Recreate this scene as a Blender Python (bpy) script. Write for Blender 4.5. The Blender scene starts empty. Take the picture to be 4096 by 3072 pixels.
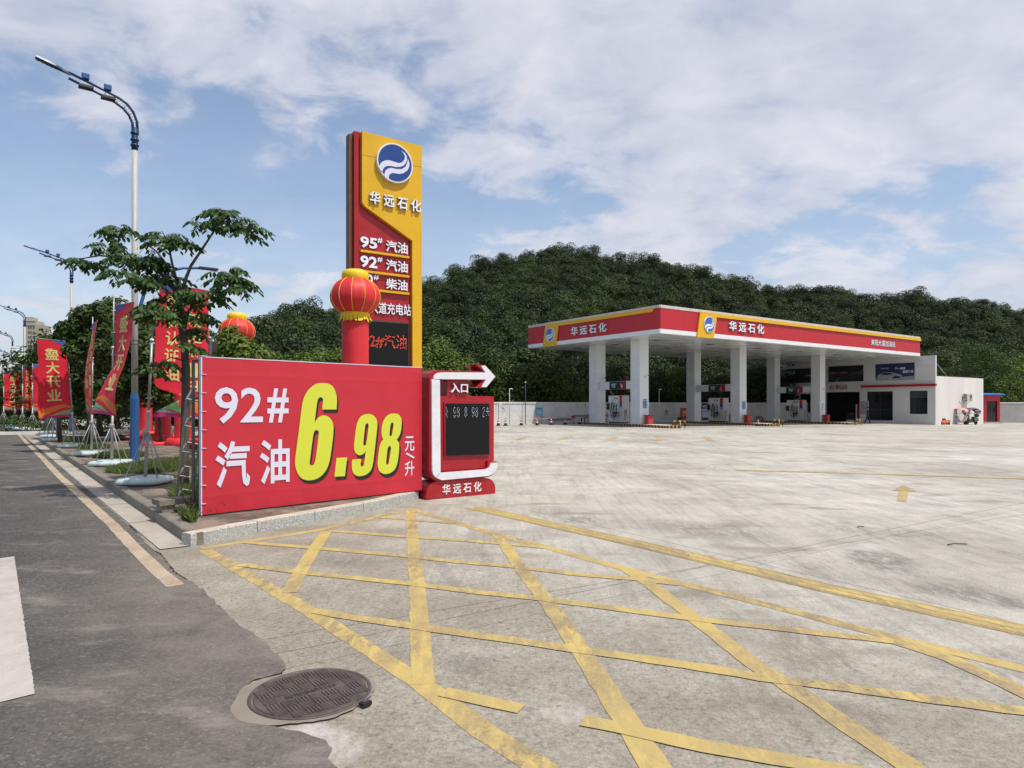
import bpy, bmesh, math, random
import numpy as np
from mathutils import Vector, Matrix

S = bpy.context.scene
COL = S.collection
R = math.radians
# ------------------------------------------------------------------ camera
H = 1.55                                   # eye height above the kerbside road
F = 2681.0                                 # focal length in pixels of the 4096 px wide photo
cd = bpy.data.cameras.new('camera')
cd.sensor_width = 36.0
cd.lens = 36.0 * F / 4096.0
cd.shift_y = 0.020
cd.clip_start = 0.05
cd.clip_end = 3000
cam = bpy.data.objects.new('camera', cd)
cam.location = (0, 0, H)
cam.rotation_euler = (R(90), 0, 0)
COL.objects.link(cam)
S.camera = cam
S.view_settings.view_transform = 'Standard'
S.view_settings.look = 'None'
S.view_settings.gamma = 1
S.view_settings.exposure = EXPOSURE = 0.0
# ------------------------------------------------------------------ sun and sky
SKYX, SKYY = 8.5, 11.9                    # where the cloud field starts
SUN_AZ = R(-32)                            # direction of the sun, measured from +x towards +y
SUN_EL = R(63)
sd = Vector((math.cos(SUN_AZ) * math.cos(SUN_EL), math.sin(SUN_AZ) * math.cos(SUN_EL), math.sin(SUN_EL)))
sl = bpy.data.lights.new('sun', 'SUN')
sl.energy = 4.3
sl.angle = R(0.6)
sl.color = (1.0, 0.955, 0.89)
so = bpy.data.objects.new('sun', sl)
so.rotation_euler = (-sd).to_track_quat('-Z', 'Y').to_euler()
COL.objects.link(so)
w = bpy.data.worlds.new('World')
S.world = w
w.use_nodes = True
nt = w.node_tree
nt.nodes.clear()
def N(nt, typ, **kw):
    n = nt.nodes.new(typ)
    for k, v in kw.items():
        if k == 'inp':
            for kk, vv in v.items():
                n.inputs[kk].default_value = vv
        else:
            setattr(n, k, v)
    return n
def L(nt, a, b):
    nt.links.new(a, b)
def math_n(nt, op, a, b=None, c=None, clamp=False):
    n = nt.nodes.new('ShaderNodeMath')
    n.operation = op
    n.use_clamp = clamp
    for i, v in enumerate((a, b, c)):
        if v is None:
            continue
        if isinstance(v, (int, float)):
            n.inputs[i].default_value = v
        else:
            nt.links.new(v, n.inputs[i])
    return n.outputs[0]
def ramp(nt, fac, stops, interp='LINEAR'):
    n = nt.nodes.new('ShaderNodeValToRGB')
    n.color_ramp.interpolation = interp
    el = n.color_ramp.elements
    while len(el) < len(stops):
        el.new(0.5)
    for e, (p, c) in zip(el, stops):
        e.position = p
        e.color = (c, c, c, 1) if isinstance(c, (int, float)) else (*c, 1)
    nt.links.new(fac, n.inputs[0])
    return n.outputs[0]
def mixc(nt, fac, a, b, mode='MIX'):
    n = nt.nodes.new('ShaderNodeMix')
    n.data_type = 'RGBA'
    n.blend_type = mode
    for s, v in ((n.inputs[0], fac), (n.inputs[6], a), (n.inputs[7], b)):
        if isinstance(v, (int, float)):
            s.default_value = v
        elif isinstance(v, tuple):
            s.default_value = (*v, 1)
        else:
            nt.links.new(v, s)
    return n.outputs[2]
sky = N(nt, 'ShaderNodeTexSky', sky_type='NISHITA', sun_disc=False)
sky.sun_elevation = SUN_EL
sky.sun_rotation = math.pi / 2 - SUN_AZ     # nishita measures clockwise from +y
sky.air_density = 1.0
sky.dust_density = 1.2
sky.ozone_density = 1.2
tc = N(nt, 'ShaderNodeTexCoord')
sep = N(nt, 'ShaderNodeSeparateXYZ')
L(nt, tc.outputs['Generated'], sep.inputs[0])
zz = math_n(nt, 'MAXIMUM', sep.outputs[2], 0.0)
den = math_n(nt, 'ADD', zz, 0.30)
px = math_n(nt, 'DIVIDE', sep.outputs[0], den)
py = math_n(nt, 'DIVIDE', sep.outputs[1], den)
cmb = N(nt, 'ShaderNodeCombineXYZ')
L(nt, px, cmb.inputs[0]); L(nt, py, cmb.inputs[1])
mp = N(nt, 'ShaderNodeMapping')
mp.inputs['Location'].default_value = (SKYX, SKYY, 0.3)
mp.inputs['Rotation'].default_value = (0, 0, R(-12))
mp.inputs['Scale'].default_value = (1.0, 1.15, 1.0)
L(nt, cmb.outputs[0], mp.inputs[0])
n1 = N(nt, 'ShaderNodeTexNoise', inp={'Scale': 1.7, 'Detail': 3.0, 'Roughness': 0.5, 'Distortion': 0.35})
L(nt, mp.outputs[0], n1.inputs['Vector'])
n2 = N(nt, 'ShaderNodeTexNoise', inp={'Scale': 5.5, 'Detail': 9.0, 'Roughness': 0.58, 'Distortion': 0.3})
L(nt, mp.outputs[0], n2.inputs['Vector'])
# cloud thickens towards +x, thins out to the left
bias = math_n(nt, 'MULTIPLY', sep.outputs[0], 0.22)
dens = math_n(nt, 'ADD', n1.outputs[0], bias)
fine = math_n(nt, 'MULTIPLY', math_n(nt, 'SUBTRACT', n2.outputs[0], 0.5), 0.62)
dens = math_n(nt, 'ADD', dens, fine)
cm = ramp(nt, dens, [(0.36, 0.0), (0.43, 0.28), (0.51, 0.82), (0.62, 1.0)])
hz = ramp(nt, zz, [(0.0, 0.78), (0.12, 0.50), (0.30, 0.22), (0.6, 0.04)])
cover = math_n(nt, 'MAXIMUM', cm, hz)
shade = ramp(nt, n2.outputs[0], [(0.25, (5.3, 5.7, 6.9)), (0.72, (8.1, 8.1, 8.7))])
skyc = mixc(nt, 1.0, sky.outputs[0], (1.52, 1.57, 1.60), 'MULTIPLY')
col = mixc(nt, math_n(nt, 'MULTIPLY', cover, 0.92), skyc, shade)
bg = N(nt, 'ShaderNodeBackground')
bg.inputs[1].default_value = 0.10
L(nt, col, bg.inputs[0])
out = N(nt, 'ShaderNodeOutputWorld')
L(nt, bg.outputs[0], out.inputs[0])

# ------------------------------------------------------------------ placement helpers
def g(x, y=0.0):
    """height of the site: level by the street, falling gently towards the station"""
    def sp(t):
        return 3.0 * math.log1p(math.exp(min(40, t / 3.0)))
    return -0.012 * (sp(x - 4) - sp(x - 45))
def X(u, D):
    return (u - 2048.0) / F * D
def Zat(v, D):
    return H - (v - 1618.0) / F * D
def G(u, v, up=0.0):
    """the point of the ground (raised by up) seen at photo pixel u, v"""
    D = 10.0
    for _ in range(60):
        z = g(X(u, D)) + up
        D = 0.5 * D + 0.5 * (H - z) * F / max(v - 1618.0, 1e-3)
    return Vector((X(u, D), D, g(X(u, D)) + up))
class Plane:
    """an upright plane with its x axis at angle ang on the map; on() turns a photo pixel into (s, z) in it"""
    def __init__(s, p, ang):
        s.p = Vector((p[0], p[1], p[2] if len(p) > 2 else 0.0)); s.a = ang
    def on(s, u, v):
        a = (u - 2048.0) / F
        c, n = math.cos(s.a), math.sin(s.a)
        t = (a * s.p.y - s.p.x) / (c - a * n)
        D = s.p.y + t * n
        return t, H - (v - 1618.0) / F * D - s.p.z
A1 = math.atan2(0.576, 0.817)             # long side of the canopy
E1 = Vector((0.817, 0.576, 0)); E2 = Vector((-0.576, 0.817, 0))
A2 = A1 - math.pi / 2                     # faces that look towards the street (x axis runs to the right of the picture)
RD = Vector((-0.617, 0.787, 0)); RN = Vector((0.787, 0.617, 0))     # along the road, and across it towards the site
K0 = Vector((-3.51, 7.32, 0))             # street corner of the planted island
def road(a, n, z=0.0):
    return K0 + RD * a + RN * n + Vector((0, 0, z))

# ------------------------------------------------------------------ objects
def tag(o, label=None, cat=None, group=None, kind=None):
    if label: o['label'] = label
    if cat: o['category'] = cat
    if group: o['group'] = group
    if kind: o['kind'] = kind
    return o
def thing(name, loc, rz, label, cat, group=None):
    o = bpy.data.objects.new(name, None)
    o.empty_display_size = 0.3
    o.location = loc; o.rotation_euler = (0, 0, rz)
    COL.objects.link(o)
    return tag(o, label, cat, group)
def dup(root, loc=None, rz=None, label=None, group=None, scale=None):
    r = root.copy(); COL.objects.link(r)
    if loc is not None: r.location = loc
    if rz is not None: r.rotation_euler = (0, 0, rz)
    if label: r['label'] = label
    if group: r['group'] = group
    if scale: r.scale = (scale,) * 3
    for ch in [o for o in COL.objects if o.parent == root]:
        c = ch.copy(); COL.objects.link(c); c.parent = r
        for gch in [o for o in COL.objects if o.parent == ch]:
            d = gch.copy(); COL.objects.link(d); d.parent = c
    return r
class MB:
    """collects shapes; build() links them as one mesh object"""
    def __init__(s, M=None):
        s.v = []; s.f = []; s.m = []; s.mats = []; s.smooth = []; s.M = M
    def mi(s, mat):
        if mat not in s.mats: s.mats.append(mat)
        return s.mats.index(mat)
    def add(s, vs, fs, mat, smooth=False):
        b = len(s.v)
        if s.M is not None: vs = [s.M @ Vector(p) for p in vs]
        s.v += [tuple(p) for p in vs]
        k = s.mi(mat)
        for f in fs:
            s.f.append([b + i for i in f]); s.m.append(k); s.smooth.append(smooth)
        return s
    def box(s, x0, x1, y0, y1, z0, z1, mat, M=None, bev=0.0):
        if bev > 0:
            bm = bmesh.new()
            bmesh.ops.create_cube(bm, size=1)
            for p in bm.verts:
                p.co = Vector(((x0 + x1) / 2 + p.co.x * (x1 - x0), (y0 + y1) / 2 + p.co.y * (y1 - y0), (z0 + z1) / 2 + p.co.z * (z1 - z0)))
            bmesh.ops.bevel(bm, geom=list(bm.edges), offset=bev, segments=2, affect='EDGES', profile=0.6)
            bm.verts.index_update()
            vs = [p.co.copy() for p in bm.verts]; fs = [[q.index for q in f.verts] for f in bm.faces]
            bm.free()
        else:
            vs = [Vector(p) for p in ((x0, y0, z0), (x1, y0, z0), (x1, y1, z0), (x0, y1, z0), (x0, y0, z1), (x1, y0, z1), (x1, y1, z1), (x0, y1, z1))]
            fs = [(0, 3, 2, 1), (4, 5, 6, 7), (0, 1, 5, 4), (1, 2, 6, 5), (2, 3, 7, 6), (3, 0, 4, 7)]
        if M is not None: vs = [M @ p for p in vs]
        return s.add(vs, fs, mat)
    def tube(s, pts, r, mat, n=10, caps=True):
        pts = [Vector(p) for p in pts]
        rs = r if isinstance(r, (list, tuple)) else [r] * len(pts)
        vs = []; fs = []
        prev = None
        for i, p in enumerate(pts):
            d = (pts[min(i + 1, len(pts) - 1)] - pts[max(i - 1, 0)])
            d = d.normalized() if d.length > 1e-9 else Vector((0, 0, 1))
            if prev is None:
                a = Vector((0, 0, 1)) if abs(d.z) < 0.9 else Vector((1, 0, 0))
            else:
                a = prev
            a = (a - d * a.dot(d))
            a = a.normalized() if a.length > 1e-6 else d.orthogonal().normalized()
            prev = a
            b = d.cross(a)
            for k in range(n):
                t = 2 * math.pi * k / n
                vs.append(p + (a * math.cos(t) + b * math.sin(t)) * rs[i])
        for i in range(len(pts) - 1):
            for k in range(n):
                k2 = (k + 1) % n
                fs.append((i * n + k, i * n + k2, (i + 1) * n + k2, (i + 1) * n + k))
        s.add(vs, fs, mat, True)
        if caps:
            b = len(s.v) - len(vs)
            k = s.mi(mat)
            s.f.append([b + i for i in range(n)][::-1]); s.m.append(k); s.smooth.append(False)
            e = b + (len(pts) - 1) * n
            s.f.append([e + i for i in range(n)]); s.m.append(k); s.smooth.append(False)
        return s
    def lathe(s, prof, mat, n=24, c=(0, 0, 0), smooth=True, wob=None, caps=True):
        vs = []; fs = []
        for r, z in prof:
            for k in range(n):
                t = 2 * math.pi * k / n
                q = wob(t, r, z) if wob else (r, z)
                vs.append((c[0] + q[0] * math.cos(t), c[1] + q[0] * math.sin(t), c[2] + q[1]))
        for i in range(len(prof) - 1):
            for k in range(n):
                k2 = (k + 1) % n
                fs.append((i * n + k, i * n + k2, (i + 1) * n + k2, (i + 1) * n + k))
        if caps: fs.append(tuple(range(n))[::-1]); fs.append(tuple((len(prof) - 1) * n + k for k in range(n)))
        return s.add(vs, fs, mat, smooth)
    def prism(s, poly, y0, y1, mat):
        """polygon (x, z) in the upright plane, extruded from y0 (front, towards -y) to y1; the outline runs anticlockwise seen from -y"""
        n = len(poly)
        a = sum(poly[i][0] * poly[(i + 1) % n][1] - poly[(i + 1) % n][0] * poly[i][1] for i in range(n))
        if a < 0: poly = poly[::-1]
        vs = [(p[0], y0, p[1]) for p in poly] + [(p[0], y1, p[1]) for p in poly]
        fs = [tuple(range(n)), tuple(range(n, 2 * n))[::-1]] + [(i, n + i, n + (i + 1) % n, (i + 1) % n) for i in range(n)]
        return s.add(vs, fs, mat)
    def flat(s, poly, z, mat, zf=None):
        """horizontal polygon facing up"""
        n = len(poly)
        a = sum(poly[i][0] * poly[(i + 1) % n][1] - poly[(i + 1) % n][0] * poly[i][1] for i in range(n))
        if a < 0: poly = poly[::-1]
        return s.add([(p[0], p[1], z if zf is None else zf(p[0], p[1]) + z) for p in poly], [tuple(range(n))], mat)
    def quad(s, a, b, c, d, mat):
        return s.add([a, b, c, d], [(0, 1, 2, 3)], mat)
    def build(s, name, parent=None, loc=None, label=None, cat=None, group=None, kind=None, rz=None):
        me = bpy.data.meshes.new(name)
        me.from_pydata(s.v, [], s.f)
        for m in s.mats: me.materials.append(m)
        me.polygons.foreach_set('material_index', s.m)
        me.polygons.foreach_set('use_smooth', s.smooth)
        me.update()
        o = bpy.data.objects.new(name, me)
        COL.objects.link(o)
        if parent: o.parent = parent
        if loc is not None: o.location = loc
        if rz is not None: o.rotation_euler = (0, 0, rz)
        return tag(o, label, cat, group, kind)

# ------------------------------------------------------------------ lettering
_tc = {}
def glyphs(text, bold=0.0, extrude=0.0):
    """outline text as (vertices, faces) in the xy plane, normalised to a unit box"""
    key = (text, bold, extrude)
    if key not in _tc:
        c = bpy.data.curves.new('lettering', 'FONT')
        c.body = text; c.size = 1.0; c.offset = bold; c.extrude = extrude; c.resolution_u = 3
        o = bpy.data.objects.new('lettering', c)
        COL.objects.link(o)
        bpy.context.view_layer.update()
        dg = bpy.context.evaluated_depsgraph_get()
        me = bpy.data.meshes.new_from_object(o.evaluated_get(dg))
        vs = [v.co.copy() for v in me.vertices]
        fs = [tuple(p.vertices) for p in me.polygons]
        COL.objects.unlink(o); bpy.data.objects.remove(o); bpy.data.meshes.remove(me); bpy.data.curves.remove(c)
        x0 = min(v.x for v in vs); x1 = max(v.x for v in vs); y0 = min(v.y for v in vs); y1 = max(v.y for v in vs)
        vs = [((v.x - x0) / (x1 - x0), (v.y - y0) / (y1 - y0), 0.0 if v.z > 1e-6 else 1.0) for v in vs] if extrude > 0 else \
             [((v.x - x0) / (x1 - x0), (v.y - y0) / (y1 - y0), 0.0) for v in vs]
        _tc[key] = (vs, fs)
    return _tc[key]
def fill_outline(outlines):
    """closed outlines (outer and holes) of (x, y) points, smoothed and filled; returns verts, faces"""
    c = bpy.data.curves.new('outline', 'CURVE'); c.dimensions = '2D'; c.fill_mode = 'BOTH'
    for pts, smooth in outlines:
        P = []
        n = len(pts)
        for i in range(n):
            p0, p1, p2, p3 = [Vector((*pts[(i + k) % n][:2], 0)) for k in (-1, 0, 1, 2)]
            d0, d1 = (p1 - p0), (p2 - p1)
            corner1 = d0.angle(d1) > 0.9 or not smooth
            corner2 = d1.angle(p3 - p2) > 0.9 or not smooth
            m1 = d1 if corner1 else (p2 - p0) * .5
            m2 = d1 if corner2 else (p3 - p1) * .5
            for k in range(5):
                t = k / 5
                P.append(p1 * (2*t**3 - 3*t**2 + 1) + m1 * (t**3 - 2*t**2 + t) + p2 * (-2*t**3 + 3*t**2) + m2 * (t**3 - t**2))
        sp = c.splines.new('POLY'); sp.points.add(len(P) - 1)
        for q, p in zip(sp.points, P): q.co = (p.x, p.y, 0, 1)
        sp.use_cyclic_u = True
    o = bpy.data.objects.new('outline', c); COL.objects.link(o)
    bpy.context.view_layer.update()
    me = bpy.data.meshes.new_from_object(o.evaluated_get(bpy.context.evaluated_depsgraph_get()))
    vs = [tuple(v.co) for v in me.vertices]; fs = [tuple(p.vertices) for p in me.polygons]
    bpy.data.objects.remove(o); bpy.data.meshes.remove(me); bpy.data.curves.remove(c)
    return vs, fs
def letters(mb, text, x0, x1, z0, z1, y, mat, bold=0.02, depth=0.0, shear=0.0, side=None):
    """text filling the rectangle x0..x1, z0..z1 of the upright plane at y, facing -y; depth pushes it out towards -y"""
    vs, fs = glyphs(text, bold, 0.01 if depth > 0 else 0.0)
    W, Hh = x1 - x0, z1 - z0
    W2 = W - abs(shear) * Hh
    P = []
    for a, b, c in vs:
        P.append((x0 + a * W2 + shear * b * Hh, y - depth * (1 - c), z0 + b * Hh))
    if side is None:
        mb.add(P, fs, mat)
    else:
        fr = [f for f in fs if len({vs[i][2] for i in f}) == 1]; sd_ = [f for f in fs if len({vs[i][2] for i in f}) > 1]
        mb.add(P, fr, mat); mb.add(P, sd_, side)
# ------------------------------------------------------------------ materials
def new_mat(name):
    m = bpy.data.materials.new(name)
    m.use_nodes = True
    nt = m.node_tree
    return m, nt, nt.nodes['Principled BSDF']
def M_(name, c, rough=0.5, metal=0.0, var=0.10, scale=3.0, bump=0.0, bscale=40.0, dirt=0.0, spec=None, streak=False, coat=0.0):
    m, nt, b = new_mat(name)
    t = N(nt, 'ShaderNodeTexCoord')
    mpn = N(nt, 'ShaderNodeMapping')
    L(nt, t.outputs['Object'], mpn.inputs[0])
    if streak: mpn.inputs['Scale'].default_value = (1, 1, 0.12)
    n = N(nt, 'ShaderNodeTexNoise', inp={'Scale': scale, 'Detail': 6.0, 'Roughness': 0.6})
    L(nt, mpn.outputs[0], n.inputs['Vector'])
    f = ramp(nt, n.outputs[0], [(0.3, 1.0 - var), (0.7, 1.0 + var * 0.5)])
    base = mixc(nt, 1.0, c, f, 'MULTIPLY')
    if dirt > 0:
        n3 = N(nt, 'ShaderNodeTexNoise', inp={'Scale': scale * 2.7, 'Detail': 9.0, 'Roughness': 0.7})
        L(nt, mpn.outputs[0], n3.inputs['Vector'])
        d = ramp(nt, n3.outputs[0], [(0.5, 0.0), (0.75, dirt)])
        base = mixc(nt, d, base, (0.16, 0.14, 0.11))
    L(nt, base, b.inputs['Base Color'])
    r = ramp(nt, n.outputs[0], [(0.3, max(0, rough - 0.08)), (0.7, min(1, rough + 0.1))])
    L(nt, r, b.inputs['Roughness'])
    b.inputs['Metallic'].default_value = metal
    if spec is not None: b.inputs['Specular IOR Level'].default_value = spec
    if coat: b.inputs['Coat Weight'].default_value = coat
    if bump > 0:
        n4 = N(nt, 'ShaderNodeTexNoise', inp={'Scale': bscale, 'Detail': 5.0})
        L(nt, t.outputs['Object'], n4.inputs['Vector'])
        bn = N(nt, 'ShaderNodeBump', inp={'Strength': bump, 'Distance': 0.01})
        L(nt, n4.outputs[0], bn.inputs['Height'])
        L(nt, bn.outputs[0], b.inputs['Normal'])
    return m
def emis(name, c, s):
    m, nt, b = new_mat(name)
    b.inputs['Base Color'].default_value = (*c, 1)
    b.inputs['Emission Color'].default_value = (*c, 1)
    b.inputs['Emission Strength'].default_value = s
    return m
red = M_('red_board', (0.46, 0.014, 0.024), 0.5, var=0.06, scale=1.5)
red_print = M_('red_print_cloth', (0.52, 0.020, 0.036), 0.45, var=0.07, scale=1.4, bump=0.08, bscale=9)
red_dark = M_('dark_red_paint', (0.33, 0.012, 0.018), 0.35, var=0.12, scale=3, dirt=0.12)
red_sign = M_('red_sign_paint', (0.37, 0.009, 0.016), 0.32, var=0.12, scale=2.5, dirt=0.10)
red_fabric = M_('red_inflatable_cloth', (0.70, 0.026, 0.032), 0.55, var=0.07, scale=4, bump=0.25, bscale=7)
yellow_fabric = M_('yellow_inflatable_cloth', (0.85, 0.60, 0.01), 0.55, var=0.08, scale=4, bump=0.2, bscale=12)
flag_red = M_('flag_red_cloth', (0.72, 0.016, 0.040), 0.6, var=0.07, scale=6)
flag_text = M_('flag_pale_yellow', (0.78, 0.66, 0.24), 0.6, var=0.05)
flag_orange = M_('flag_orange', (0.80, 0.20, 0.025), 0.6, var=0.05)
flag_green = M_('flag_green', (0.22, 0.55, 0.20), 0.6, var=0.08)
flag_teal = M_('flag_teal', (0.18, 0.42, 0.40), 0.6, var=0.08)
flag_pink = M_('flag_magenta', (0.56, 0.03, 0.18), 0.6, var=0.08)
flag_blue = M_('flag_blue', (0.03, 0.16, 0.50), 0.6, var=0.05)
for fm in (flag_red, flag_text, flag_orange, flag_green, flag_teal, flag_pink, flag_blue, red_fabric, yellow_fabric):
    nt_ = fm.node_tree; bs = nt_.nodes['Principled BSDF']
    tr = nt_.nodes.new('ShaderNodeBsdfTranslucent'); nt_.links.new(bs.inputs['Base Color'].links[0].from_socket, tr.inputs[0])
    mxs = nt_.nodes.new('ShaderNodeMixShader'); mxs.inputs[0].default_value = 0.18 if fm.name.startswith('flag') else 0.10
    nt_.links.new(bs.outputs[0], mxs.inputs[1]); nt_.links.new(tr.outputs[0], mxs.inputs[2]); nt_.links.new(mxs.outputs[0], nt_.nodes['Material Output'].inputs[0])
yellow = M_('yellow_board', (0.70, 0.40, 0.006), 0.4, var=0.07, scale=1.5, dirt=0.06)
lime = M_('print_yellow', (0.60, 0.64, 0.045), 0.5, var=0.02)
black = M_('black_print', (0.012, 0.011, 0.012), 0.5, var=0.1)
white = M_('white_panel', (0.74, 0.75, 0.76), 0.4, var=0.05, scale=1.2, dirt=0.05)
white_gloss = M_('white_cladding', (0.66, 0.68, 0.69), 0.22, var=0.04, scale=0.8)
white_print = M_('white_print', (0.66, 0.66, 0.78), 0.5, var=0.02)
white_light = M_('white_plastic_strip', (0.74, 0.74, 0.78), 0.4, var=0.10, scale=4, dirt=0.15)
offwhite = M_('aged_white', (0.55, 0.53, 0.50), 0.6, var=0.12, scale=2, dirt=0.3, streak=True)
letter_white = M_('letter_white', (0.80, 0.80, 0.86), 0.35, var=0.03)
letter_side = M_('letter_side_grey', (0.30, 0.30, 0.34), 0.4, var=0.05)
navy = M_('logo_blue', (0.010, 0.055, 0.24), 0.35, var=0.05)
blue_logo2 = M_('logo_bright_blue', (0.025, 0.12, 0.50), 0.35, var=0.05)
lamp_white = M_('pole_white_paint', (0.44, 0.43, 0.40), 0.5, var=0.25, scale=9, dirt=0.45, streak=True, bump=0.05)
lamp_blue = M_('pole_blue_paint', (0.018, 0.09, 0.26), 0.45, var=0.25, scale=5, dirt=0.2, streak=True)
lamp_navy = M_('arm_blue_paint', (0.008, 0.035, 0.10), 0.4, var=0.15)
grey_dark = M_('dark_grey_metal', (0.05, 0.05, 0.055), 0.5, var=0.2)
black_plastic = M_('black_plastic', (0.012, 0.012, 0.013), 0.4, var=0.2)
steel = M_('galvanised_steel', (0.34, 0.34, 0.33), 0.38, metal=0.75, var=0.25, scale=12, dirt=0.25)
steel_old = M_('aged_truss_steel', (0.14, 0.13, 0.12), 0.5, metal=0.5, var=0.3, scale=12, dirt=0.4)
pole_grey = M_('flagpole_grey', (0.36, 0.36, 0.35), 0.42, metal=0.3, var=0.15, scale=8)
flag_base = M_('water_base_plastic', (0.50, 0.60, 0.58), 0.4, var=0.12, scale=8, dirt=0.35)
bark = M_('bark', (0.055, 0.042, 0.032), 0.9, var=0.45, scale=14, bump=0.8, bscale=30, streak=True)
bark_grey = M_('bark_grey', (0.085, 0.075, 0.06), 0.9, var=0.4, scale=10, bump=0.7, bscale=30)
plaster = M_('store_render', (0.60, 0.60, 0.58), 0.7, var=0.05, scale=0.6, dirt=0.05)
plaster_side = M_('side_wall_render', (0.66, 0.625, 0.60), 0.8, var=0.10, scale=0.7, dirt=0.10, streak=True)
wall_conc = M_('site_wall_render', (0.58, 0.585, 0.57), 0.85, var=0.16, scale=1.0, dirt=0.35, bump=0.1, bscale=5)
wall_cap = M_('site_wall_cap', (0.66, 0.65, 0.61), 0.85, var=0.15, scale=2, dirt=0.2)
wall_bare = M_('bare_cement_wall', (0.32, 0.31, 0.30), 0.9, var=0.2, scale=0.6, dirt=0.25)
glass_dark = M_('dark_window_glass', (0.010, 0.012, 0.014), 0.06, var=0.3, scale=0.5, spec=0.6)
glass_blue = M_('tinted_pane', (0.030, 0.045, 0.055), 0.08, var=0.3, scale=0.5, spec=0.6)
interior = M_('shop_interior', (0.030, 0.030, 0.029), 0.8, var=0.4, scale=1)
pump_grey = M_('dispenser_grey', (0.50, 0.49, 0.46), 0.4, var=0.07, scale=2)
pump_white = M_('dispenser_white', (0.68, 0.68, 0.66), 0.4, var=0.07, scale=2)
green_dark = M_('lane_sign_green', (0.012, 0.045, 0.042), 0.35, var=0.05)
stripe_y = M_('hazard_yellow', (0.42, 0.25, 0.03), 0.6, var=0.2, scale=5, dirt=0.4)
stripe_k = M_('hazard_black', (0.020, 0.018, 0.016), 0.6, var=0.3, scale=5)
cabinet = M_('cabinet_beige', (0.26, 0.245, 0.22), 0.6, var=0.1, scale=2, dirt=0.2)
tank_grey = M_('tank_cover_grey', (0.16, 0.17, 0.19), 0.5, var=0.15, scale=3)
sky_blue = M_('board_blue', (0.10, 0.38, 0.62), 0.5, var=0.1)
blue_roof = M_('blue_sheet_roof', (0.02, 0.15, 0.50), 0.4, var=0.1)
cone_red = M_('cone_red', (0.70, 0.03, 0.025), 0.5, var=0.1)
cone_white = M_('cone_white_band', (0.75, 0.75, 0.74), 0.5, var=0.08)
cone_black = M_('cone_black_foot', (0.025, 0.025, 0.028), 0.6, var=0.2)
cast_iron = M_('cast_iron', (0.10, 0.082, 0.072), 0.6, metal=0.25, var=0.4, scale=9, dirt=0.5, bump=0.3, bscale=60)
car_white = M_('car_white_paint', (0.62, 0.62, 0.61), 0.2, var=0.03, coat=0.5)
rubber = M_('tyre_rubber', (0.02, 0.02, 0.02), 0.8, var=0.2)
scoot_dark = M_('scooter_dark_paint', (0.012, 0.016, 0.016), 0.25, var=0.2, coat=0.6)
scoot_white = M_('scooter_cream_paint', (0.60, 0.50, 0.48), 0.3, var=0.1, coat=0.5)
purple_cloth = M_('rain_cover_purple', (0.10, 0.07, 0.10), 0.7, var=0.15)
pink_cloth = M_('rain_cover_pink_check', (0.75, 0.30, 0.33), 0.7, var=0.5, scale=20)
clear_film = M_('rain_cover_film', (0.45, 0.42, 0.42), 0.2, var=0.1)
orange = M_('mower_orange', (0.75, 0.12, 0.02), 0.4, var=0.1)
skin = M_('skin', (0.40, 0.22, 0.15), 0.6, var=0.05)
uniform = M_('dark_uniform', (0.020, 0.020, 0.030), 0.8, var=0.2)
hair_m = M_('black_hair', (0.010, 0.009, 0.009), 0.7, var=0.2)
bldg = M_('far_tower_beige', (0.42, 0.38, 0.30), 0.8, var=0.08, scale=0.05)
bldg_win = M_('far_tower_window', (0.10, 0.10, 0.10), 0.4, var=0.2)
rope_m = M_('white_rope', (0.6, 0.55, 0.5), 0.8)
bag_blue = M_('crate_grey_blue', (0.20, 0.25, 0.28), 0.6, var=0.2, scale=8)
bin_red = M_('sand_bin_red', (0.42, 0.03, 0.03), 0.5, var=0.15)
led_red = emis('led_red', (1.0, 0.10, 0.04), 1.2)
led_white = emis('led_white', (0.62, 0.68, 0.9), 0.55)

def led_mat():
    m, nt, b = new_mat('led_screen_black')
    t = N(nt, 'ShaderNodeTexCoord')
    wv = N(nt, 'ShaderNodeTexWave', bands_direction='X', inp={'Scale': 22.0, 'Distortion': 0.0})
    L(nt, t.outputs['Object'], wv.inputs['Vector'])
    c = mixc(nt, ramp(nt, wv.outputs[0], [(0.4, 0.0), (0.6, 1.0)]), (0.003, 0.003, 0.0035), (0.012, 0.013, 0.014))
    L(nt, c, b.inputs['Base Color'])
    b.inputs['Roughness'].default_value = 0.6
    b.inputs['Specular IOR Level'].default_value = 0.2
    return m
led_black = led_mat()

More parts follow.
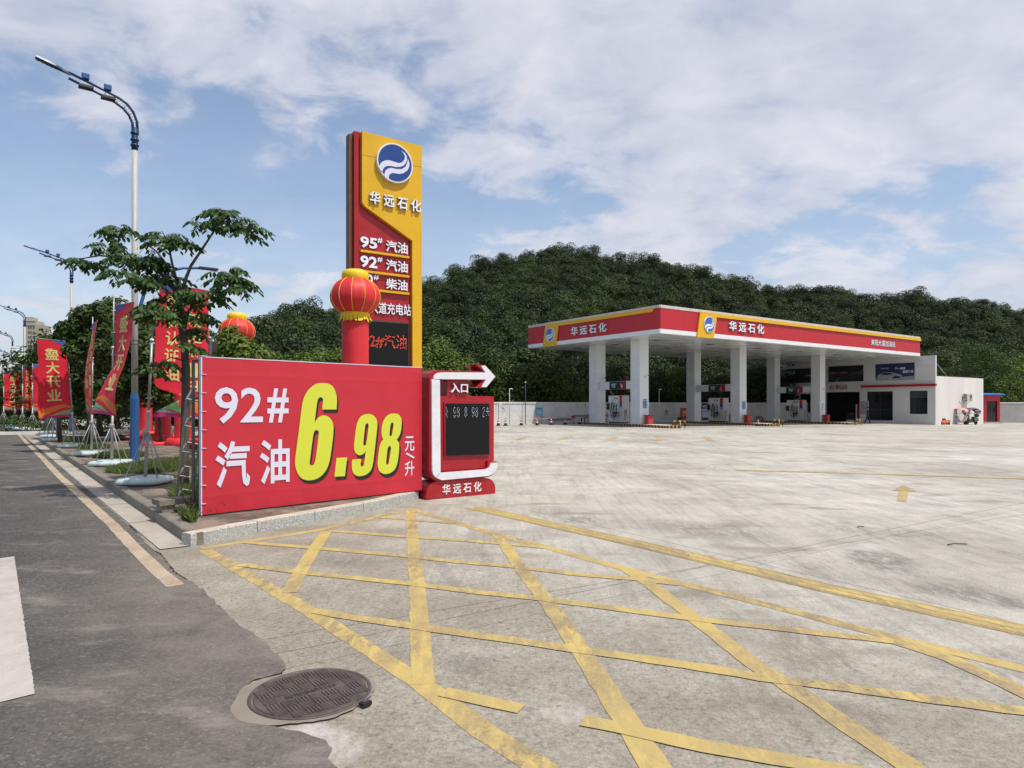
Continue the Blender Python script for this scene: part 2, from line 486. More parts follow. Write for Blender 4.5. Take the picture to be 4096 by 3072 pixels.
def concrete_mat(name, near=True, c0=(0.365, 0.338, 0.287), c1=(0.515, 0.485, 0.428), joints=(), stains_and_bands=()):
    m, nt, b = new_mat(name)
    t = N(nt, 'ShaderNodeTexCoord')
    P = t.outputs['Object']
    def noise(sc, det=6.0, ro=0.6, mp=None, dist=0.0):
        v = P
        if mp:
            q = N(nt, 'ShaderNodeMapping')
            q.inputs['Rotation'].default_value = (0, 0, mp[0])
            q.inputs['Scale'].default_value = (mp[1], mp[2], 1)
            q.inputs['Location'].default_value = (mp[3] if len(mp) > 3 else 0, 0, 0)
            L(nt, P, q.inputs[0]); v = q.outputs[0]
        n = N(nt, 'ShaderNodeTexNoise', inp={'Scale': sc, 'Detail': det, 'Roughness': ro, 'Distortion': dist})
        L(nt, v, n.inputs['Vector'])
        return n.outputs[0]
    big = noise(0.22, 5.0, 0.6)
    base = mixc(nt, ramp(nt, big, [(0.35, 0.0), (0.65, 1.0)]), c0, c1)
    mid = noise(1.1, 8.0, 0.72)
    base = mixc(nt, 1.0, base, ramp(nt, mid, [(0.28, 0.70), (0.5, 0.98), (0.74, 1.18)]), 'MULTIPLY')
    # brushed and driven streaks
    st = noise(1.0, 7.0, 0.75, (R(-36), 7.0, 0.55), 0.6)
    base = mixc(nt, 1.0, base, ramp(nt, st, [(0.34, 0.79), (0.5, 1.0), (0.66, 1.07)]), 'MULTIPLY')
    st2 = noise(1.0, 6.0, 0.7, (R(35), 3.2, 0.22, 7.0), 0.8)
    base = mixc(nt, 1.0, base, ramp(nt, st2, [(0.30, 0.80), (0.46, 1.0), (1.0, 1.0)]), 'MULTIPLY')
    for k_, (an_, of_) in enumerate(((-34, 2.0), (38, 17.0), (8, 29.0), (-62, 41.0))):
        scr = noise(1.0, 8.0, 0.8, (R(an_), 16.0, 0.7, of_), 0.5)
        msk = noise(0.5, 3.0, 0.5, (0.0, 1.0, 1.0, of_ * 3))
        base = mixc(nt, math_n(nt, 'MULTIPLY', math_n(nt, 'MULTIPLY', ramp(nt, scr, [(0.57, 0.0), (0.66, 1.0)]), ramp(nt, msk, [(0.45, 0.0), (0.6, 1.0)])), 0.42), base, (0.15, 0.13, 0.11))
    # broken dark scuffs and pale dust
    patch = noise(0.33, 4.0, 0.55, (R(20), 1.0, 1.0, 3.0))
    grain = noise(9.0, 8.0, 0.8, (R(60), 1.6, 0.6))
    sc = math_n(nt, 'MULTIPLY', ramp(nt, patch, [(0.55, 0.0), (0.66, 1.0)]), ramp(nt, grain, [(0.46, 0.0), (0.60, 1.0)]))
    base = mixc(nt, math_n(nt, 'MULTIPLY', sc, 0.55), base, (0.13, 0.12, 0.11))
    pd = noise(0.55, 6.0, 0.6, (R(-10), 1.0, 1.0, -8.0))
    base = mixc(nt, math_n(nt, 'MULTIPLY', ramp(nt, pd, [(0.58, 0.0), (0.70, 1.0)]), 0.45), base, (0.62, 0.585, 0.55))
    # open aggregate: small pits and stones
    vor = N(nt, 'ShaderNodeTexVoronoi', inp={'Scale': 44.0, 'Randomness': 1.0})
    L(nt, P, vor.inputs['Vector'])
    open_ = noise(0.42, 5.0, 0.65, (0.0, 1.0, 1.0, 11.0))
    pits = math_n(nt, 'MULTIPLY', ramp(nt, vor.outputs['Distance'], [(0.10, 1.0), (0.24, 0.0)]), ramp(nt, open_, [(0.40, 0.15), (0.54, 1.0)]))
    base = mixc(nt, math_n(nt, 'MULTIPLY', pits, 0.8), base, (0.085, 0.072, 0.058))
    fg = noise(70.0, 5.0, 0.8)
    base = mixc(nt, 1.0, base, ramp(nt, fg, [(0.3, 0.86), (0.7, 1.12)]), 'MULTIPLY')
    oil = noise(0.75, 3.0, 0.5, (R(70), 1.0, 2.4, 31.0))
    base = mixc(nt, math_n(nt, 'MULTIPLY', ramp(nt, oil, [(0.58, 0.0), (0.70, 1.0)]), 0.5), base, (0.17, 0.14, 0.105))
    # brown dirt tracked in from the carriageway
    sepq = N(nt, 'ShaderNodeSeparateXYZ'); L(nt, P, sepq.inputs[0])
    nn_ = math_n(nt, 'ADD', math_n(nt, 'MULTIPLY', math_n(nt, 'ADD', sepq.outputs[0], 3.51), 0.787), math_n(nt, 'MULTIPLY', math_n(nt, 'ADD', sepq.outputs[1], -7.32), 0.617))
    near_ = ramp(nt, math_n(nt, 'MULTIPLY', nn_, 0.1), [(0.0, 1.0), (0.15, 0.9), (0.30, 0.38), (0.55, 0.0)])
    base = mixc(nt, math_n(nt, 'MULTIPLY', near_, ramp(nt, mid, [(0.3, 1.0), (0.7, 0.45)])), base, (0.232, 0.200, 0.152))
    speck = noise(17.0, 9.0, 0.88)
    grit = noise(38.0, 9.0, 0.9)
    gr_ = ramp(nt, grit, [(0.36, 0.45), (0.5, 1.0), (0.62, 1.45)])
    base = mixc(nt, math_n(nt, 'ADD', math_n(nt, 'MULTIPLY', near_, 0.55), 0.30), base, mixc(nt, 1.0, base, gr_, 'MULTIPLY'))
    base = mixc(nt, math_n(nt, 'MULTIPLY', ramp(nt, speck, [(0.53, 0.0), (0.63, 0.9)]), math_n(nt, 'ADD', math_n(nt, 'MULTIPLY', near_, 0.75), 0.16)), base, (0.09, 0.078, 0.066))
    base = mixc(nt, math_n(nt, 'MULTIPLY', ramp(nt, speck, [(0.30, 0.55), (0.40, 0.0)]), near_), base, (0.52, 0.48, 0.43))
    # stain marks and broad tone bands of their own shape
    for (sx, sy, ex_, ey_, wd_, colr, amt, ragged) in stains_and_bands:
        dx, dy = ex_ - sx, ey_ - sy; ln = math.hypot(dx, dy); ux, uy = dx / ln, dy / ln
        mx_, my_ = (sx + ex_) / 2, (sy + ey_) / 2
        a_ = math_n(nt, 'MULTIPLY', math_n(nt, 'ADD', math_n(nt, 'MULTIPLY', sepq.outputs[0], ux), math_n(nt, 'ADD', math_n(nt, 'MULTIPLY', sepq.outputs[1], uy), -(mx_ * ux + my_ * uy))), 2.0 / ln)
        b_ = math_n(nt, 'MULTIPLY', math_n(nt, 'ADD', math_n(nt, 'MULTIPLY', sepq.outputs[0], -uy), math_n(nt, 'ADD', math_n(nt, 'MULTIPLY', sepq.outputs[1], ux), -(-mx_ * uy + my_ * ux))), 2.0 / wd_)
        r2 = math_n(nt, 'ADD', math_n(nt, 'MULTIPLY', a_, a_), math_n(nt, 'MULTIPLY', b_, b_))
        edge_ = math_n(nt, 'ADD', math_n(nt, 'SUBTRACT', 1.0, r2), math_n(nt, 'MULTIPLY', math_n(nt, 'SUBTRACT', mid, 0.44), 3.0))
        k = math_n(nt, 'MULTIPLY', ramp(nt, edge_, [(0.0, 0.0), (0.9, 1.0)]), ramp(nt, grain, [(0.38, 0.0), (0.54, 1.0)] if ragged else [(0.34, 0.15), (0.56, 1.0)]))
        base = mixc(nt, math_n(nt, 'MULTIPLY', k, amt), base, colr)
    # sawn joints and hairline cracks
    if joints:
        wob = noise(2.0, 3.0, 0.6)
        wsh = math_n(nt, 'MULTIPLY', math_n(nt, 'SUBTRACT', wob, 0.5), 0.05)
        sep = N(nt, 'ShaderNodeSeparateXYZ'); L(nt, P, sep.inputs[0])
        tot = None
        for (ax, ay, bx, by, wd) in joints:
            dx, dy = bx - ax, by - ay; ln = math.hypot(dx, dy); nx, ny = -dy / ln, dx / ln
            d = math_n(nt, 'ADD', math_n(nt, 'MULTIPLY', sep.outputs[0], nx), math_n(nt, 'MULTIPLY', sep.outputs[1], ny))
            d = math_n(nt, 'ABSOLUTE', math_n(nt, 'ADD', math_n(nt, 'ADD', d, -(ax * nx + ay * ny)), wsh))
            k = math_n(nt, 'LESS_THAN', d, wd)
            tot = k if tot is None else math_n(nt, 'MAXIMUM', tot, k)
        base = mixc(nt, math_n(nt, 'MULTIPLY', tot, 0.62), base, (0.07, 0.06, 0.05))
    L(nt, base, b.inputs['Base Color'])
    L(nt, ramp(nt, mid, [(0.3, 0.72), (0.7, 0.9)]), b.inputs['Roughness'])
    b.inputs['Specular IOR Level'].default_value = 0.3
    hsum = math_n(nt, 'ADD', math_n(nt, 'MULTIPLY', fg, 0.4), math_n(nt, 'MULTIPLY', grain, 0.4))
    hsum = math_n(nt, 'SUBTRACT', hsum, math_n(nt, 'MULTIPLY', pits, 0.8))
    bn = N(nt, 'ShaderNodeBump', inp={'Strength': 0.5, 'Distance': 0.006})
    L(nt, hsum, bn.inputs['Height']); L(nt, bn.outputs[0], b.inputs['Normal'])
    return m

def asphalt_mat():
    m, nt, b = new_mat('asphalt')
    t = N(nt, 'ShaderNodeTexCoord'); P = t.outputs['Object']
    def noise(sc, det=6.0, ro=0.6, loc=0.0, scl=(1, 1, 1), rot=0.0):
        q = N(nt, 'ShaderNodeMapping'); q.inputs['Location'].default_value = (loc, 0, 0); q.inputs['Scale'].default_value = scl
        q.inputs['Rotation'].default_value = (0, 0, rot)
        L(nt, P, q.inputs[0])
        n = N(nt, 'ShaderNodeTexNoise', inp={'Scale': sc, 'Detail': det, 'Roughness': ro}); L(nt, q.outputs[0], n.inputs['Vector'])
        return n.outputs[0]
    big = noise(0.35, 5)
    base = mixc(nt, ramp(nt, big, [(0.35, 0.0), (0.68, 1.0)]), (0.044, 0.044, 0.045), (0.092, 0.084, 0.074))
    vor = N(nt, 'ShaderNodeTexVoronoi', inp={'Scale': 75.0}); L(nt, P, vor.inputs['Vector'])
    sepc = N(nt, 'ShaderNodeSeparateColor'); L(nt, vor.outputs['Color'], sepc.inputs[0])
    base = mixc(nt, 1.0, base, ramp(nt, sepc.outputs[0], [(0.0, 0.55), (0.6, 1.0), (0.93, 1.5), (1.0, 2.5)]), 'MULTIPLY')
    # brown dust towards the mouth of the forecourt
    sep = N(nt, 'ShaderNodeSeparateXYZ'); L(nt, P, sep.inputs[0])
    n_ = math_n(nt, 'ADD', math_n(nt, 'MULTIPLY', math_n(nt, 'ADD', sep.outputs[0], 3.51), 0.787), math_n(nt, 'MULTIPLY', math_n(nt, 'ADD', sep.outputs[1], -7.32), 0.617))
    al = math_n(nt, 'ADD', math_n(nt, 'MULTIPLY', math_n(nt, 'ADD', sep.outputs[0], 3.51), -0.617), math_n(nt, 'MULTIPLY', math_n(nt, 'ADD', sep.outputs[1], -7.32), 0.787))
    near = math_n(nt, 'MULTIPLY', ramp(nt, math_n(nt, 'ADD', math_n(nt, 'MULTIPLY', n_, 0.25), 1.0), [(0.45, 0.0), (0.90, 1.0)]), ramp(nt, math_n(nt, 'MULTIPLY', al, -0.3), [(0.0, 0.45), (0.35, 1.0)]))
    dust = math_n(nt, 'MULTIPLY', near, ramp(nt, noise(1.3, 9, 0.75, 5.0), [(0.35, 0.30), (0.6, 1.0)]))
    fine = noise(45.0, 6, 0.8)
    base = mixc(nt, math_n(nt, 'MULTIPLY', dust, ramp(nt, fine, [(0.3, 0.45), (0.6, 0.95)])), base, (0.22, 0.188, 0.155))
    pale = noise(1.1, 6, 0.65, 40.0, (1.0, 2.2, 1.0), R(52))
    base = mixc(nt, math_n(nt, 'MULTIPLY', ramp(nt, pale, [(0.55, 0.0), (0.68, 1.0)]), 0.40), base, (0.34, 0.29, 0.25))
    L(nt, base, b.inputs['Base Color'])
    b.inputs['Roughness'].default_value = 0.85
    b.inputs['Specular IOR Level'].default_value = 0.35
    hs = math_n(nt, 'ADD', math_n(nt, 'MULTIPLY', vor.outputs['Distance'], -0.8), math_n(nt, 'MULTIPLY', fine, 0.6))
    bn = N(nt, 'ShaderNodeBump', inp={'Strength': 0.75, 'Distance': 0.008})
    L(nt, hs, bn.inputs['Height']); L(nt, bn.outputs[0], b.inputs['Normal'])
    return m
asphalt = asphalt_mat()

def paint_mat(name, c, cw, wear=0.5, grooves=None):
    m, nt, b = new_mat(name)
    t = N(nt, 'ShaderNodeTexCoord'); P = t.outputs['Object']
    q = N(nt, 'ShaderNodeMapping'); q.inputs['Rotation'].default_value = (0, 0, R(-36)); q.inputs['Scale'].default_value = (2.6, 0.8, 1)
    L(nt, P, q.inputs[0])
    n = N(nt, 'ShaderNodeTexNoise', inp={'Scale': 3.0, 'Detail': 10.0, 'Roughness': 0.78, 'Distortion': 0.3}); L(nt, q.outputs[0], n.inputs['Vector'])
    n2 = N(nt, 'ShaderNodeTexNoise', inp={'Scale': 0.6, 'Detail': 4.0}); L(nt, P, n2.inputs['Vector'])
    n3 = N(nt, 'ShaderNodeTexNoise', inp={'Scale': 55.0, 'Detail': 6.0, 'Roughness': 0.8}); L(nt, P, n3.inputs['Vector'])
    k = math_n(nt, 'MULTIPLY', ramp(nt, n.outputs[0], [(0.42, 0.0), (0.55, 1.0)]), ramp(nt, n2.outputs[0], [(0.38, 0.15), (0.56, 1.0)]))
    k = math_n(nt, 'MULTIPLY', k, ramp(nt, n3.outputs[0], [(0.36, 0.25), (0.56, 1.0)]))
    base = mixc(nt, 1.0, c, ramp(nt, n2.outputs[0], [(0.3, 0.92), (0.7, 1.06)]), 'MULTIPLY')
    base = mixc(nt, 1.0, base, ramp(nt, n3.outputs[0], [(0.25, 0.86), (0.7, 1.05)]), 'MULTIPLY')
    base = mixc(nt, math_n(nt, 'MULTIPLY', k, wear), base, cw)
    n6 = N(nt, 'ShaderNodeTexNoise', inp={'Scale': 0.75, 'Detail': 6.0, 'Roughness': 0.7}); L(nt, P, n6.inputs['Vector'])
    n7 = N(nt, 'ShaderNodeTexNoise', inp={'Scale': 24.0, 'Detail': 9.0, 'Roughness': 0.85}); L(nt, q.outputs[0], n7.inputs['Vector'])
    gm = math_n(nt, 'MULTIPLY', ramp(nt, n6.outputs[0], [(0.47, 0.0), (0.60, 1.0)]), ramp(nt, n7.outputs[0], [(0.40, 0.1), (0.58, 0.85)]))
    base = mixc(nt, gm, base, (cw[0] * 1.1, cw[1] * 1.05, cw[2]))
    n5 = N(nt, 'ShaderNodeTexNoise', inp={'Scale': 14.0, 'Detail': 9.0, 'Roughness': 0.85}); L(nt, P, n5.inputs['Vector'])
    hole_ = math_n(nt, 'MULTIPLY', ramp(nt, n5.outputs[0], [(0.60, 0.0), (0.635, 1.0)]), ramp(nt, n2.outputs[0], [(0.42, 0.2), (0.55, 1.0)]))
    L(nt, math_n(nt, 'SUBTRACT', 1.0, hole_), b.inputs['Alpha'])
    L(nt, base, b.inputs['Base Color'])
    b.inputs['Roughness'].default_value = 0.7
    bn = N(nt, 'ShaderNodeBump', inp={'Strength': 0.35, 'Distance': 0.004})
    L(nt, n3.outputs[0], bn.inputs['Height']); L(nt, bn.outputs[0], b.inputs['Normal'])
    return m
road_yellow = paint_mat('road_paint_yellow', (0.53, 0.39, 0.125), (0.22, 0.17, 0.11), 1.0)
road_white = paint_mat('road_paint_white', (0.49, 0.445, 0.405), (0.26, 0.22, 0.18), 0.6)
line_cream = paint_mat('edge_line_paint', (0.48, 0.37, 0.255), (0.25, 0.20, 0.15), 0.7)

def paver_mat():
    m, nt, b = new_mat('pavement_slabs')
    t = N(nt, 'ShaderNodeTexCoord'); P = t.outputs['Object']
    q = N(nt, 'ShaderNodeMapping'); q.inputs['Rotation'].default_value = (0, 0, math.atan2(0.617, 0.787) * -1)
    q.inputs['Scale'].default_value = (1.6, 1.6, 1.6)
    L(nt, P, q.inputs[0])
    br = N(nt, 'ShaderNodeTexBrick', inp={'Scale': 1.0, 'Mortar Size': 0.012, 'Color1': (0.20, 0.155, 0.115, 1), 'Color2': (0.29, 0.215, 0.155, 1), 'Mortar': (0.26, 0.23, 0.20, 1)})
    L(nt, q.outputs[0], br.inputs[0])
    n = N(nt, 'ShaderNodeTexNoise', inp={'Scale': 1.8, 'Detail': 9.0, 'Roughness': 0.75}); L(nt, P, n.inputs['Vector'])
    base = mixc(nt, ramp(nt, n.outputs[0], [(0.44, 0.85), (0.60, 0.0)]), br.outputs[0], (0.060, 0.048, 0.038))
    n3 = N(nt, 'ShaderNodeTexNoise', inp={'Scale': 50.0, 'Detail': 6.0, 'Roughness': 0.8}); L(nt, P, n3.inputs['Vector'])
    base = mixc(nt, 1.0, base, ramp(nt, n3.outputs[0], [(0.3, 0.75), (0.7, 1.2)]), 'MULTIPLY')
    L(nt, base, b.inputs['Base Color']); b.inputs['Roughness'].default_value = 0.9
    bn = N(nt, 'ShaderNodeBump', inp={'Strength': 0.5, 'Distance': 0.006})
    L(nt, n3.outputs[0], bn.inputs['Height']); L(nt, bn.outputs[0], b.inputs['Normal'])
    return m
pavers = paver_mat()
def granite(name, c0, c1, sc=120.0, dirt=0.3, old=(0.10, 0.09, 0.065)):
    m, nt, b = new_mat(name)
    t = N(nt, 'ShaderNodeTexCoord'); P = t.outputs['Object']
    v = N(nt, 'ShaderNodeTexVoronoi', inp={'Scale': sc}); L(nt, P, v.inputs['Vector'])
    sc_ = N(nt, 'ShaderNodeSeparateColor'); L(nt, v.outputs['Color'], sc_.inputs[0])
    base = mixc(nt, sc_.outputs[0], c0, c1)
    n = N(nt, 'ShaderNodeTexNoise', inp={'Scale': 3.0, 'Detail': 8.0, 'Roughness': 0.7}); L(nt, P, n.inputs['Vector'])
    base = mixc(nt, ramp(nt, n.outputs[0], [(0.45, 0.0), (0.68, dirt)]), base, old)
    L(nt, base, b.inputs['Base Color']); b.inputs['Roughness'].default_value = 0.75
    bn = N(nt, 'ShaderNodeBump', inp={'Strength': 0.3, 'Distance': 0.004})
    L(nt, n.outputs[0], bn.inputs['Height']); L(nt, bn.outputs[0], b.inputs['Normal'])
    return m
kerb_new = granite('granite_kerb', (0.16, 0.17, 0.16), (0.62, 0.62, 0.58), 130, 0.25, (0.30, 0.22, 0.14))
kerb_old = granite('weathered_kerb', (0.16, 0.145, 0.11), (0.26, 0.235, 0.185), 60, 0.7)
kerb_top_m = M_('kerb_top_worn', (0.52, 0.44, 0.34), 0.85, var=0.2, scale=4, dirt=0.3, bump=0.1)
gutter_m = M_('gutter_concrete', (0.40, 0.35, 0.29), 0.85, var=0.2, scale=1.3, dirt=0.35, bump=0.15)
collar_m = M_('manhole_collar_mortar', (0.235, 0.20, 0.16), 0.9, var=0.2, scale=3, dirt=0.3, bump=0.3)
soil = M_('soil_and_turf', (0.050, 0.065, 0.022), 0.95, var=0.5, scale=1.5, dirt=0.3)
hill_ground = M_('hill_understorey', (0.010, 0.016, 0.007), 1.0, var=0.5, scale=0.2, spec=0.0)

def leaf_mat(name, dark, light, trans=0.25, hue=(0.16, 0.13, 0.02), inst=False):
    m, nt, b = new_mat(name)
    at = N(nt, 'ShaderNodeAttribute', attribute_name='tint')
    sepc = N(nt, 'ShaderNodeSeparateColor'); L(nt, at.outputs['Color'], sepc.inputs[0])
    geo = N(nt, 'ShaderNodeNewGeometry')
    f = math_n(nt, 'ADD', sepc.outputs[0], math_n(nt, 'MULTIPLY', math_n(nt, 'SUBTRACT', geo.outputs['Random Per Island'], 0.5), 0.5), clamp=True)
    if inst:
        ai = N(nt, 'ShaderNodeAttribute', attribute_name='tree_tint', attribute_type='INSTANCER')
        f = math_n(nt, 'ADD', math_n(nt, 'MULTIPLY', f, 0.6), math_n(nt, 'MULTIPLY', ai.outputs['Fac'], 0.55), clamp=True)
    base = mixc(nt, f, dark, light)
    base = mixc(nt, math_n(nt, 'MULTIPLY', sepc.outputs[1], 0.6), base, hue)
    L(nt, base, b.inputs['Base Color'])
    b.inputs['Roughness'].default_value = 0.55
    b.inputs['Specular IOR Level'].default_value = 0.25
    tr = N(nt, 'ShaderNodeBsdfTranslucent')
    L(nt, base, tr.inputs[0])
    mx = N(nt, 'ShaderNodeMixShader'); mx.inputs[0].default_value = trans
    L(nt, b.outputs[0], mx.inputs[1]); L(nt, tr.outputs[0], mx.inputs[2])
    L(nt, mx.outputs[0], nt.nodes['Material Output'].inputs[0])
    return m
leaf_hill = leaf_mat('hill_leaves', (0.006, 0.017, 0.006), (0.064, 0.098, 0.018), 0.12, (0.07, 0.075, 0.02), inst=True)
leaf_row = leaf_mat('roadside_leaves', (0.022, 0.045, 0.010), (0.078, 0.130, 0.022), 0.25, (0.10, 0.11, 0.02))
leaf_bright = leaf_mat('bright_leaves', (0.070, 0.115, 0.020), (0.17, 0.245, 0.045), 0.3, (0.18, 0.17, 0.03))
leaf_near = leaf_mat('street_tree_leaves', (0.026, 0.068, 0.018), (0.075, 0.145, 0.032), 0.25, (0.12, 0.11, 0.02))
grass_m = leaf_mat('grass_blades', (0.045, 0.085, 0.018), (0.13, 0.19, 0.045), 0.25, (0.30, 0.24, 0.10))
dry_m = leaf_mat('dry_grass', (0.10, 0.085, 0.045), (0.24, 0.20, 0.12), 0.2, (0.3, 0.22, 0.12))
# ------------------------------------------------------------------ mesh helper for very large meshes
def fast_mesh(name, verts, faces, mat, tint=None, kind=None, label=None, cat=None, parent=None, group=None, loc=None):
    """verts (n,3) and faces (m,k) as arrays"""
    me = bpy.data.meshes.new(name)
    n, (m, k) = len(verts), faces.shape
    me.vertices.add(n); me.vertices.foreach_set('co', np.asarray(verts, np.float32).ravel())
    me.loops.add(m * k); me.loops.foreach_set('vertex_index', np.asarray(faces, np.int32).ravel())
    me.polygons.add(m); me.polygons.foreach_set('loop_start', np.arange(0, m * k, k, dtype=np.int32))
    me.update(calc_edges=True)
    if tint is not None:
        at = me.color_attributes.new('tint', 'FLOAT_COLOR', 'POINT')
        c = np.ones((n, 4), np.float32); c[:, :2] = tint; c[:, 2] = 0
        at.data.foreach_set('color', c.ravel())
    me.materials.append(mat)
    me.validate()
    o = bpy.data.objects.new(name, me); COL.objects.link(o)
    if parent: o.parent = parent
    if loc is not None: o.location = loc
    return tag(o, label, cat, group, kind)
gv = np.vectorize(g)
def grid_mesh(name, xs, ys, zf, mat, kind='structure', smooth=True):
    Xg, Yg = np.meshgrid(xs, ys)
    Zg = zf(Xg, Yg)
    v = np.stack([Xg.ravel(), Yg.ravel(), Zg.ravel()], 1)
    nx, ny = len(xs), len(ys)
    i = np.arange((nx - 1) * (ny - 1)); r, c = i // (nx - 1), i % (nx - 1)
    a = r * nx + c
    f = np.stack([a, a + 1, a + nx + 1, a + nx], 1)
    o = fast_mesh(name, v, f, mat, kind=kind)
    if smooth: o.data.polygons.foreach_set('use_smooth', [True] * len(o.data.polygons))
    return o
# ------------------------------------------------------------------ the forecourt, the road, the island
jp = [((2833, 1943), (4096, 1823)), ((2250, 1863), (3280, 1806)), ((2714, 2287), (4096, 2012)), ((3320, 2199), (3945, 2065)),
      ((1900, 1992), (3240, 2300)), ((2270, 1786), (3290, 1873)), ((2823, 1928), (4015, 2062)), ((1779, 2437), (2457, 2324)), ((2300, 1760), (4000, 1742))]
joints = []
for (a, b) in jp:
    p, q = G(*a), G(*b)
    joints.append((p.x, p.y, q.x, q.y, 0.007 if len(joints) not in (3,) else 0.004))
def st_(a, b, wd, c, amt, rg=True):
    p, q = G(*a), G(*b)
    return (p.x, p.y, q.x, q.y, wd * (1.15 if rg and wd < 3 else 1), c, min(.9, amt * (.8 if rg else .6)), rg)
DK = (0.085, 0.078, 0.070); BR = (0.17, 0.135, 0.10); PL = (0.60, 0.56, 0.53)
stains_and_bands = [st_((3440, 2190), (3640, 2300), .55, DK, .75), st_((3600, 2320), (4200, 2440), .6, DK, .75), st_((2560, 2080), (3160, 2170), .9, DK, .55), st_((2260, 2070), (2380, 2090), .6, DK, .55),
          st_((3180, 2490), (3300, 2720), .5, BR, .75), st_((3360, 2800), (3520, 2960), .45, BR, .7), st_((3760, 2850), (3900, 2900), .35, BR, .6), st_((2750, 2800), (3280, 2950), .8, BR, .45),
          st_((2160, 2850), (2420, 2860), .25, PL, .6, False), st_((1240, 2900), (1420, 3060), .3, PL, .7, False), st_((1180, 2950), (1300, 2880), .22, PL, .6, False), st_((1500, 2120), (1640, 2140), .5, DK, .4), st_((1290, 2225), (1480, 2265), .5, DK, .45),
          st_((3850, 2600), (4200, 2720), .9, DK, .45), st_((1800, 2620), (1960, 2700), .3, DK, .5), st_((1090, 2635), (1110, 2640), .09, (.03, .03, .03), .95, False), st_((1010, 2660), (1100, 2670), .14, PL, .6, False),
          st_((1700, 1708), (3500, 1706), 9.0, (.17, .165, .16), .75, False), st_((3300, 1730), (4300, 1760), 9.0, (.42, .36, .30), .5, False),  # one broad darker grey band around the pumps, one beige band
          st_((1730, 2200), (1840, 2380), .10, DK, .35), st_((1880, 2100), (1970, 2300), .10, DK, .3)]
concrete = concrete_mat('forecourt_concrete', joints=joints, stains_and_bands=stains_and_bands)
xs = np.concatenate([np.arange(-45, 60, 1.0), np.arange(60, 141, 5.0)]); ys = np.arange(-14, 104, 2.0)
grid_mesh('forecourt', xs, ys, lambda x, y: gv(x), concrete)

SKY = [(-400, 1500), (0, 1500), (900, 1330), (1000, 1278), (1110, 1238), (1222, 1214), (1340, 1216), (1500, 1180), (1685, 1112), (1780, 1083), (1825, 1048), (1926, 1010),
       (2037, 1000), (2150, 978), (2260, 973), (2390, 978), (2430, 1010), (2500, 1022), (2600, 1020), (2690, 1030), (2780, 1056), (2890, 1084),
       (2963, 1094), (3037, 1130), (3150, 1140), (3205, 1122), (3260, 1130), (3350, 1132), (3426, 1170), (3520, 1168), (3630, 1154), (3704, 1158),
       (3780, 1170), (3850, 1180), (3945, 1198), (4096, 1214), (4500, 1275), (5400, 1380)]
su = np.array([p[0] for p in SKY], float); sv = np.array([p[1] for p in SKY], float)
def ridge(u):
    R_ = np.interp(u, [-400, 900, 1300, 1700, 2100, 2600, 3400, 4200, 5400], [200, 120, 125, 160, 185, 190, 180, 170, 160])
    e = (1618 - np.interp(u, su, sv)) / F
    return R_, e
def foot(x, y):
    return (x + 2.5) * -0.576 + (y - 50.8) * 0.817       # metres behind the site wall
TREE_H = 5.6
def hill(x, y):
    x = np.asarray(x, float); y = np.asarray(y, float)
    D = np.maximum(y, 1.0)
    u = 2048 + F * x / D
    R_, e = ridge(u)
    zr = np.maximum(e * R_ + H - TREE_H, 0.0)
    # distance along this ray at which the foot of the hill starts
    k = x / D
    Dw = (50.8 * 0.817 - 2.5 * 0.576) / (0.817 - 0.576 * k)
    Dw = np.clip(np.where(0.817 - 0.576 * k > 0.05, Dw, 150), 40, 82) + 5.0
    t = (D - Dw) / np.maximum(R_ - Dw, 10)
    up = np.clip(t, 0, 1) ** 1.22
    dn = np.clip(1.0 - (D - R_) / 260.0, 0.15, 1.0)
    fade = np.clip((u - 560) / 380, 0, 1)
    return zr * up * dn * fade * (y > 30)
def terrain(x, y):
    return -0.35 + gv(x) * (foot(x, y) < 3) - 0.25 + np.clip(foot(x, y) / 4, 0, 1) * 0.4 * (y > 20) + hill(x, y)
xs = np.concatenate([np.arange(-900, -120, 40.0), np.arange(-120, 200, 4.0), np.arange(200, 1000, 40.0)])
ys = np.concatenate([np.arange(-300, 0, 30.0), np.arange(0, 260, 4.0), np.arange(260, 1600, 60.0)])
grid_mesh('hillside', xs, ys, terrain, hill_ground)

def ribbon(name, pts, width, mat, up, kind='structure', jit=0.0, parent=None, seg=0.35, mb=None, close=False, taper=(0, 0)):
    """a painted strip laid on the site surface along map points"""
    rnd = random.Random(len(name) * 7 + int(pts[0][0] * 100))
    P = [Vector((p[0], p[1], 0)) for p in pts]
    Q = [P[0]]
    for a, b in zip(P, P[1:]):
        n = max(1, int((b - a).length / seg))
        n = min(n, 120)
        for i in range(1, n + 1): Q.append(a.lerp(b, i / n))
    vs = []; fs = []
    for i, p in enumerate(Q):
        d = (Q[min(i + 1, len(Q) - 1)] - Q[max(i - 1, 0)]).normalized()
        nrm = Vector((-d.y, d.x, 0))
        for sgn in (1, -1):
            q = p + nrm * sgn * (width / 2 + rnd.uniform(-jit, jit))
            vs.append((q.x, q.y, g(q.x) + up))
    for i in range(len(Q) - 1):
        fs.append((2 * i + 1, 2 * i + 3, 2 * i + 2, 2 * i))
    own = mb is None
    mb = mb or MB()
    mb.add(vs, fs, mat)
    return mb.build(name, parent, kind=kind) if own else mb

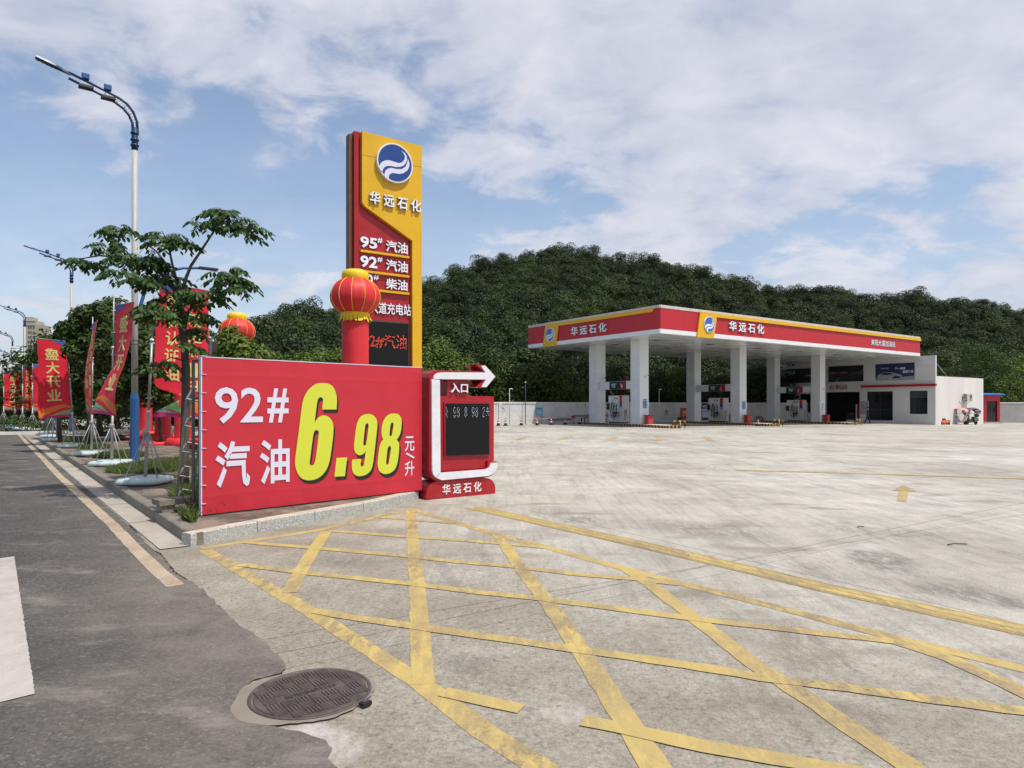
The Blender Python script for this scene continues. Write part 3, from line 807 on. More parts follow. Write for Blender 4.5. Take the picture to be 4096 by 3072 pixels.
# asphalt carriageway
bpx = [(512.7, 2100), (607.6, 2195), (664.6, 2246), (702.5, 2299), (785, 2340), (870, 2420), (949, 2500), (1012, 2537), (1133, 2651), (1140, 2680), (1118, 2700), (1012.7, 2727), (949, 2790),
       (940, 2820), (958, 2850), (1025, 2897), (1110, 2918), (1202, 2929), (1297, 2973), (1323, 3005), (1304, 3072)]
edge = [G(u, v) for u, v in bpx]
rnd = random.Random(5)
rough = []
for a, b in zip(edge, edge[1:]):
    n = max(2, int((b - a).length / 0.06))
    for i in range(n):
        p = a.lerp(b, i / n); rough.append(p + Vector((rnd.uniform(-.012, .012), rnd.uniform(-.012, .012), 0)))
curve_far = [(28.4, -0.30), (36.5, -0.30), (42, -0.7), (47, -1.5), (55, -3.6), (70, -9), (95, -22), (150, -60), (260, -150)]
far = [road(a, n) for a, n in curve_far][::-1]
poly = far + [road(1.0, -0.32)] + rough + [road(-8, -0.5), road(-24, -0.4), road(-24, -22), road(60, -22), road(150, -110), road(260, -200)]
mb = MB()
mb.flat([(p.x, p.y) for p in poly], 0.004, asphalt)
mb.build('road', kind='structure')
# gutter strip, edge line, cycle-lane block marking
mb = MB()
a = 0.0
while a < 28.3:
    mb.flat([tuple(road(a + .01, -0.30)[:2]), tuple(road(min(a + 2.0, 28.4), -0.30)[:2]), tuple(road(min(a + 2.0, 28.4), 0.0)[:2]), tuple(road(a + .01, 0.0)[:2])], 0.008, gutter_m)
    a += 2.01
mb.build('gutter', kind='structure')
lp = [G(*p) for p in ((702.5, 2347), (633, 2290), (569.6, 2226.6), (449, 2100), (235, 1903), (181, 1845), (108.5, 1773), (78, 1740))]
lp += [road(a, n) for a, n in ((42, -1.25), (47, -2.0), (55, -4.1), (70, -9.6), (95, -22.6))]
ribbon('road_edge_line', lp, 0.135, line_cream, 0.009, jit=0.006, seg=0.25)
mb = MB()
c0, c1 = G(57, 2230), G(140.5, 2783.5)
dd = (c1 - c0).normalized(); nn = Vector((dd.y, -dd.x, 0)) * 1
if nn.x > 0: nn = -nn
side = []
for i in range(161):
    p = c0.lerp(c1, i / 160); side.append(p + Vector((rnd.uniform(-.003, .003), rnd.uniform(-.003, .003), 0)))
mb.flat([(p.x, p.y) for p in side] + [tuple((c1 + nn * 0.45 + dd * 0.05)[:2]), tuple((c0 + nn * 0.45 + dd * 0.05)[:2])], 0.010, road_white)
mb.build('road_lane_block', kind='structure')
# a crack across the carriageway
cr = [G(*p) for p in ((60, 2298), (210, 2292), (320, 2278), (440, 2268), (560, 2258), (640, 2254), (680, 2268), (704, 2300))]
ribbon('road_crack', cr, 0.012, black, 0.0052, jit=0.006, seg=0.05)
cr = [G(*p) for p in ((600, 2195), (640, 2215), (660, 2240), (700, 2290), (760, 2330))]
ribbon('gutter_crack', cr, 0.010, black, 0.0052, jit=0.005, seg=0.05)
cr = [G(*p) for p in ((1008, 2540), (1050, 2575), (1090, 2630), (1133, 2652), (1125, 2700))]
ribbon('road_seam_crack', cr, 0.004, black, 0.0052, jit=0.004, seg=0.04)
# service lane behind the island
mb = MB()
mb.flat([tuple(road(a, n)[:2]) for a, n in ((5.5, 3.6), (27.5, 3.6), (27.5, 9.0), (24, 10.5), (9, 10.5))], 0.006, asphalt)
mb.build('service_lane', kind='structure')

# island: slab, kerbs
fp = [G(*p) for p in ((762.7, 2186), (883, 2162), (1090.6, 2120), (1322.5, 2076), (1511.7, 2039.7), (1643, 2006))]
front = fp + [Vector((-1.52, 10.95, 0)), Vector((-1.72, 11.6, 0)), Vector((-2.4, 12.6, 0)), road(7.2, 3.4), road(12, 3.45), road(28.2, 3.45)]
outline = [road(28.4, 0.0)] + [road(27, 0.0), road(0.05, 0.0)] + front[1:] + [road(28.4, 3.3)]
ISL = 0.135
def inset(pts, d):
    out = []
    n = len(pts)
    for i, p in enumerate(pts):
        a, b = pts[i - 1], pts[(i + 1) % n]
        t1 = (p - a).normalized(); t2 = (b - p).normalized()
        n1 = Vector((-t1.y, t1.x, 0)); n2 = Vector((-t2.y, t2.x, 0))
        m = (n1 + n2).normalized()
        out.append(p + m * d / max(0.5, m.dot(n1)))
    return out
ar = sum(outline[i].x * outline[(i + 1) % len(outline)].y - outline[(i + 1) % len(outline)].x * outline[i].y for i in range(len(outline)))
if ar < 0: outline = outline[::-1]
ins = inset(outline, 0.13)
mb = MB()
mb.flat([(p.x, p.y) for p in ins], ISL - 0.004, pavers)
mb.build('pavement', kind='structure')
def kerb(name, pts, mat, top, h=0.14, wdt=0.14, seglen=0.99, z0=-0.05, inward=1, lbl=None):
    """kerb stones along the line; each stone's faces just meet the next, with an open joint"""
    mb = MB()
    P = [Vector(p) for p in pts]
    Lc = [0.0]
    for a, b in zip(P, P[1:]): Lc.append(Lc[-1] + (b - a).length)
    def at(s):
        for i in range(len(P) - 1):
            if s <= Lc[i + 1] + 1e-9:
                t = (s - Lc[i]) / max(1e-9, Lc[i + 1] - Lc[i])
                return P[i].lerp(P[i + 1], min(1, max(0, t))), (P[i + 1] - P[i]).normalized()
        return P[-1], (P[-1] - P[-2]).normalized()
    s = 0.0
    while s < Lc[-1] - 0.1:
        e = min(s + seglen, Lc[-1])
        k = max(1, int((e - s) / 0.25))
        vs = []
        for i in range(k + 1):
            q = s + (e - s - 0.008) * i / k
            p, d = at(q)
            n = Vector((-d.y, d.x, 0)) * inward
            b0 = 0.012
            prof = [(0, z0), (0, h - b0), (b0, h), (wdt - .002, h), (wdt - .002, z0)]
            for (o_, z_) in prof:
                r_ = p + n * o_
                vs.append((r_.x, r_.y, z_ + g(r_.x)))
        fs = []; mats = []
        m5 = 5
        for i in range(k):
            for j in range(4):
                f = (i * m5 + j, i * m5 + j + 1, (i + 1) * m5 + j + 1, (i + 1) * m5 + j)
                fs.append(f)
        fs.append(tuple(range(5))); fs.append(tuple(k * m5 + j for j in range(5)))
        b = len(mb.f)
        mb.add(vs, fs, mat)
        ti = mb.mi(top)
        for i in range(k):
            mb.m[b + i * 4 + 2] = ti
        s = e
    return mb.build(name, kind='structure')
kerb('kerb_street', [road(0.02, 0.0), road(27, 0.0), road(28.4, 0.25)], kerb_old, kerb_old, inward=-1)
kerb('kerb_granite', [road(-0.01, 0.0)] + fp[1:] + front[6:10], kerb_new, kerb_top_m, inward=1, wdt=0.15, h=0.142, seglen=0.9)
# second island beyond the apron
i2 = [road(36.5, 0.0), road(42, -0.3), road(47, -1.1), road(55, -3.2), road(70, -8.6), road(95, -21.4), road(150, -58)]
in2 = [road(150, -50), road(95, -14), road(70, -2), road(55, 1.5), road(47, 3.0), road(38, 4.5), road(36.5, 3.5)]
mb = MB()
pp = [(p.x, p.y) for p in i2] + [(p.x, p.y) for p in in2]
mb.flat(pp, 0.12, soil)
mb.build('verge', kind='structure')
kerb('kerb_far', i2[:6], kerb_old, kerb_old, inward=-1, seglen=2.0)
# painted yellow lines
YL = {
 'a': ([(820, 2200), (1242, 2447), (1680, 2730), (1942, 2931), (2139, 3058), (2300, 3160)], .150),
 'b': ([(806, 2194), (1040, 2158), (1267, 2122), (1493, 2073), (1652, 2038)], .13),
 'c': ([(1640, 2037), (1836, 2094), (1977, 2136.6), (2189, 2190), (2401, 2249.6), (2600, 2302), (3094, 2426), (3518, 2536), (3660, 2571), (4096, 2677), (4400, 2750)], .145),
 'd': ([(1890, 2029), (2598, 2186), (3306, 2352), (4096, 2522), (4500, 2612)], .30),
 'e': ([(1641, 2042), (1670, 2359), (1684, 2592), (1690, 2712), (1692, 2738)], .15),
 'f': ([(1990, 2138), (2083, 2274), (2189, 2408.6), (2302, 2571), (2429, 2769), (2598.6, 3030), (2680, 3160)], .15),
 'g': ([(2508, 2279), (2600, 2338), (2812, 2500), (3024, 2663), (3236, 2797), (3412, 2917), (3645, 3072), (3800, 3180)], .15),
 'h': ([(3580, 2566), (3801, 2636), (4096, 2772), (4300, 2870)], .15),
 'i': ([(1306, 2126), (1221, 2252), (1158, 2372)], .15),
 'j': ([(1508, 2068), (1664, 2082), (1817, 2094)], .13),
 'k': ([(1318, 2124), (1624, 2147), (1821, 2161), (2033, 2177), (2182, 2191)], .13),
 'l': ([(980, 2170), (1200, 2188), (1412, 2207), (1624, 2226), (1836, 2249), (2047, 2267), (2330, 2301), (2542, 2317), (2720, 2338)], .13),
 'm': ([(960, 2260), (1242, 2295.6), (1624, 2334), (1906, 2370), (2118, 2391), (2401, 2428), (2598, 2454), (2854, 2486), (3200, 2525), (3447, 2553), (3610, 2571)], .13),
 'n': ([(1262, 2445), (1400, 2470), (1624, 2502), (1977, 2553), (2245, 2591), (2600, 2641), (2882, 2684), (3038, 2712), (3377, 2753), (3730, 2800), (4096, 2848), (4300, 2875)], .13),
 'o': ([(1772, 2770), (1977, 2815), (2086, 2839)], .13),
 'p': ([(2330, 2886), (2471, 2912), (2614, 2945), (2812, 2988), (3094, 3037), (3306, 3075), (3700, 3140)], .13),
 'q': ([(2950, 1881), (3440, 1894), (4096, 1916), (4400, 1926)], .26),
}
for i, (k, (pts, wd)) in enumerate(YL.items()):
    P = [G(*p) for p in pts]
    ribbon('painted_line', P, wd * (.9 if k not in 'dq' else 1), road_yellow, 0.0018 + i * 0.0003, jit=0.006, seg=0.10 if k not in 'dq' else 0.3)
for k, (o0, wd) in enumerate(((-0.10, .012), (-0.135, .008), (0.0, .006), (0.12, .006))):
    P = [G(*p) for p in YL['d'][0]]
    dirn = (P[-1] - P[0]).normalized(); n = Vector((-dirn.y, dirn.x, 0))
    ribbon('line_groove', [p + n * (o0 if k < 2 else o0) for p in P], wd, M_('groove', (0.34, 0.24, 0.10), 0.9) if k == 0 else bpy.data.materials['groove'], 0.0042, seg=0.5)
# direction arrow
mb = MB()
t_, l_, r_ = G(3613.6, 1941), G(3566, 1963.6), G(3666.6, 1967)
a_, b_, c_, d_ = G(3597, 1965), G(3587.5, 2004.5), G(3626, 2006.5), G(3634, 1966.5)
for poly in ([t_, l_, r_], [a_, b_, c_, d_]):
    mb.flat([(p.x, p.y) for p in poly], 0.0075 if len(poly) == 3 else 0.0065, road_yellow, zf=lambda x, y: g(x))
mb.build('direction_arrow', kind='structure')
mb = MB()
for (a, b) in (((2066, 1758), (2114, 1747)), ((2247, 1757), (2282, 1747)), ((2436, 1762), (2464, 1747)), ((2634, 1763), (2642, 1747)), ((2843, 1763), (2823, 1748))):
    ribbon('dash', [G(*a), G(*b)], 0.3 if a[0] > 2400 else .28, road_yellow, 0.006, mb=mb)
mb.build('parking_dashes', kind='structure')
# white skid of mortar round the manhole, then the manhole itself
mc = G(1244, 2778)
mrad = 0.318
mb = MB()
ring = []
for k in range(60):
    t = 2 * math.pi * k / 60
    rr = mrad + 0.014 + 0.07 * max(0, -math.cos(t - .5)) + 0.012 * math.sin(5 * t) + rnd.uniform(-.008, .008)
    ring.append((mc.x + rr * math.cos(t), mc.y + rr * math.sin(t)))
mb.flat(ring, 0.0046, collar_m)
mb.build('mortar_collar', kind='structure')
mh = thing('manhole_cover', (mc.x, mc.y, 0.0), R(38), 'round cast iron manhole cover with a basket weave pattern, set where asphalt meets concrete', 'manhole cover')
mb = MB()
mb.lathe([(mrad, 0.0), (mrad, 0.010), (mrad - .004, 0.012), (mrad - .018, 0.012), (mrad - .02, 0.003)], cast_iron, n=72)
mb.build('frame', mh)
mb = MB()
mb.lathe([(mrad - .026, 0.0), (mrad - .026, 0.0095), (mrad - .030, 0.011), (mrad - 0.04, 0.011)], cast_iron, n=72)
cell = 0.073
for i in range(-5, 6):
    for j in range(-5, 6):
        cx, cy = i * cell, j * cell
        if math.hypot(cx, cy) > mrad - .052: continue
        if j == 0 and abs(i) < 3: continue
        for q in range(4):
            o_ = (q - 1.5) * cell * 0.245
            if (i + j) % 2: mb.box(cx - cell * .46, cx + cell * .46, cy + o_ - .0055, cy + o_ + .0055, 0.0105, 0.0155, cast_iron)
            else: mb.box(cx + o_ - .0055, cx + o_ + .0055, cy - cell * .46, cy + cell * .46, 0.0105, 0.0155, cast_iron)
mb.build('lid', mh)
mb = MB()
Mx = Matrix.Rotation(R(-90), 4, 'X')
mb.M = Matrix.Rotation(R(-90), 4, 'X')
letters(mb, '雨污水检查井', -0.14, 0.14, -0.022, 0.022, -0.0105, cast_iron, 0.0, 0.006)
mb.M = None
mb.build('lettering', mh)
mb = MB()
mb.box(0.07, 0.125, -mrad - .045, -mrad - .002, 0.0, 0.022, black_plastic, bev=.005)
mb.box(0.08, 0.115, -mrad - .036, -mrad - .012, 0.0222, 0.025, grey_dark)
hinge = mb.build('hinge', mh)
hinge.rotation_euler = (0, 0, R(12))
# ------------------------------------------------------------------ round emblem (blue disc, white waves)
def emblem(mb, cx, cz, r, y, depth, rim_m, disc_m, wave_m):
    n = 48
    circ = lambda rr: [(cx + rr * math.cos(2 * math.pi * k / n), cz + rr * math.sin(2 * math.pi * k / n)) for k in range(n)]
    mb.prism(circ(r), y - depth, y, rim_m)
    mb.prism(circ(r * 0.93), y - depth - 0.006, y - depth + .002, disc_m)
    def cv(pts): return [(cx + (px - 612) / 121.0 * r, cz + (-(py - 265) + .0 + 0.20 * (px - 612)) / 126.0 * r) for px, py in pts]
    up = [(503, 292), (512, 272), (524, 260), (545, 251), (570, 249), (600, 257), (632, 266), (655, 263), (672, 246), (678, 226), (668, 203), (650, 184),
          (676, 200), (690, 222), (692, 243), (684, 264), (668, 282), (645, 291), (615, 292), (585, 286), (560, 285), (543, 291), (532, 303), (525, 322), (512, 312)]
    lo = [(540, 352), (540, 330), (547, 314), (562, 303), (585, 298), (620, 305), (655, 305), (680, 290), (693, 265), (698, 236), (707, 262), (708, 285), (695, 312),
          (668, 331), (640, 337), (612, 333), (590, 331), (573, 340), (567, 356), (569, 378), (552, 367)]
    mb.prism(cv(up), y - depth - 0.012, y - depth - .004, wave_m)
    mb.prism(cv(lo), y - depth - 0.012, y - depth - .004, wave_m)
# ------------------------------------------------------------------ canopy
SH = 4.78
C0 = Vector(((2639.8 - 2048) / F * (F * SH / 285.1), F * SH / 285.1, H + SH))    # near lower corner of the canopy
CL, CW, CH = 37.3, 14.75, 1.91
can = thing('station_canopy', (C0.x, C0.y, g(C0.x)), A1, 'large red and white fuel station canopy with a yellow band, on six square columns', 'canopy')
cz = C0.z - g(C0.x)
mb = MB()
mb.box(0.02, CL - 0.02, 0.02, CW - 0.02, 0.0, CH - 0.25, white_gloss)
mb.v = [(a, b, c + cz) for a, b, c in mb.v]
mb.build('roof_body', can)
# ceiling: ribbed panels with recessed lamps
mb = MB()
k = 0
yy = 0.05
while yy < CW - 0.4:
    mb.box(0.05, CL - .05, yy, yy + 0.285, cz - 0.03, cz - 0.003, white_gloss)
    yy += 0.30
mb.build('ceiling_panels', can)
def fascia(parent, length, M, bar_from, panel_at, logo_u, bar_to=None):
    """x runs along the face, z up from the lower edge; built in the face's own frame and carried there by M"""
    mb = MB(M)
    mb.box(-0.0, length, -0.05, 0.02, 0.0, 0.295, white)
    mb.box(0.0, length, -0.06, 0.02, CH - 0.20, CH, offwhite)
    mb.build('white_trim', parent)
    mb = MB(M)
    x = 0.0
    while x < length - .01:
        e = min(x + 2.44, length)
        mb.box(x + .004, e - .004, -0.035, 0.018, 0.297, CH - 0.202, red)
        x = e
    mb.box(0.02, length - .02, -0.028, 0.015, 0.30, CH - 0.21, red_dark)
    mb.build('red_fascia', parent)
    a, b = panel_at
    sl_ = 0.34
    mb = MB(M)
    mb.prism([(a, -0.06), (b, -0.06), (b + sl_, CH - 0.15 - 0.30), (b + sl_ + .03, CH - 0.15), (a + sl_ + .02, CH - 0.15)], -0.16, -0.0605, yellow)
    mb.build('yellow_panel', parent)
    mb = MB(M)
    e = bar_to if bar_to else length
    mb.prism([(b + sl_ + .01, CH - 0.42), (e - (0.12 if bar_to else 0), CH - 0.42), (e, CH - 0.17), (b + sl_ + .035, CH - 0.17)], -0.15, -0.0605, yellow)
    mb.build('yellow_band', parent)
# left face (towards the street): frame x = -E2, origin at the far left corner
Pa = Plane(C0, A2)
far_s = -CW
def MatFace(ang, ox, oy, oz):
    return Matrix.Translation((ox, oy, oz)) @ Matrix.Rotation(ang, 4, 'Z')
MA = MatFace(-math.pi / 2, 0, CW, cz)
MBf = MatFace(0, 0, 0, cz)
def sA(u, v): s, z = Pa.on(u, v); return s + CW, z
Pb = Plane(C0, A1)
a0 = sA(2100 + 283 / 3.687, 1200 + 683 / 3.687)[0]; a1 = sA(2100 + 470 / 3.687, 1200 + 663 / 3.687)[0]
fascia(can, CW, MA, 0, (a0, a1), 0, bar_to=sA(2100 + 1915 / 3.687, 1200 + 130 / 3.687)[0])
b0 = Pb.on(2700 + 225 / 2.766, 1345)[0]; b1 = Pb.on(2700 + 410 / 2.766, 1345)[0]
fascia(can, CL, MBf, 0, (b0, b1), 0)
for M, uv, r_ in ((MA, sA(2208, 1339.7), 0.54), (MBf, Pb.on(2828.3, 1299.3), 0.56)):
    mb = MB(M); emblem(mb, uv[0], uv[1], r_, -0.161, 0.07, white, blue_logo2, white); mb.build('emblem', can)
def text_on(parent, M, txt, fA, p0, p1, y, mat, bold, depth, z=None, name='lettering'):
    s0, s1 = fA(*p0)[0], fA(*p1)[0]
    mb = MB(M); letters(mb, txt, s0, s1, z[0], z[1], y, mat, bold, depth, side=letter_side); return mb.build(name, parent)
text_on(can, MA, '华 远 石 化', sA, (2289, 1330), (2430, 1330), -0.036, letter_white, 0.018, 0.11, (0.55, 1.24))
text_on(can, MBf, '华 远 石 化', Pb.on, (2911, 1330), (3050, 1330), -0.036, letter_white, 0.018, 0.11, (0.62, 1.34))
text_on(can, MBf, '耒阳大道加油站', Pb.on, (3481, 1370), (3577, 1370), -0.036, letter_white, 0.004, 0.05, (0.62, 1.16))
# back fascias (plain)
mb = MB()
mb.box(0, CL, CW - .01, CW + .03, cz, cz + CH, white); mb.box(CL - .01, CL + .03, 0, CW, cz, cz + CH, white)
mb.build('rear_fascia', can)
# columns
S82 = 0.82
cols = [((11.3, 59.4), (8.2, 65.0)), ((23.5, 69.3), (20.4, 75.0)), ((36.3, 79.1), (32.85, 83.8))]
def pw(u, D): return (X(u, D) , D)
colB = [(2559, 262.5), (2959, 225), (3280, 197)]
colA = [(2387.6, 240), (2777.7, 208), (3099, 186)]
PWD = 0.92
CP = []
for lst in (colB, colA):
    for (u, dv) in lst:
        D = F * (SH - .03) / dv
        CP.append(Vector((X(u, D), D, 0)))          # the edge between the two visible faces
for i, p in enumerate(CP):
    # local frame of the canopy
    q = Matrix.Rotation(-A1, 3, 'Z') @ (p - Vector((C0.x, C0.y, 0)))
    gz = g(p.x) - g(C0.x)
    x0, y0 = q.x, q.y
    mb = MB()
    mb.box(x0, x0 + PWD, y0, y0 + PWD, gz + 0.05, cz - 0.032, white_gloss)
    for zz_ in (1.75, 3.4, 5.0):
        mb.box(x0 - .004, x0 + PWD + .004, y0 - .004, y0 + PWD + .004, gz + zz_, gz + zz_ + 0.012, offwhite)
    mb.box(x0 + 0.03, x0 + PWD - .03, y0 + .03, y0 + PWD - .03, cz - 0.0319, cz - .0305, white_gloss)
    mb.build('column', can)
rnd = random.Random(3)
for i in range(6):
    for j in range(3):
        cx_, cy_ = 3.0 + i * 6.2, 3.1 + j * 4.4
        mb = MB(); mb.box(cx_, cx_ + .5, cy_, cy_ + .5, cz - 0.045, cz - .031, grey_dark); mb.build('recessed_lamp', can)

# ------------------------------------------------------------------ islands with columns, signs, dispensers
def mix(a, b, t): return a * (1 - t) + b * t
isl_list = []
for i in range(3):
    pb, pa = CP[i], CP[3 + i]
    ang = math.atan2((pb - pa).y, (pb - pa).x)          # along the lane towards the near end
    isl_list.append((pb, pa, ang))
lab_i = ['fuel island with yellow and black striped kerb below lane sign 1', 'fuel island with striped kerb below lane sign 2', 'fuel island with striped kerb below lane sign 3, nearest the shop']
lane_lab = ['white beam between two canopy columns with green lane sign reading 92 0 1', 'white beam between two canopy columns with lane sign reading 92 0 2', 'white beam between two canopy columns with lane sign reading 92 0 3']
pump_lab = ['grey fuel dispenser with black hoses on the island of lane 1', 'grey fuel dispenser with black hoses on the island of lane 2', 'grey fuel dispenser with black hoses on the island of lane 3']
IH = 0.17
def make_pump(i, loc, rz):
    t = thing('fuel_dispenser', loc, rz, pump_lab[i], 'fuel dispenser', 'fuel dispensers under the canopy')
    W_, D_, Ht = 1.75, 0.62, 2.12
    mb = MB()
    mb.box(0, W_, 0, D_, 0.10, Ht, pump_grey, bev=.02)
    mb.box(0.02, W_ - .02, .03, D_ - .03, 0.0, 0.10, grey_dark)
    mb.box(0.02, 0.62, -0.012, -0.002, 1.62, Ht - .03, pump_white)
    mb.box(0.02, 0.62, -0.012, -0.002, 0.2, 0.98, pump_white)
    mb.build('cabinet', t)
    mb = MB()
    mb.box(-0.05, 0.62, -0.16, -0.003, 0.98, 1.60, pump_grey, bev=.015)
    mb.box(-0.02, 0.36, -0.168, -0.161, 1.04, 1.55, glass_dark)
    mb.build('display', t)
    mb = MB()
    for q in range(2):
        x0 = 0.76 + q * 0.30
        mb.box(x0, x0 + 0.22, -0.10, -0.003, 0.92, Ht - .01, pump_white, bev=.01)
        mb.box(x0 + .05, x0 + .17, -0.106, -0.101, 1.83, 1.98, (red_dark, green_dark)[q])
        mb.box(x0 + .05, x0 + .17, -0.106, -0.101, 1.22, 1.37, grey_dark)
        mb.box(x0 + .05, x0 + .17, -0.106, -0.101, 0.99, 1.13, grey_dark)
    mb.build('nozzle_tower', t)
    mb = MB()
    mb.box(1.38, 1.66, -0.012, -0.002, 1.62, Ht - .02, red)
    mb.box(1.38, 1.66, -0.012, -0.002, 1.17, 1.62, navy)
    mb.box(1.42, 1.62, -0.016, -0.0125, 1.22, 1.27, white)
    mb.build('side_panel', t)
    mb = MB()
    rnd = random.Random(11 + i)
    for q in range(5):
        xs_ = 0.62 + q * 0.17
        pts = []
        drop = rnd.uniform(0.05, 0.28); xe = xs_ + rnd.uniform(-.35, .35)
        for k in range(15):
            tt = k / 14
            pts.append((xs_ + (xe - xs_) * tt + 0.10 * math.sin(tt * 6.28) * (1 if q % 2 else -1), -0.16 - 0.10 * math.sin(tt * math.pi), 1.55 * (1 - tt) ** 2 + 2 * drop * (1 - tt) * tt * .2 + 0.80 * tt ** 2 + (drop - .25) * 4 * tt * (1 - tt) * .6))
        mb.tube(pts, 0.017, black_plastic, n=6)
    mb.tube([(0.66, -.14, 1.75), (0.60, -.17, 1.2), (0.52, -.2, .7), (.60, -.2, .35), (.80, -.2, .3), (.95, -.17, .75)], 0.018, black_plastic, n=6)
    mb.tube([(W_ + .03, .2, 1.0), (W_ + .05, .2, .5), (W_ + .05, .2, .2)], 0.018, black_plastic, n=6)
    mb.tube([(W_ + .03, .3, 1.1), (W_ + .14, .3, .6), (W_ + .25, .3, .45)], 0.018, black_plastic, n=6)
    mb.build('hose', t)
    for q in range(2):
        x0 = 0.80 + q * 0.30
        mb = MB()
        mb.box(x0, x0 + .14, -0.24, -.11, 0.72, 0.9, (bin_red, black_plastic)[q], bev=.02)
        mb.tube([(x0 + .07, -.2, .75), (x0 + .07, -.22, .55), (x0 + .0, -.22, .45)], .02, black_plastic, n=6)
        mb.build('nozzle', t)
    return t
sand = None
for i, (pb, pa, ang) in enumerate(isl_list):
    d = Vector((math.cos(ang), math.sin(ang), 0)); n = Vector((-d.y, d.x, 0))     # d: towards the near end, n: away from the street side
    Lp = (pb - pa).length
    base = Vector((pa.x, pa.y, g((pa.x + pb.x) / 2)))
    t = thing('pump_island', base, ang, lab_i[i], 'fuel island', 'fuel islands under the canopy')
    x0, x1 = -1.7, Lp + 3.05
    y0, y1 = -0.22, 1.14
    mb = MB(); mb.box(x0 + .02, x1 - .02, y0 + .02, y1 - .02, -0.08, IH, wall_cap, bev=.01); mb.build('slab', t)
    mb = MB()
    k = 0
    xx = x0
    while xx < x1:
        e = min(xx + 0.17, x1)
        m = stripe_y if k % 2 else stripe_k
        for (yy_, sg) in ((y0, 1), (y1, -1)):
            a_, b_ = (yy_, yy_ + .0205 * sg)
            mb.prism([(xx, -0.08), (e, -0.08), (max(e - .13, x0), IH + .003), (max(xx - .13, x0), IH + .003)], min(a_, b_), max(a_, b_), m)
        xx = e; k += 1
    for (xa, xb) in ((x0, x0 + .02), (x1 - .02, x1)):
        kk = 0; yv = y0 + .021
        while yv < y1 - .03:
            ye = min(yv + .17, y1 - .021)
            mb.box(xa - (.0 if xa == x0 else 0), xb, yv, ye, -0.08, IH + .003, stripe_y if kk % 2 else stripe_k)
            yv = ye; kk += 1
    mb.build('striped_edge', t)
    # lane sign beam
    zt = H + (1618 - 1521.5) / F * 48.9 - base.z; 
    b = thing('lane_sign_beam', Vector((pa.x, pa.y, base.z)) , ang, lane_lab[i], 'lane sign', 'lane sign beams between the columns')
    ya, yb = 0.24, 0.68
    mb = MB(); mb.box(PWD * .0 + 0.0 + .005, Lp - PWD - .005, ya, yb, zt - 0.60, zt, white_gloss); mb.build('beam', b)
    # p corner edge is the nearest corner of each column: column A spans x in [-PWD,0]; column B spans [Lp-PWD, Lp]
    mb = MB()
    xa = Plane(base, ang).on((2430, 2828, 3140)[i], 1540)[0]; xb = Plane(base, ang).on((2494, 2893, 3206)[i], 1540)[0]
    mb.box(xa, xb, ya - 0.05, ya - .002, zt - .60, zt - .02, green_dark)
    mb.prism([(xb - .72, zt - .60), (xb, zt - .60), (xb, zt - .02), (xb - .50, zt - .02)], ya - 0.056, ya - .0505, red_dark)
    letters(mb, '92', xa + .28, xa + .72, zt - .46, zt - .16, ya - .0505, letter_white, 0.01, .004)
    letters(mb, '#', xa + .76, xa + .86, zt - .24, zt - .14, ya - .0505, letter_white, 0.0, .004)
    letters(mb, '0', xa + 1.32, xa + 1.50, zt - .44, zt - .16, ya - .0505, letter_white, 0.01, .004)
    letters(mb, '#', xa + 1.56, xa + 1.66, zt - .24, zt - .14, ya - .0505, letter_white, 0.0, .004)
    letters(mb, str(i + 1), xb - .50, xb - .38, zt - .50, zt - .24, ya - .0565, letter_white, 0.01, .003)
    mb.build('sign_panel', b)
    make_pump(i, base + d * Plane(base + n * .2, ang).on((2434, 2834, 3147)[i], 1640)[0] + n * 0.20 + Vector((0, 0, IH)), ang)
    # sand bin by the near column
    bp = pb + d * 0.35 + n * 0.55; bp.z = base.z + IH
    if sand is None:
        sand = thing('fire_sand_bin', bp, ang, 'red square bin beside the column of lane 1', 'bin', 'red bins on the islands')
        mb = MB(); mb.box(-.22, .22, -.22, .22, 0.0, .62, bin_red, bev=.02); mb.build('body', sand)
        mb = MB(); mb.box(-.25, .25, -.25, .25, .62, .68, red_dark, bev=.015); mb.build('lid', sand)
    else:
        dup(sand, bp, ang, ('', 'red square bin beside the column of lane 2', 'red square bin beside the column of lane 3')[i])
    # stacked water cartons beside the pump
    mb = MB()
    for q in range(3):
        mb.box(0, .42, 0, .34, q * .25 + .002, q * .25 + .245, bag_blue, bev=.02)
    mb.build('carton_stack', None, loc=base + d * 3.75 + n * .35 + Vector((0, 0, IH)), rz=ang, label='stack of shrink-wrapped water packs beside the dispenser of lane %d' % (i + 1), cat='water packs', group='water packs on the islands')
    # notices on the column
    mb = MB()
    qx = pb + n * 0.36 - d * 0.0
    for r_ in range(3):
        for c_ in range(2):
            mb.box(c_ * .17, c_ * .17 + .155, -0.012, 0.0, r_ * .22, r_ * .22 + .2, flag_blue)
            mb.box(c_ * .17 + .05, c_ * .17 + .105, -0.015, -0.0125, r_ * .22 + .06, r_ * .22 + .14, white)
    mb.box(.38, .50, -0.01, 0.0, .12, .42, white)
    mb.build('notice_board', None, loc=Vector((pb.x, pb.y, base.z + 1.35)) + n * 0.34 + d * 0.003, rz=ang + math.pi / 2, label='six small blue and white notices on the column of lane %d' % (i + 1), cat='notice', group='blue notices on the columns')
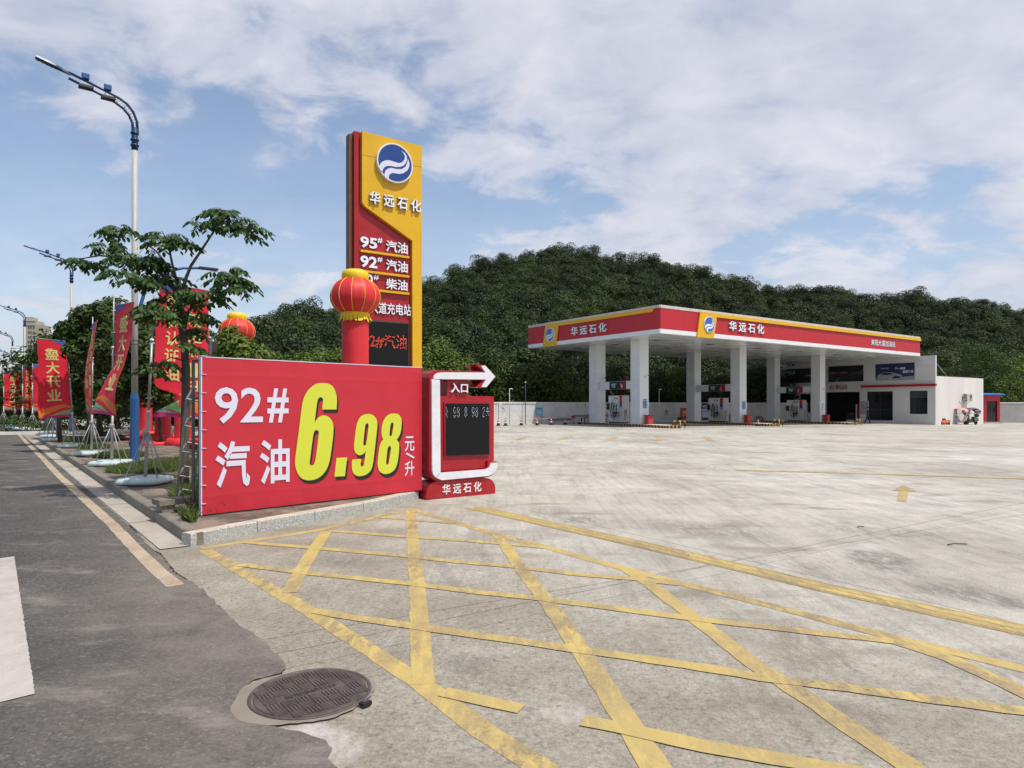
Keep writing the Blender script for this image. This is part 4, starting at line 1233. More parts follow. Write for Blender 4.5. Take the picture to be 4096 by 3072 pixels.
# striped pipe guards at the island ends
def guard(loc, rz, label, w_=1.35, proto=[None]):
    if proto[0] is None:
        t = thing('pipe_guard', loc, rz, label, 'pipe guard', 'striped pipe guards at the island ends')
        mb = MB()
        r_ = .065
        def pipe(pts):
            P = [Vector(p) for p in pts]
            # split into alternating coloured lengths
            L_ = [0]
            for a, b in zip(P, P[1:]): L_.append(L_[-1] + (b - a).length)
            def at(s):
                for i in range(len(P) - 1):
                    if s <= L_[i + 1]: return P[i].lerp(P[i + 1], (s - L_[i]) / (L_[i + 1] - L_[i]))
                return P[-1]
            s = 0; k = 0
            while s < L_[-1] - .01:
                e = min(s + .28, L_[-1])
                mb.tube([at(s), at((s + e) / 2), at(e)], r_, stripe_y if k % 2 == 0 else stripe_k, n=10)
                s = e; k += 1
        arc = [(-.0, 0.0), (0, .45)] + [(0.14 - .14 * math.cos(a), .45 + .14 * math.sin(a)) for a in (0.5, 1.0, 1.57)]
        L1 = [(x - w_ / 2, 0, z) for x, z in arc]; R1 = [(w_ / 2 - x, 0, z) for x, z in arc][::-1]
        pipe(L1 + R1)
        t2 = thing
        mb.build('hoop', t)
        mb = MB(); 
        mb.tube([(0.1, -.02, .59), (0.12, -.02, 0.0)], .06, stripe_y, n=10)
        mb.tube([(0.1, .02, .60), (0.1, .5, .60), (.1, .55, .55), (.1, .55, 0)], .06, stripe_k, n=10)
        mb.build('brace_leg', t)
        for xx in (-w_ / 2, w_ / 2):
            mb = MB(); mb.lathe([(.13, 0), (.13, .012), (.07, .014)], stripe_y, n=12, c=(xx, 0, 0)); mb.build('foot_plate', t)
        proto[0] = t
        t.scale = (.84, .84, .84)
    else:
        dup(proto[0], loc, rz, label)
for i, (pb, pa, ang) in enumerate(isl_list):
    d = Vector((math.cos(ang), math.sin(ang), 0)); n = Vector((-d.y, d.x, 0))
    for (p, s_, nm) in ((pb, 1, 'near'), (pa, -1, 'far')):
        q = (p + d * 3.45 if s_ > 0 else p - d * 2.1) + n * 0.55
        q.z = g(q.x)
        guard(q, ang + math.pi / 2, 'black and yellow pipe guard at the %s end of the fuel island of lane %d' % ('camera-side' if s_ > 0 else 'wall-side', i + 1))
# security cameras on the columns
camc = None
for (p, lab) in ((CP[0], 'small white security camera high on the column beside the bin of lane 1'), (CP[3], 'small white security camera on the wall-side column of lane 1'), (CP[2], 'small white security camera on the column beside the bin of lane 3')):
    ang = A2
    z = 3.6 if lab[-1] == '1' else 3.3
    loc = Vector((p.x, p.y, g(p.x) + z)) + E1 * 0.5
    if camc is None:
        camc = thing('security_camera', loc, ang, lab, 'camera', 'security cameras on the columns')
        mb = MB(); mb.tube([(0, 0.0, 0), (0.2, -.0, 0)], .025, white, n=8); mb.build('arm', camc)
        mb = MB(); mb.tube([(0.12, -.02, .05), (0.42, -.02, 0.12)], .05, white, n=10); mb.tube([(0.40, -.02, .115), (0.44, -.02, 0.125)], .052, black_plastic, n=10); mb.build('housing', camc)
    else:
        dup(camc, loc, ang, lab)

# ------------------------------------------------------------------ shop
D0 = 79.6 * S82
Sx = Vector((X(3742, D0), D0, 0)); Sx.z = g(Sx.x) - 0.02
shop = thing('shop_building', Sx, A2, 'white two-level station shop with dark glass front and a red band, right of the canopy', 'building')
Ps = Plane(Sx, A2)
def s_(u, v): return Ps.on(u, v)
xl = s_(2893, 1500)[0]; zp = s_(3742, 1421)[1]
ops = {}
rects = {'door': (3304, 3438.5, 1568, 1694), 'w1': (3467, 3571, 1565.5, 1682), 'w2': (3638, 3710, 1563, 1656.5), 'w3': (3011, 3060, 1575.5, 1614), 'w4': (3121, 3176, 1576.6, 1645),
         'w5': (3200, 3242, 1576, 1650), 'w6': (2917, 2925, 1578, 1612)}
holes = []
for k, (u0, u1, v0, v1) in rects.items():
    x0, z1 = s_(u0, v0); x1, z1b = s_(u1, v0); z0 = s_((u0 + u1) / 2, v1)[1]
    zt_ = s_((u0 + u1) / 2, v0)[1]
    if k == 'door': z0 = 0.02
    holes.append((x0, x1, z0, zt_, k))
holes.sort()
ztop_w = max(h[3] for h in holes) + .02
# facade wall with real openings, split in vertical strips
mb = MB()
TH = 0.25
xs_ = xl
for (x0, x1, z0, z1, k) in holes:
    if x0 > xs_: mb.box(xs_, x0, 0, TH, -0.3, ztop_w, plaster)
    if z0 > 0.05: mb.box(x0, x1, 0, TH, -0.3, z0, plaster)
    mb.box(x0, x1, 0, TH, z1, ztop_w, plaster)
    xs_ = x1
mb.box(xs_, 0.0, 0, TH, -0.3, ztop_w, plaster)
mb.box(xl, 0, 0, TH, ztop_w, zp, plaster)
mb.build('front_wall', shop)
mb = MB()
for zz_ in (zp - .95, ztop_w + .9):
    mb.box(xl + .02, -0.002, -0.002, 0.01, zz_, zz_ + .012, letter_side)
mb.build('wall_groove', shop)
Py = Plane(Sx, A1)
yend = Py.on(3933, 1600)[0]; zs0 = Py.on(3742, 1504)[1]
mb = MB()
mb.box(-TH, 0.0, TH + .002, yend, -0.3, zs0, plaster_side)
mb.box(xl, -TH - .002, yend - .25, yend, -.3, zs0, plaster_side)
mb.box(xl, xl + TH, TH + .002, yend - .252, -.3, zs0, plaster_side)
mb.build('side_wall', shop)
mb = MB(); mb.box(xl + TH + .01, -TH - .01, TH + .01, yend - .26, zs0 - .5, zs0 - .3, wall_cap); mb.build('roof', shop)
mb = MB(); mb.box(xl + TH + .01, -TH - .01, TH + .01, yend - .26, -0.05, 0.015, interior); mb.build('floor_slab', shop)
mb = MB(); mb.box(xl + TH + .02, -TH - .02, 3.2, 3.3, 0.02, zs0 - .52, interior); mb.build('back_partition', shop)
for (x0, x1, z0, z1, k) in holes:
    mb = MB()
    fr = 0.05
    mb.box(x0, x1, .10, .16, z0, z0 + fr, grey_dark); mb.box(x0, x1, .10, .16, z1 - fr, z1, grey_dark)
    mb.box(x0, x0 + fr, .10, .16, z0 + fr, z1 - fr, grey_dark); mb.box(x1 - fr, x1, .10, .16, z0 + fr, z1 - fr, grey_dark)
    xm = (x0 + x1) / 2
    if k in ('w2', 'w3', 'w1', 'w4'):
        mb.box(xm - .02, xm + .02, .10, .16, z0 + fr, z1 - fr, grey_dark)
        zr = z0 + (z1 - z0) * (.70 if k != 'w1' else .38)
        mb.box(x0 + fr, xm - .02, .105, .155, zr, zr + .05, grey_dark); mb.box(xm + .02, x1 - fr, .105, .155, zr, zr + .05, grey_dark)
    if k != 'door':
        wf = mb.build('window', shop)
        mb = MB(); mb.box(x0 + fr, x1 - fr, .125, .135, z0 + fr, z1 - fr, glass_dark if k != 'w2' else glass_dark)
        mb.build('pane', wf)
        if k in ('w2', 'w3'):
            mb = MB(); zr = z0 + (z1 - z0) * .72
            mb.box(x0 + fr, x1 - fr, .11, .1235, zr, z1 - fr, glass_blue); mb.build('tinted_pane', wf)
    else:
        mb.build('shop_doorway', shop)
# red awning bands
for (u0, u1, v0, v1) in ((3448, 3742, 1535, 1544.5), (2950, 3066, 1554, 1561)):
    x0 = s_(u0, v0)[0]; x1 = s_(u1, v0)[0] if u1 != 3742 else 0.12
    zb, zt_ = s_(u1, v1)[1], s_(u1, v0)[1]
    if u1 == 3742: zb, zt_ = s_(3742, 1544.5)[1], s_(3742, 1535)[1]
    mb = MB(); mb.box(x0, x1, -0.30, -0.001, zb, zt_, red_sign); mb.build('red_band', shop)
x0, x1 = s_(3318, 1550)[0], s_(3391, 1550)[0]
mb = MB(); letters(mb, '便利店', x0, x1, s_(3355, 1559)[1], s_(3355, 1538)[1], -0.001, red_dark, 0.008, 0.03); mb.build('lettering', shop)
# raised step
mb = MB(); xa = s_(3390, 1690)[0]; mb.box(xa, s_(3575, 1690)[0], -0.25, -0.002, -0.1, .36, plaster); mb.build('plinth', shop)
# roof brace
mb = MB(); mb.tube([(-.1, .3, zp - .7), (-.1, 2.9, zs0)], .03, steel, n=6); mb.tube([(-.15, .3, zs0 + .12), (-.15, yend - 1, zs0 + .02)], .015, grey_dark, n=5); mb.build('roof_brace', shop)
# posters on the front
poster_night = M_('poster_night', (0.018, 0.016, 0.022), 0.35, var=0.9, scale=1.2)
poster_navy = M_('poster_navy', (0.018, 0.030, 0.11), 0.35, var=0.5, scale=0.8)
poster_grey = M_('poster_grey', (0.05, 0.06, 0.07), 0.35, var=0.8, scale=1.6)
poster_haze = M_('poster_haze', (0.30, 0.32, 0.36), 0.4, var=0.3, scale=2)
def poster(u0, u1, v0, v1, mat, label, deco):
    x0, x1 = s_(u0, v0)[0], s_(u1, v0)[0]; um = (u0 + u1) / 2
    z0, z1 = s_(um, v1)[1], s_(um, v0)[1]
    P = Sx + Vector((math.cos(A2), math.sin(A2), 0)) * x0 + Vector((0, 0, z0))
    t = thing('wall_poster', P, A2, label, 'poster', 'posters on the shop front')
    W_, H_ = x1 - x0, z1 - z0
    mb = MB(); mb.box(0, W_, -0.06, -0.002, 0, H_, mat); mb.box(-.02, W_ + .02, -.05, -.004, -.02, 0, grey_dark); mb.box(-.02, W_ + .02, -.05, -.004, H_, H_ + .02, grey_dark)
    mb.build('panel', t)
    mb = MB(); deco(mb, W_, H_); mb.build('print', t)
def d_nozzle(mb, W_, H_):
    y = -0.0605
    letters(mb, '优质燃油，驱动出行！', .05 * W_, .72 * W_, .80 * H_, .90 * H_, y, letter_white, .01, .004)
    mb.prism([(W_ * a, H_ * b) for a, b in ((.40, .56), (.58, .68), (.72, .66), (.80, .50), (.93, .38), (.90, .28), (.84, .34), (.80, .12), (.70, .04), (.62, .22), (.58, .42), (.42, .50))], y - .006, y, lime)
    mb.prism([(W_ * a, H_ * b) for a, b in ((.66, .38), (.74, .40), (.84, .24), (.76, .12))], y - .010, y - .0062, poster_night)
    mb.tube([(W_ * a, y - .01, H_ * b) for a, b in ((0.0, .46), (.12, .56), (.26, .60), (.42, .55))], .05, poster_haze, n=6)
def d_race(mb, W_, H_):
    y = -0.0605
    mb.prism([(0, .55 * H_), (.3 * W_, .60 * H_), (.3 * W_, .88 * H_), (0, .86 * H_)], y - .004, y, poster_haze)
    mb.prism([(0, .15 * H_), (.12 * W_, .30 * H_), (.34 * W_, .38 * H_), (.2 * W_, .52 * H_), (0, .48 * H_)], y - .006, y - .0042, red_dark)
    mb.prism([(.92 * W_, .5 * H_), (W_, .5 * H_), (W_, .95 * H_), (.92 * W_, .9 * H_)], y - .004, y, red_dark)
    letters(mb, '优质服务', .60 * W_, .88 * W_, .42 * H_, .54 * H_, y, poster_haze, .01, .004)
def d_road(mb, W_, H_):
    y = -0.0605
    letters(mb, '澎湃动力 / 尽享旅途', .03 * W_, .55 * W_, .52 * H_, .64 * H_, y, M_('poster_pink', (.35, .17, .18), .5), .01, .004)
    mb.prism([(.02 * W_, .40 * H_), (.56 * W_, .50 * H_), (.56 * W_, .52 * H_), (.02 * W_, .43 * H_)], y - .004, y, red_dark)
    mb.prism([(.22 * W_, 0), (.25 * W_, 0), (.34 * W_, .30 * H_), (.335 * W_, .30 * H_)], y - .004, y, poster_haze)
    mb.tube([(W_ * a, y - .002, H_ * b) for a, b in ((.6, .45), (.75, .55), (.88, .56), (1.0, .66))], .018, poster_haze, n=5)
    mb.tube([(W_ * a, y - .002, H_ * b) for a, b in ((.6, .38), (.78, .46), (.9, .45), (1.0, .52))], .014, poster_haze, n=5)
def d_car(mb, W_, H_):
    y = -0.0605
    letters(mb, '每一滴油', .51 * W_, .77 * W_, .62 * H_, .77 * H_, y, letter_white, .012, .004)
    letters(mb, '都是承诺', .71 * W_, .97 * W_, .40 * H_, .56 * H_, y, letter_white, .012, .004)
    letters(mb, '优质油品 值得信赖', .14 * W_, .35 * W_, .70 * H_, .77 * H_, y, letter_white, .0, .003)
    mb.prism([(0, 0), (W_, 0), (W_, .22 * H_), (.7 * W_, .17 * H_), (.35 * W_, .10 * H_), (0, .12 * H_)], y - .004, y, poster_haze)
    mb.prism([(W_ * a, H_ * b) for a, b in ((.05, .12), (.05, .28), (.12, .38), (.24, .50), (.42, .48), (.55, .38), (.68, .30), (.70, .16), (.62, .06), (.3, .04))], y - .008, y - .0042, poster_haze)
    mb.prism([(W_ * a, H_ * b) for a, b in ((.14, .36), (.24, .46), (.40, .44), (.48, .36), (.30, .32))], y - .012, y - .0082, poster_night)
    mb.prism([(W_ * a, H_ * b) for a, b in ((.42, .10), (.62, .10), (.66, .20), (.52, .26))], y - .012, y - .0082, poster_night)
poster(2985, 3078, 1483, 1537.6, poster_grey, 'poster of a yellow-green fuel nozzle, on the shop front between the columns', d_nozzle)
poster(3145, 3272, 1475, 1531, poster_night, 'dark poster with a red and grey shape at its left edge, on the shop front', d_race)
poster(3315, 3454, 1464, 1526, poster_night, 'black poster of a night road above the shop name lettering', d_road)
poster(3503, 3658.5, 1454.6, 1519.6, poster_navy, 'navy blue poster of a car with white lettering, above the large window', d_car)
# things inside / by the doorway
def at_shop(u, v, y=0.0):
    x = s_(u, v)[0]
    return Sx + Vector((math.cos(A2), math.sin(A2), 0)) * x + E1 * y
mb = MB(); mb.box(0, .55, 0, .5, 0, 2.05, red_sign, bev=.02); mb.box(-.12, -.005, 0, .4, 0, 2.0, white)
mb.build('drinks_cooler', None, loc=at_shop(3421, 1690, .34) + Vector((0, 0, .02)), rz=A2, label='tall red drinks cooler just inside the shop doorway', cat='cooler')
mb = MB(); mb.box(0, 1.1, 0, .5, 0, .95, interior, bev=.02); mb.box(.2, .8, .1, .3, .952, 1.0, yellow)
mb.build('shop_counter', None, loc=at_shop(3360, 1690, 1.2) + Vector((0, 0, .02)), rz=A2, label='dark shop counter with a yellow tray, seen through the doorway', cat='counter')
mb = MB(); mb.box(0, 1.75, 0, .45, 0, 2.2, M_('shelf_brown', (.10, .03, .025), .7), bev=.02); 
for q in range(3): mb.box(.05, 1.7, -.02, -.002, .5 + q * .5, .53 + q * .5, interior)
mb.build('display_shelf', None, loc=at_shop(3490, 1600, .35) + Vector((0, 0, .6)), rz=A2, label='brown display shelf standing behind the large shop window', cat='shelf')
mb = MB(); mb.box(0, .95, -.004, 0, 0, 1.45, M_('notice_paper', (.42, .42, .46), .6, var=.3, scale=5))
for q in range(6): mb.box(.08, .85, -.009, -.005, .15 + q * .21, .18 + q * .21, grey_dark)
mb.build('wall_notice', None, loc=at_shop(3440, 1650, -.003) + Vector((0, 0, .95)), rz=A2, label='pale notice sheet with dark lines, on the wall between doorway and window', cat='notice')
# outdoor unit of the air conditioner on the side wall
Pside = Plane(Sx, A1)
ys_, zs_ = Pside.on(3848, 1600); yt_, zt2 = Pside.on(3870, 1576)
ac = thing('air_conditioner', Sx + E1 * ys_ + Vector((0, 0, zs_)), A1, 'grey air conditioner unit on brackets high on the sunlit side wall', 'air conditioner')
wd, hg = yt_ - ys_, zt2 - zs_
mb = MB(); mb.box(0, wd, -.48, -.10, 0.0, hg, pump_grey, bev=.02); 
for q in range(9): mb.box(-.004, .0, -.44, -.14, .1 + q * hg * .09, .13 + q * hg * .09, grey_dark)
mb.build('housing', ac)
mb = MB()
for q in range(6): 
    r0 = .05 + q * .045
    mb.lathe([(r0, 0), (r0, .01), (r0 + .012, .01)], grey_dark, n=20, caps=False)
mb.v = [(wd * .62 + a, -.482 - c, hg * .5 + b) for a, b, c in mb.v]
mb.build('fan_grille', ac)
mb = MB()
for xx in (.1, wd - .1): mb.tube([(xx, -.5, -.02), (xx, -.01, -.02)], .018, grey_dark, n=6); mb.tube([(xx, -.45, -.02), (xx, -.01, -.35)], .015, grey_dark, n=6)
mb.build('bracket', ac)
mb = MB(); mb.tube([(.05, -.1, .1), (-.05, -.05, -.2), (-.3, -.02, -.35), (-.55, -.02, -.25), (-.65, -.02, -.05)], .02, offwhite, n=6); mb.build('pipe', ac)
# rain spout at the far end of the side wall
# ------------------------------------------------------------------ red hut
D_h = F * (H - g(52)) / (1693 - 1618.0)
hp = Vector((X(3930, D_h), D_h, 0)); hp.z = g(hp.x)
HA = R(8)
Ph = Plane(hp, HA)
wx = Ph.on(4000, 1650)[0]; hz = Ph.on(3960, 1582)[1]
dx0, dx1 = Ph.on(3947, 1650)[0], Ph.on(3989, 1650)[0]; dz = Ph.on(3965, 1604)[1]
hut = thing('red_hut', hp, HA, 'small red hut with blue sheet roof and dark doorway beside the white side wall', 'hut')
mb = MB()
mb.box(-1.2, dx0, 0, .2, 0, hz, red_sign); mb.box(dx1, wx, 0, .2, 0, hz, red_sign); mb.box(dx0, dx1, 0, .2, dz, hz, red_sign)
mb.box(wx - .2, wx, .201, 2.5, 0, hz, red_sign); mb.box(-1.2, -1.0, .201, 2.5, 0, hz, red_sign); mb.box(-1.0, wx - .2, 2.3, 2.5, 0, hz, red_sign)
mb.build('wall', hut)
mb = MB(); mb.box(dx0, dx1, .12, .16, 0, dz, glass_dark); mb.box((dx0 + dx1) / 2 - .02, (dx0 + dx1) / 2 + .02, .10, .119, 0, dz, grey_dark); mb.build('door', hut)
mb = MB()
for q in range(14):
    mb.tube([(-1.4 + q * .28, -.35, hz + .10), (-1.4 + q * .28, 2.8, hz + .25)], .09, blue_roof, n=6)
mb.box(-1.45, wx + .35, -.35, -.30, hz + .04, hz + .15, blue_roof)
mb.build('roof', hut)
mb = MB(); mb.box(-2.0, dx1 - .2, -.9, -.01, -.1, .14, wall_bare); mb.build('door_step', hut)
# ------------------------------------------------------------------ site wall
WP = Vector((-2.5, 50.8, 0))
wl = thing('site_wall', (WP.x, WP.y, 0), A1, 'long white rendered boundary wall with pilasters behind the forecourt', 'wall')
mb = MB(); cap = MB(); pil = MB()
s0 = -14.0
while s0 < 62:
    e = s0 + 4.0
    m = wall_conc if s0 < 56 else wall_bare
    mb.box(s0, e, 0, .22, -.9, 1.62, m)
    cap.box(s0, e, -.05, .27, 1.622, 1.74, wall_cap)
    pil.box(e - .22, e + .06, -.06, -.001, -.9, 1.62, wall_conc)
    s0 = e
mb.build('wall_panel', wl); cap.build('cap', wl); pil.build('pilaster', wl)
bw = thing('cement_wall', (wl.location.x, wl.location.y, 0), 0, 'bare grey cement boundary wall right of the red hut', 'wall')
pW = Vector((X(3999, 75.0), 75.0, 0)); bw.location = pW; bw.rotation_euler = (0, 0, R(4))
mb = MB(); mb.box(-.3, 30, 0, .22, -.9, H + 8.5 / F * 75 - .12, wall_bare); mb.build('wall_panel', bw)
mb = MB(); mb.box(-.3, 30, -.04, .26, H + 8.5 / F * 75 - .119, H + 8.5 / F * 75, wall_cap); mb.build('cap', bw)
Pw = Plane(WP, A1)
def wall_pt(u, v): return Pw.on(u, v)
def on_wall(name, u0, u1, v0, v1, mat, label, cat, extra=None, th=.03, group=None):
    x0, z0 = wall_pt(u0, v1); x1, _ = wall_pt(u1, v1); z1 = wall_pt((u0 + u1) / 2, v0)[1]; z0 = wall_pt((u0 + u1) / 2, v1)[1]
    P = WP + E1 * x0 + E2 * -0.065 + Vector((0, 0, z0))
    mb = MB(); mb.box(0, x1 - x0, -th, -.001, 0, z1 - z0, mat)
    if extra: extra(mb, x1 - x0, z1 - z0, -th - .0005)
    return mb.build(name, None, loc=P, rz=A1, label=label, cat=cat, group=group)
x0, z0 = wall_pt(2657, 1663); x1, z1 = wall_pt(2675, 1635)
mb = MB(); letters(mb, '火', 0, x1 - x0, 0, z1 - z0, 0, red_sign, .03, .004)
mb.build('painted_word', None, loc=WP + E1 * x0 + E2 * -0.004 + Vector((0, 0, z0)), rz=A1, label='red painted character on the white boundary wall right of the first column pair', cat='painted word')
def ex_blue(mb, W_, H_, y):
    letters(mb, '加油站须知', .1 * W_, .8 * W_, .80 * H_, .93 * H_, y, navy, 0, .003)
    for q in range(4): mb.box(.1 * W_, .85 * W_, y - .003, y, (.15 + q * .14) * H_, (.19 + q * .14) * H_, white)
on_wall('notice_board', 2142, 2168, 1630, 1660, sky_blue, 'light blue notice board on the boundary wall behind the beige cabinet', 'notice board', ex_blue)
def ex_wash(mb, W_, H_, y):
    letters(mb, '洗车', .12 * W_, .90 * W_, .36 * H_, .78 * H_, y, yellow_fabric, .04, .004)
    mb.box(.0, W_, y - .003, y, .02, .06 * H_, yellow)
on_wall('car_wash_sign', 2721, 2770, 1631, 1682, red, 'red sign with yellow lettering on the boundary wall', 'sign', ex_wash)
def ex_p(mb, W_, H_, y):
    mb.box(.02, W_ - .02, y - .003, y, .14 * H_, .66 * H_, M_('poster_lilac', (.45, .45, .70), .5))
    letters(mb, '洗车优惠', .1 * W_, .9 * W_, .45 * H_, .58 * H_, y - .0035, navy, .01, .003)
    letters(mb, '自助洗车', .1 * W_, .9 * W_, .74 * H_, .86 * H_, y, letter_white, .01, .003)
on_wall('wash_poster', 2806, 2836, 1612, 1680, poster_night, 'dark poster with a lilac panel on the boundary wall behind the dispenser of lane 2', 'poster', ex_p)
# ------------------------------------------------------------------ cones with a tape
cone = None
cpts = [(1993.6, 1703), (2022, 1703), (2085, 1702), (2148, 1701.4), (2205, 1700), (2261, 1698.5), (2317, 1697), (2426, 1694.5), (2908, 1696)]
clab = ['nearest the wall post, beside the red entrance sign', 'between the entrance sign and the beige cabinet', 'at the left corner of the beige cabinet', 'at the right corner of the beige cabinet', 'left of the low grey tank cover',
        'in front of the low grey tank cover', 'beside the pipe guard of lane 1', 'behind the dispenser of lane 1', 'standing in front of the bin of lane 2']
for i, (u, v) in enumerate(cpts):
    p = G(u, v) if i < 8 else G(3033, 1704)
    lb = 'red and white traffic cone ' + clab[i]
    if cone is None:
        cone = thing('traffic_cone', p, 0, lb, 'traffic cone', 'traffic cones on the forecourt')
        mb = MB(); mb.box(-.2, .2, -.2, .2, .004, .05, cone_black, bev=.01); mb.lathe([(.16, .05), (.125, .24)], cone_black, n=16); mb.build('foot', cone)
        mb = MB(); mb.lathe([(.124, .2405), (.10, .34)], cone_white, n=16); mb.lathe([(.0995, .3405), (.068, .50)], cone_red, n=16); mb.lathe([(.067, .5005), (.055, .57)], cone_white, n=16); mb.lathe([(.054, .5705), (.035, .64)], cone_red, n=16); mb.build('body', cone)
        mb = MB(); mb.tube([(0, 0, .64), (0, 0, .72)], .02, black_plastic, n=8); mb.lathe([(.03, .72), (.035, .74), (.02, .77)], black_plastic, n=10); mb.build('cap', cone); cone.scale = (.8, .8, .8)
    else: dup(cone, p, 0.3 * i, lb)
mb = MB()
ps = [G(1960, 1703)] + [G(*c) for c in cpts[:8]]
for a, b in zip(ps, ps[1:]):
    pts = [a.lerp(b, t) + Vector((0, 0, .56 - .08 * math.sin(math.pi * t))) for t in np.linspace(0, 1, 7)]
    mb.tube(pts, .012, rope_m, n=4)
mb.build('cordon_rope', None, label='thin white rope strung from cone to cone across the forecourt edge', cat='rope')
# ------------------------------------------------------------------ equipment along the wall
p = G(2092, 1691); q = G(2156, 1690)
cbw = (q - p).length
cb = thing('equipment_cabinet', p, math.atan2((q - p).y, (q - p).x), 'beige metal equipment cabinet on short feet in front of the boundary wall', 'cabinet')
mb = MB(); mb.box(0, cbw, 0, .7, .08, 1.02, cabinet, bev=.01); mb.box(-.02, cbw + .02, -.02, .72, 1.021, 1.05, grey_dark); mb.build('housing', cb)
mb = MB(); mb.box(cbw * .42, cbw * .43, -.004, -.001, .1, 1.0, grey_dark); mb.box(cbw * .6, cbw * .8, -.004, -.001, .8, .82, grey_dark); mb.box(cbw * .05, cbw * .4, -.006, -.002, .12, .98, M_('cabinet_light', (.33, .31, .28), .6)); mb.build('door_panel', cb)
mb = MB()
for xx in (.1, cbw * .5, cbw - .1): mb.box(xx - .05, xx + .05, .02, .6, 0, .079, grey_dark)
mb.build('foot', cb)
def post(u, v, vt, label, head):
    p = G(u, v); D = p.y; z = H - (vt - 1618) / F * D - p.z
    t = thing('lamp_post', p, A1, label, 'post', 'thin posts along the boundary wall')
    mb = MB(); mb.tube([(0, 0, 0), (0, 0, z * .5), (0, 0, z)], [.035, .03, .022], offwhite if head else grey_dark, n=8); mb.build('pole', t)
    mb = MB()
    if head: mb.tube([(-.02, 0, z), (.22, 0, z + .02), (.30, -.03, z - .03)], .03, white, n=8); mb.lathe([(.05, z - .15), (.06, z - .1), (.04, z - .04)], black_plastic, n=10, c=(.28, -.03, 0))
    else: mb.tube([(-.1, 0, z), (.1, 0, z)], .03, grey_dark, n=8); mb.lathe([(.06, z + .02), (.06, z + .09), (.01, z + .1)], white, n=10)
    mb.build('lamp_head', t)
post(2102, 1697, 1532, 'thin dark post in front of the beige cabinet', False)
post(2038, 1699, 1556, 'thin white post with a bent top right of the entrance sign', True)
post(2636.5, 1696, 1558, 'thin white camera post between the first two column pairs', True)
def tank(u0, u1, v0, v1, label, dpt, hh, ov):
    p = G(u0, v0); q = G(u1, v1)
    L_ = (q - p).length
    t = thing('tank_cover', p, math.atan2((q - p).y, (q - p).x), label, 'tank cover', 'tank covers in front of the wall')
    mb = MB(); mb.box(.05, L_ - .05, .15, dpt - .05, 0, hh * .62, wall_conc); mb.build('base', t)
    mb = MB(); 
    prof = [(-ov, hh * .62), (dpt, hh), (dpt, hh + .05), (-ov, hh * .62 + .13)]
    vs = [(0, a, b) for a, b in prof] + [(L_, a, b) for a, b in prof]
    mb.add(vs, [(0, 3, 2, 1), (4, 5, 6, 7), (0, 1, 5, 4), (1, 2, 6, 5), (2, 3, 7, 6), (3, 0, 4, 7)], tank_grey)
    y_, z_ = .45 * dpt, hh * .62 + .13 + .45 * (hh * .38 - .08)
    for (a, b, m) in ((.32, .42, white), (.47, .6, yellow if hh < 1 else white)):
        sl2 = (hh + .05 - hh * .62 - .13) / (dpt + ov)
        P = lambda x, y: (x * L_, y, hh * .62 + .13 + (y + ov) * sl2 + .006)
        mb.add([P(a, .2), P(b, .2), P(b, .5), P(a, .5)], [(0, 1, 2, 3)], m)
    mb.build('sloping_lid', t)
tank(2202, 2290, 1695.5, 1694.5, 'low grey sloping tank cover left of the first column, behind the cones', 1.3, .50, .05)
tank(2290, 2440, 1693.5, 1692.5, 'taller grey sloping tank cover behind the first column', 1.4, .90, .05)
p = G(2294, 1694.5); hb = thing('hydrant_box', p, A1, 'small red hydrant box on a post between the two tank covers', 'hydrant box')
mb = MB(); mb.box(-.14, .14, -.1, .1, .42, .66, bin_red, bev=.02); mb.build('box', hb); mb = MB(); mb.tube([(-.05, 0, 0), (-.05, 0, .42)], .03, offwhite, n=6); mb.tube([(.06, 0, 0), (.06, 0, .42)], .03, steel, n=6); mb.build('post', hb)
p = G(2166, 1696); mbx = thing('meter_post', p, A1, 'small grey meter box on a thin post right of the beige cabinet', 'meter post')
mb = MB(); mb.box(-.09, .09, -.05, .05, .42, .58, cabinet, bev=.01); mb.build('box', mbx); mb = MB(); mb.tube([(0, 0, 0), (0, 0, .75)], .015, black_plastic, n=6); mb.build('post', mbx)
on_wall('wall_panel_box', 2340, 2362, 1615, 1628, wall_cap, 'flat white meter panel on the boundary wall left of the first column', 'meter panel', None, th=.12)

# ------------------------------------------------------------------ car parked by the shop
p = at_shop(3146, 1690, -2.6); p.z = g(p.x)
car = thing('parked_car', p, A2, 'white hatchback parked by the shop front behind the dispenser of lane 3', 'car')
def car_body():
    prof = [(-2.1, .35), (-2.15, .75), (-1.9, 1.0), (-1.45, 1.12), (-.95, 1.52), (.2, 1.62), (1.2, 1.52), (1.75, 1.15), (2.1, 1.0), (2.15, .45), (1.7, .3), (-1.6, .28)]
    bm = bmesh.new()
    rows = []
    for y, sc, zs in ((-.85, .97, .0), (-.9, 1, 0), (0, 1.02, 0), (.9, 1, 0), (.85, .97, 0)):
        r = []
        for (x, z) in prof:
            inw = .16 * max(0, (z - .95)) / .6 * (1 if y < 0 else -1) if abs(y) > .1 else 0
            r.append(bm.verts.new((x * sc, y + inw, z)))
        rows.append(r)
    n = len(prof)
    for a, b in zip(rows, rows[1:]):
        for i in range(n): bm.faces.new((a[i], a[(i + 1) % n], b[(i + 1) % n], b[i]))
    bm.faces.new(rows[0][::-1]); bm.faces.new(rows[-1])
    bmesh.ops.recalc_face_normals(bm, faces=bm.faces)
    bmesh.ops.bevel(bm, geom=[e for e in bm.edges if e.calc_length() > .3], offset=.04, segments=2, affect='EDGES')
    bm.verts.index_update()
    vs = [v.co.copy() for v in bm.verts]; fs = [[q.index for q in f.verts] for f in bm.faces]; bm.free()
    return vs, fs
vs, fs = car_body()
mb = MB(); mb.add(vs, fs, car_white, True); mb.build('body', car)
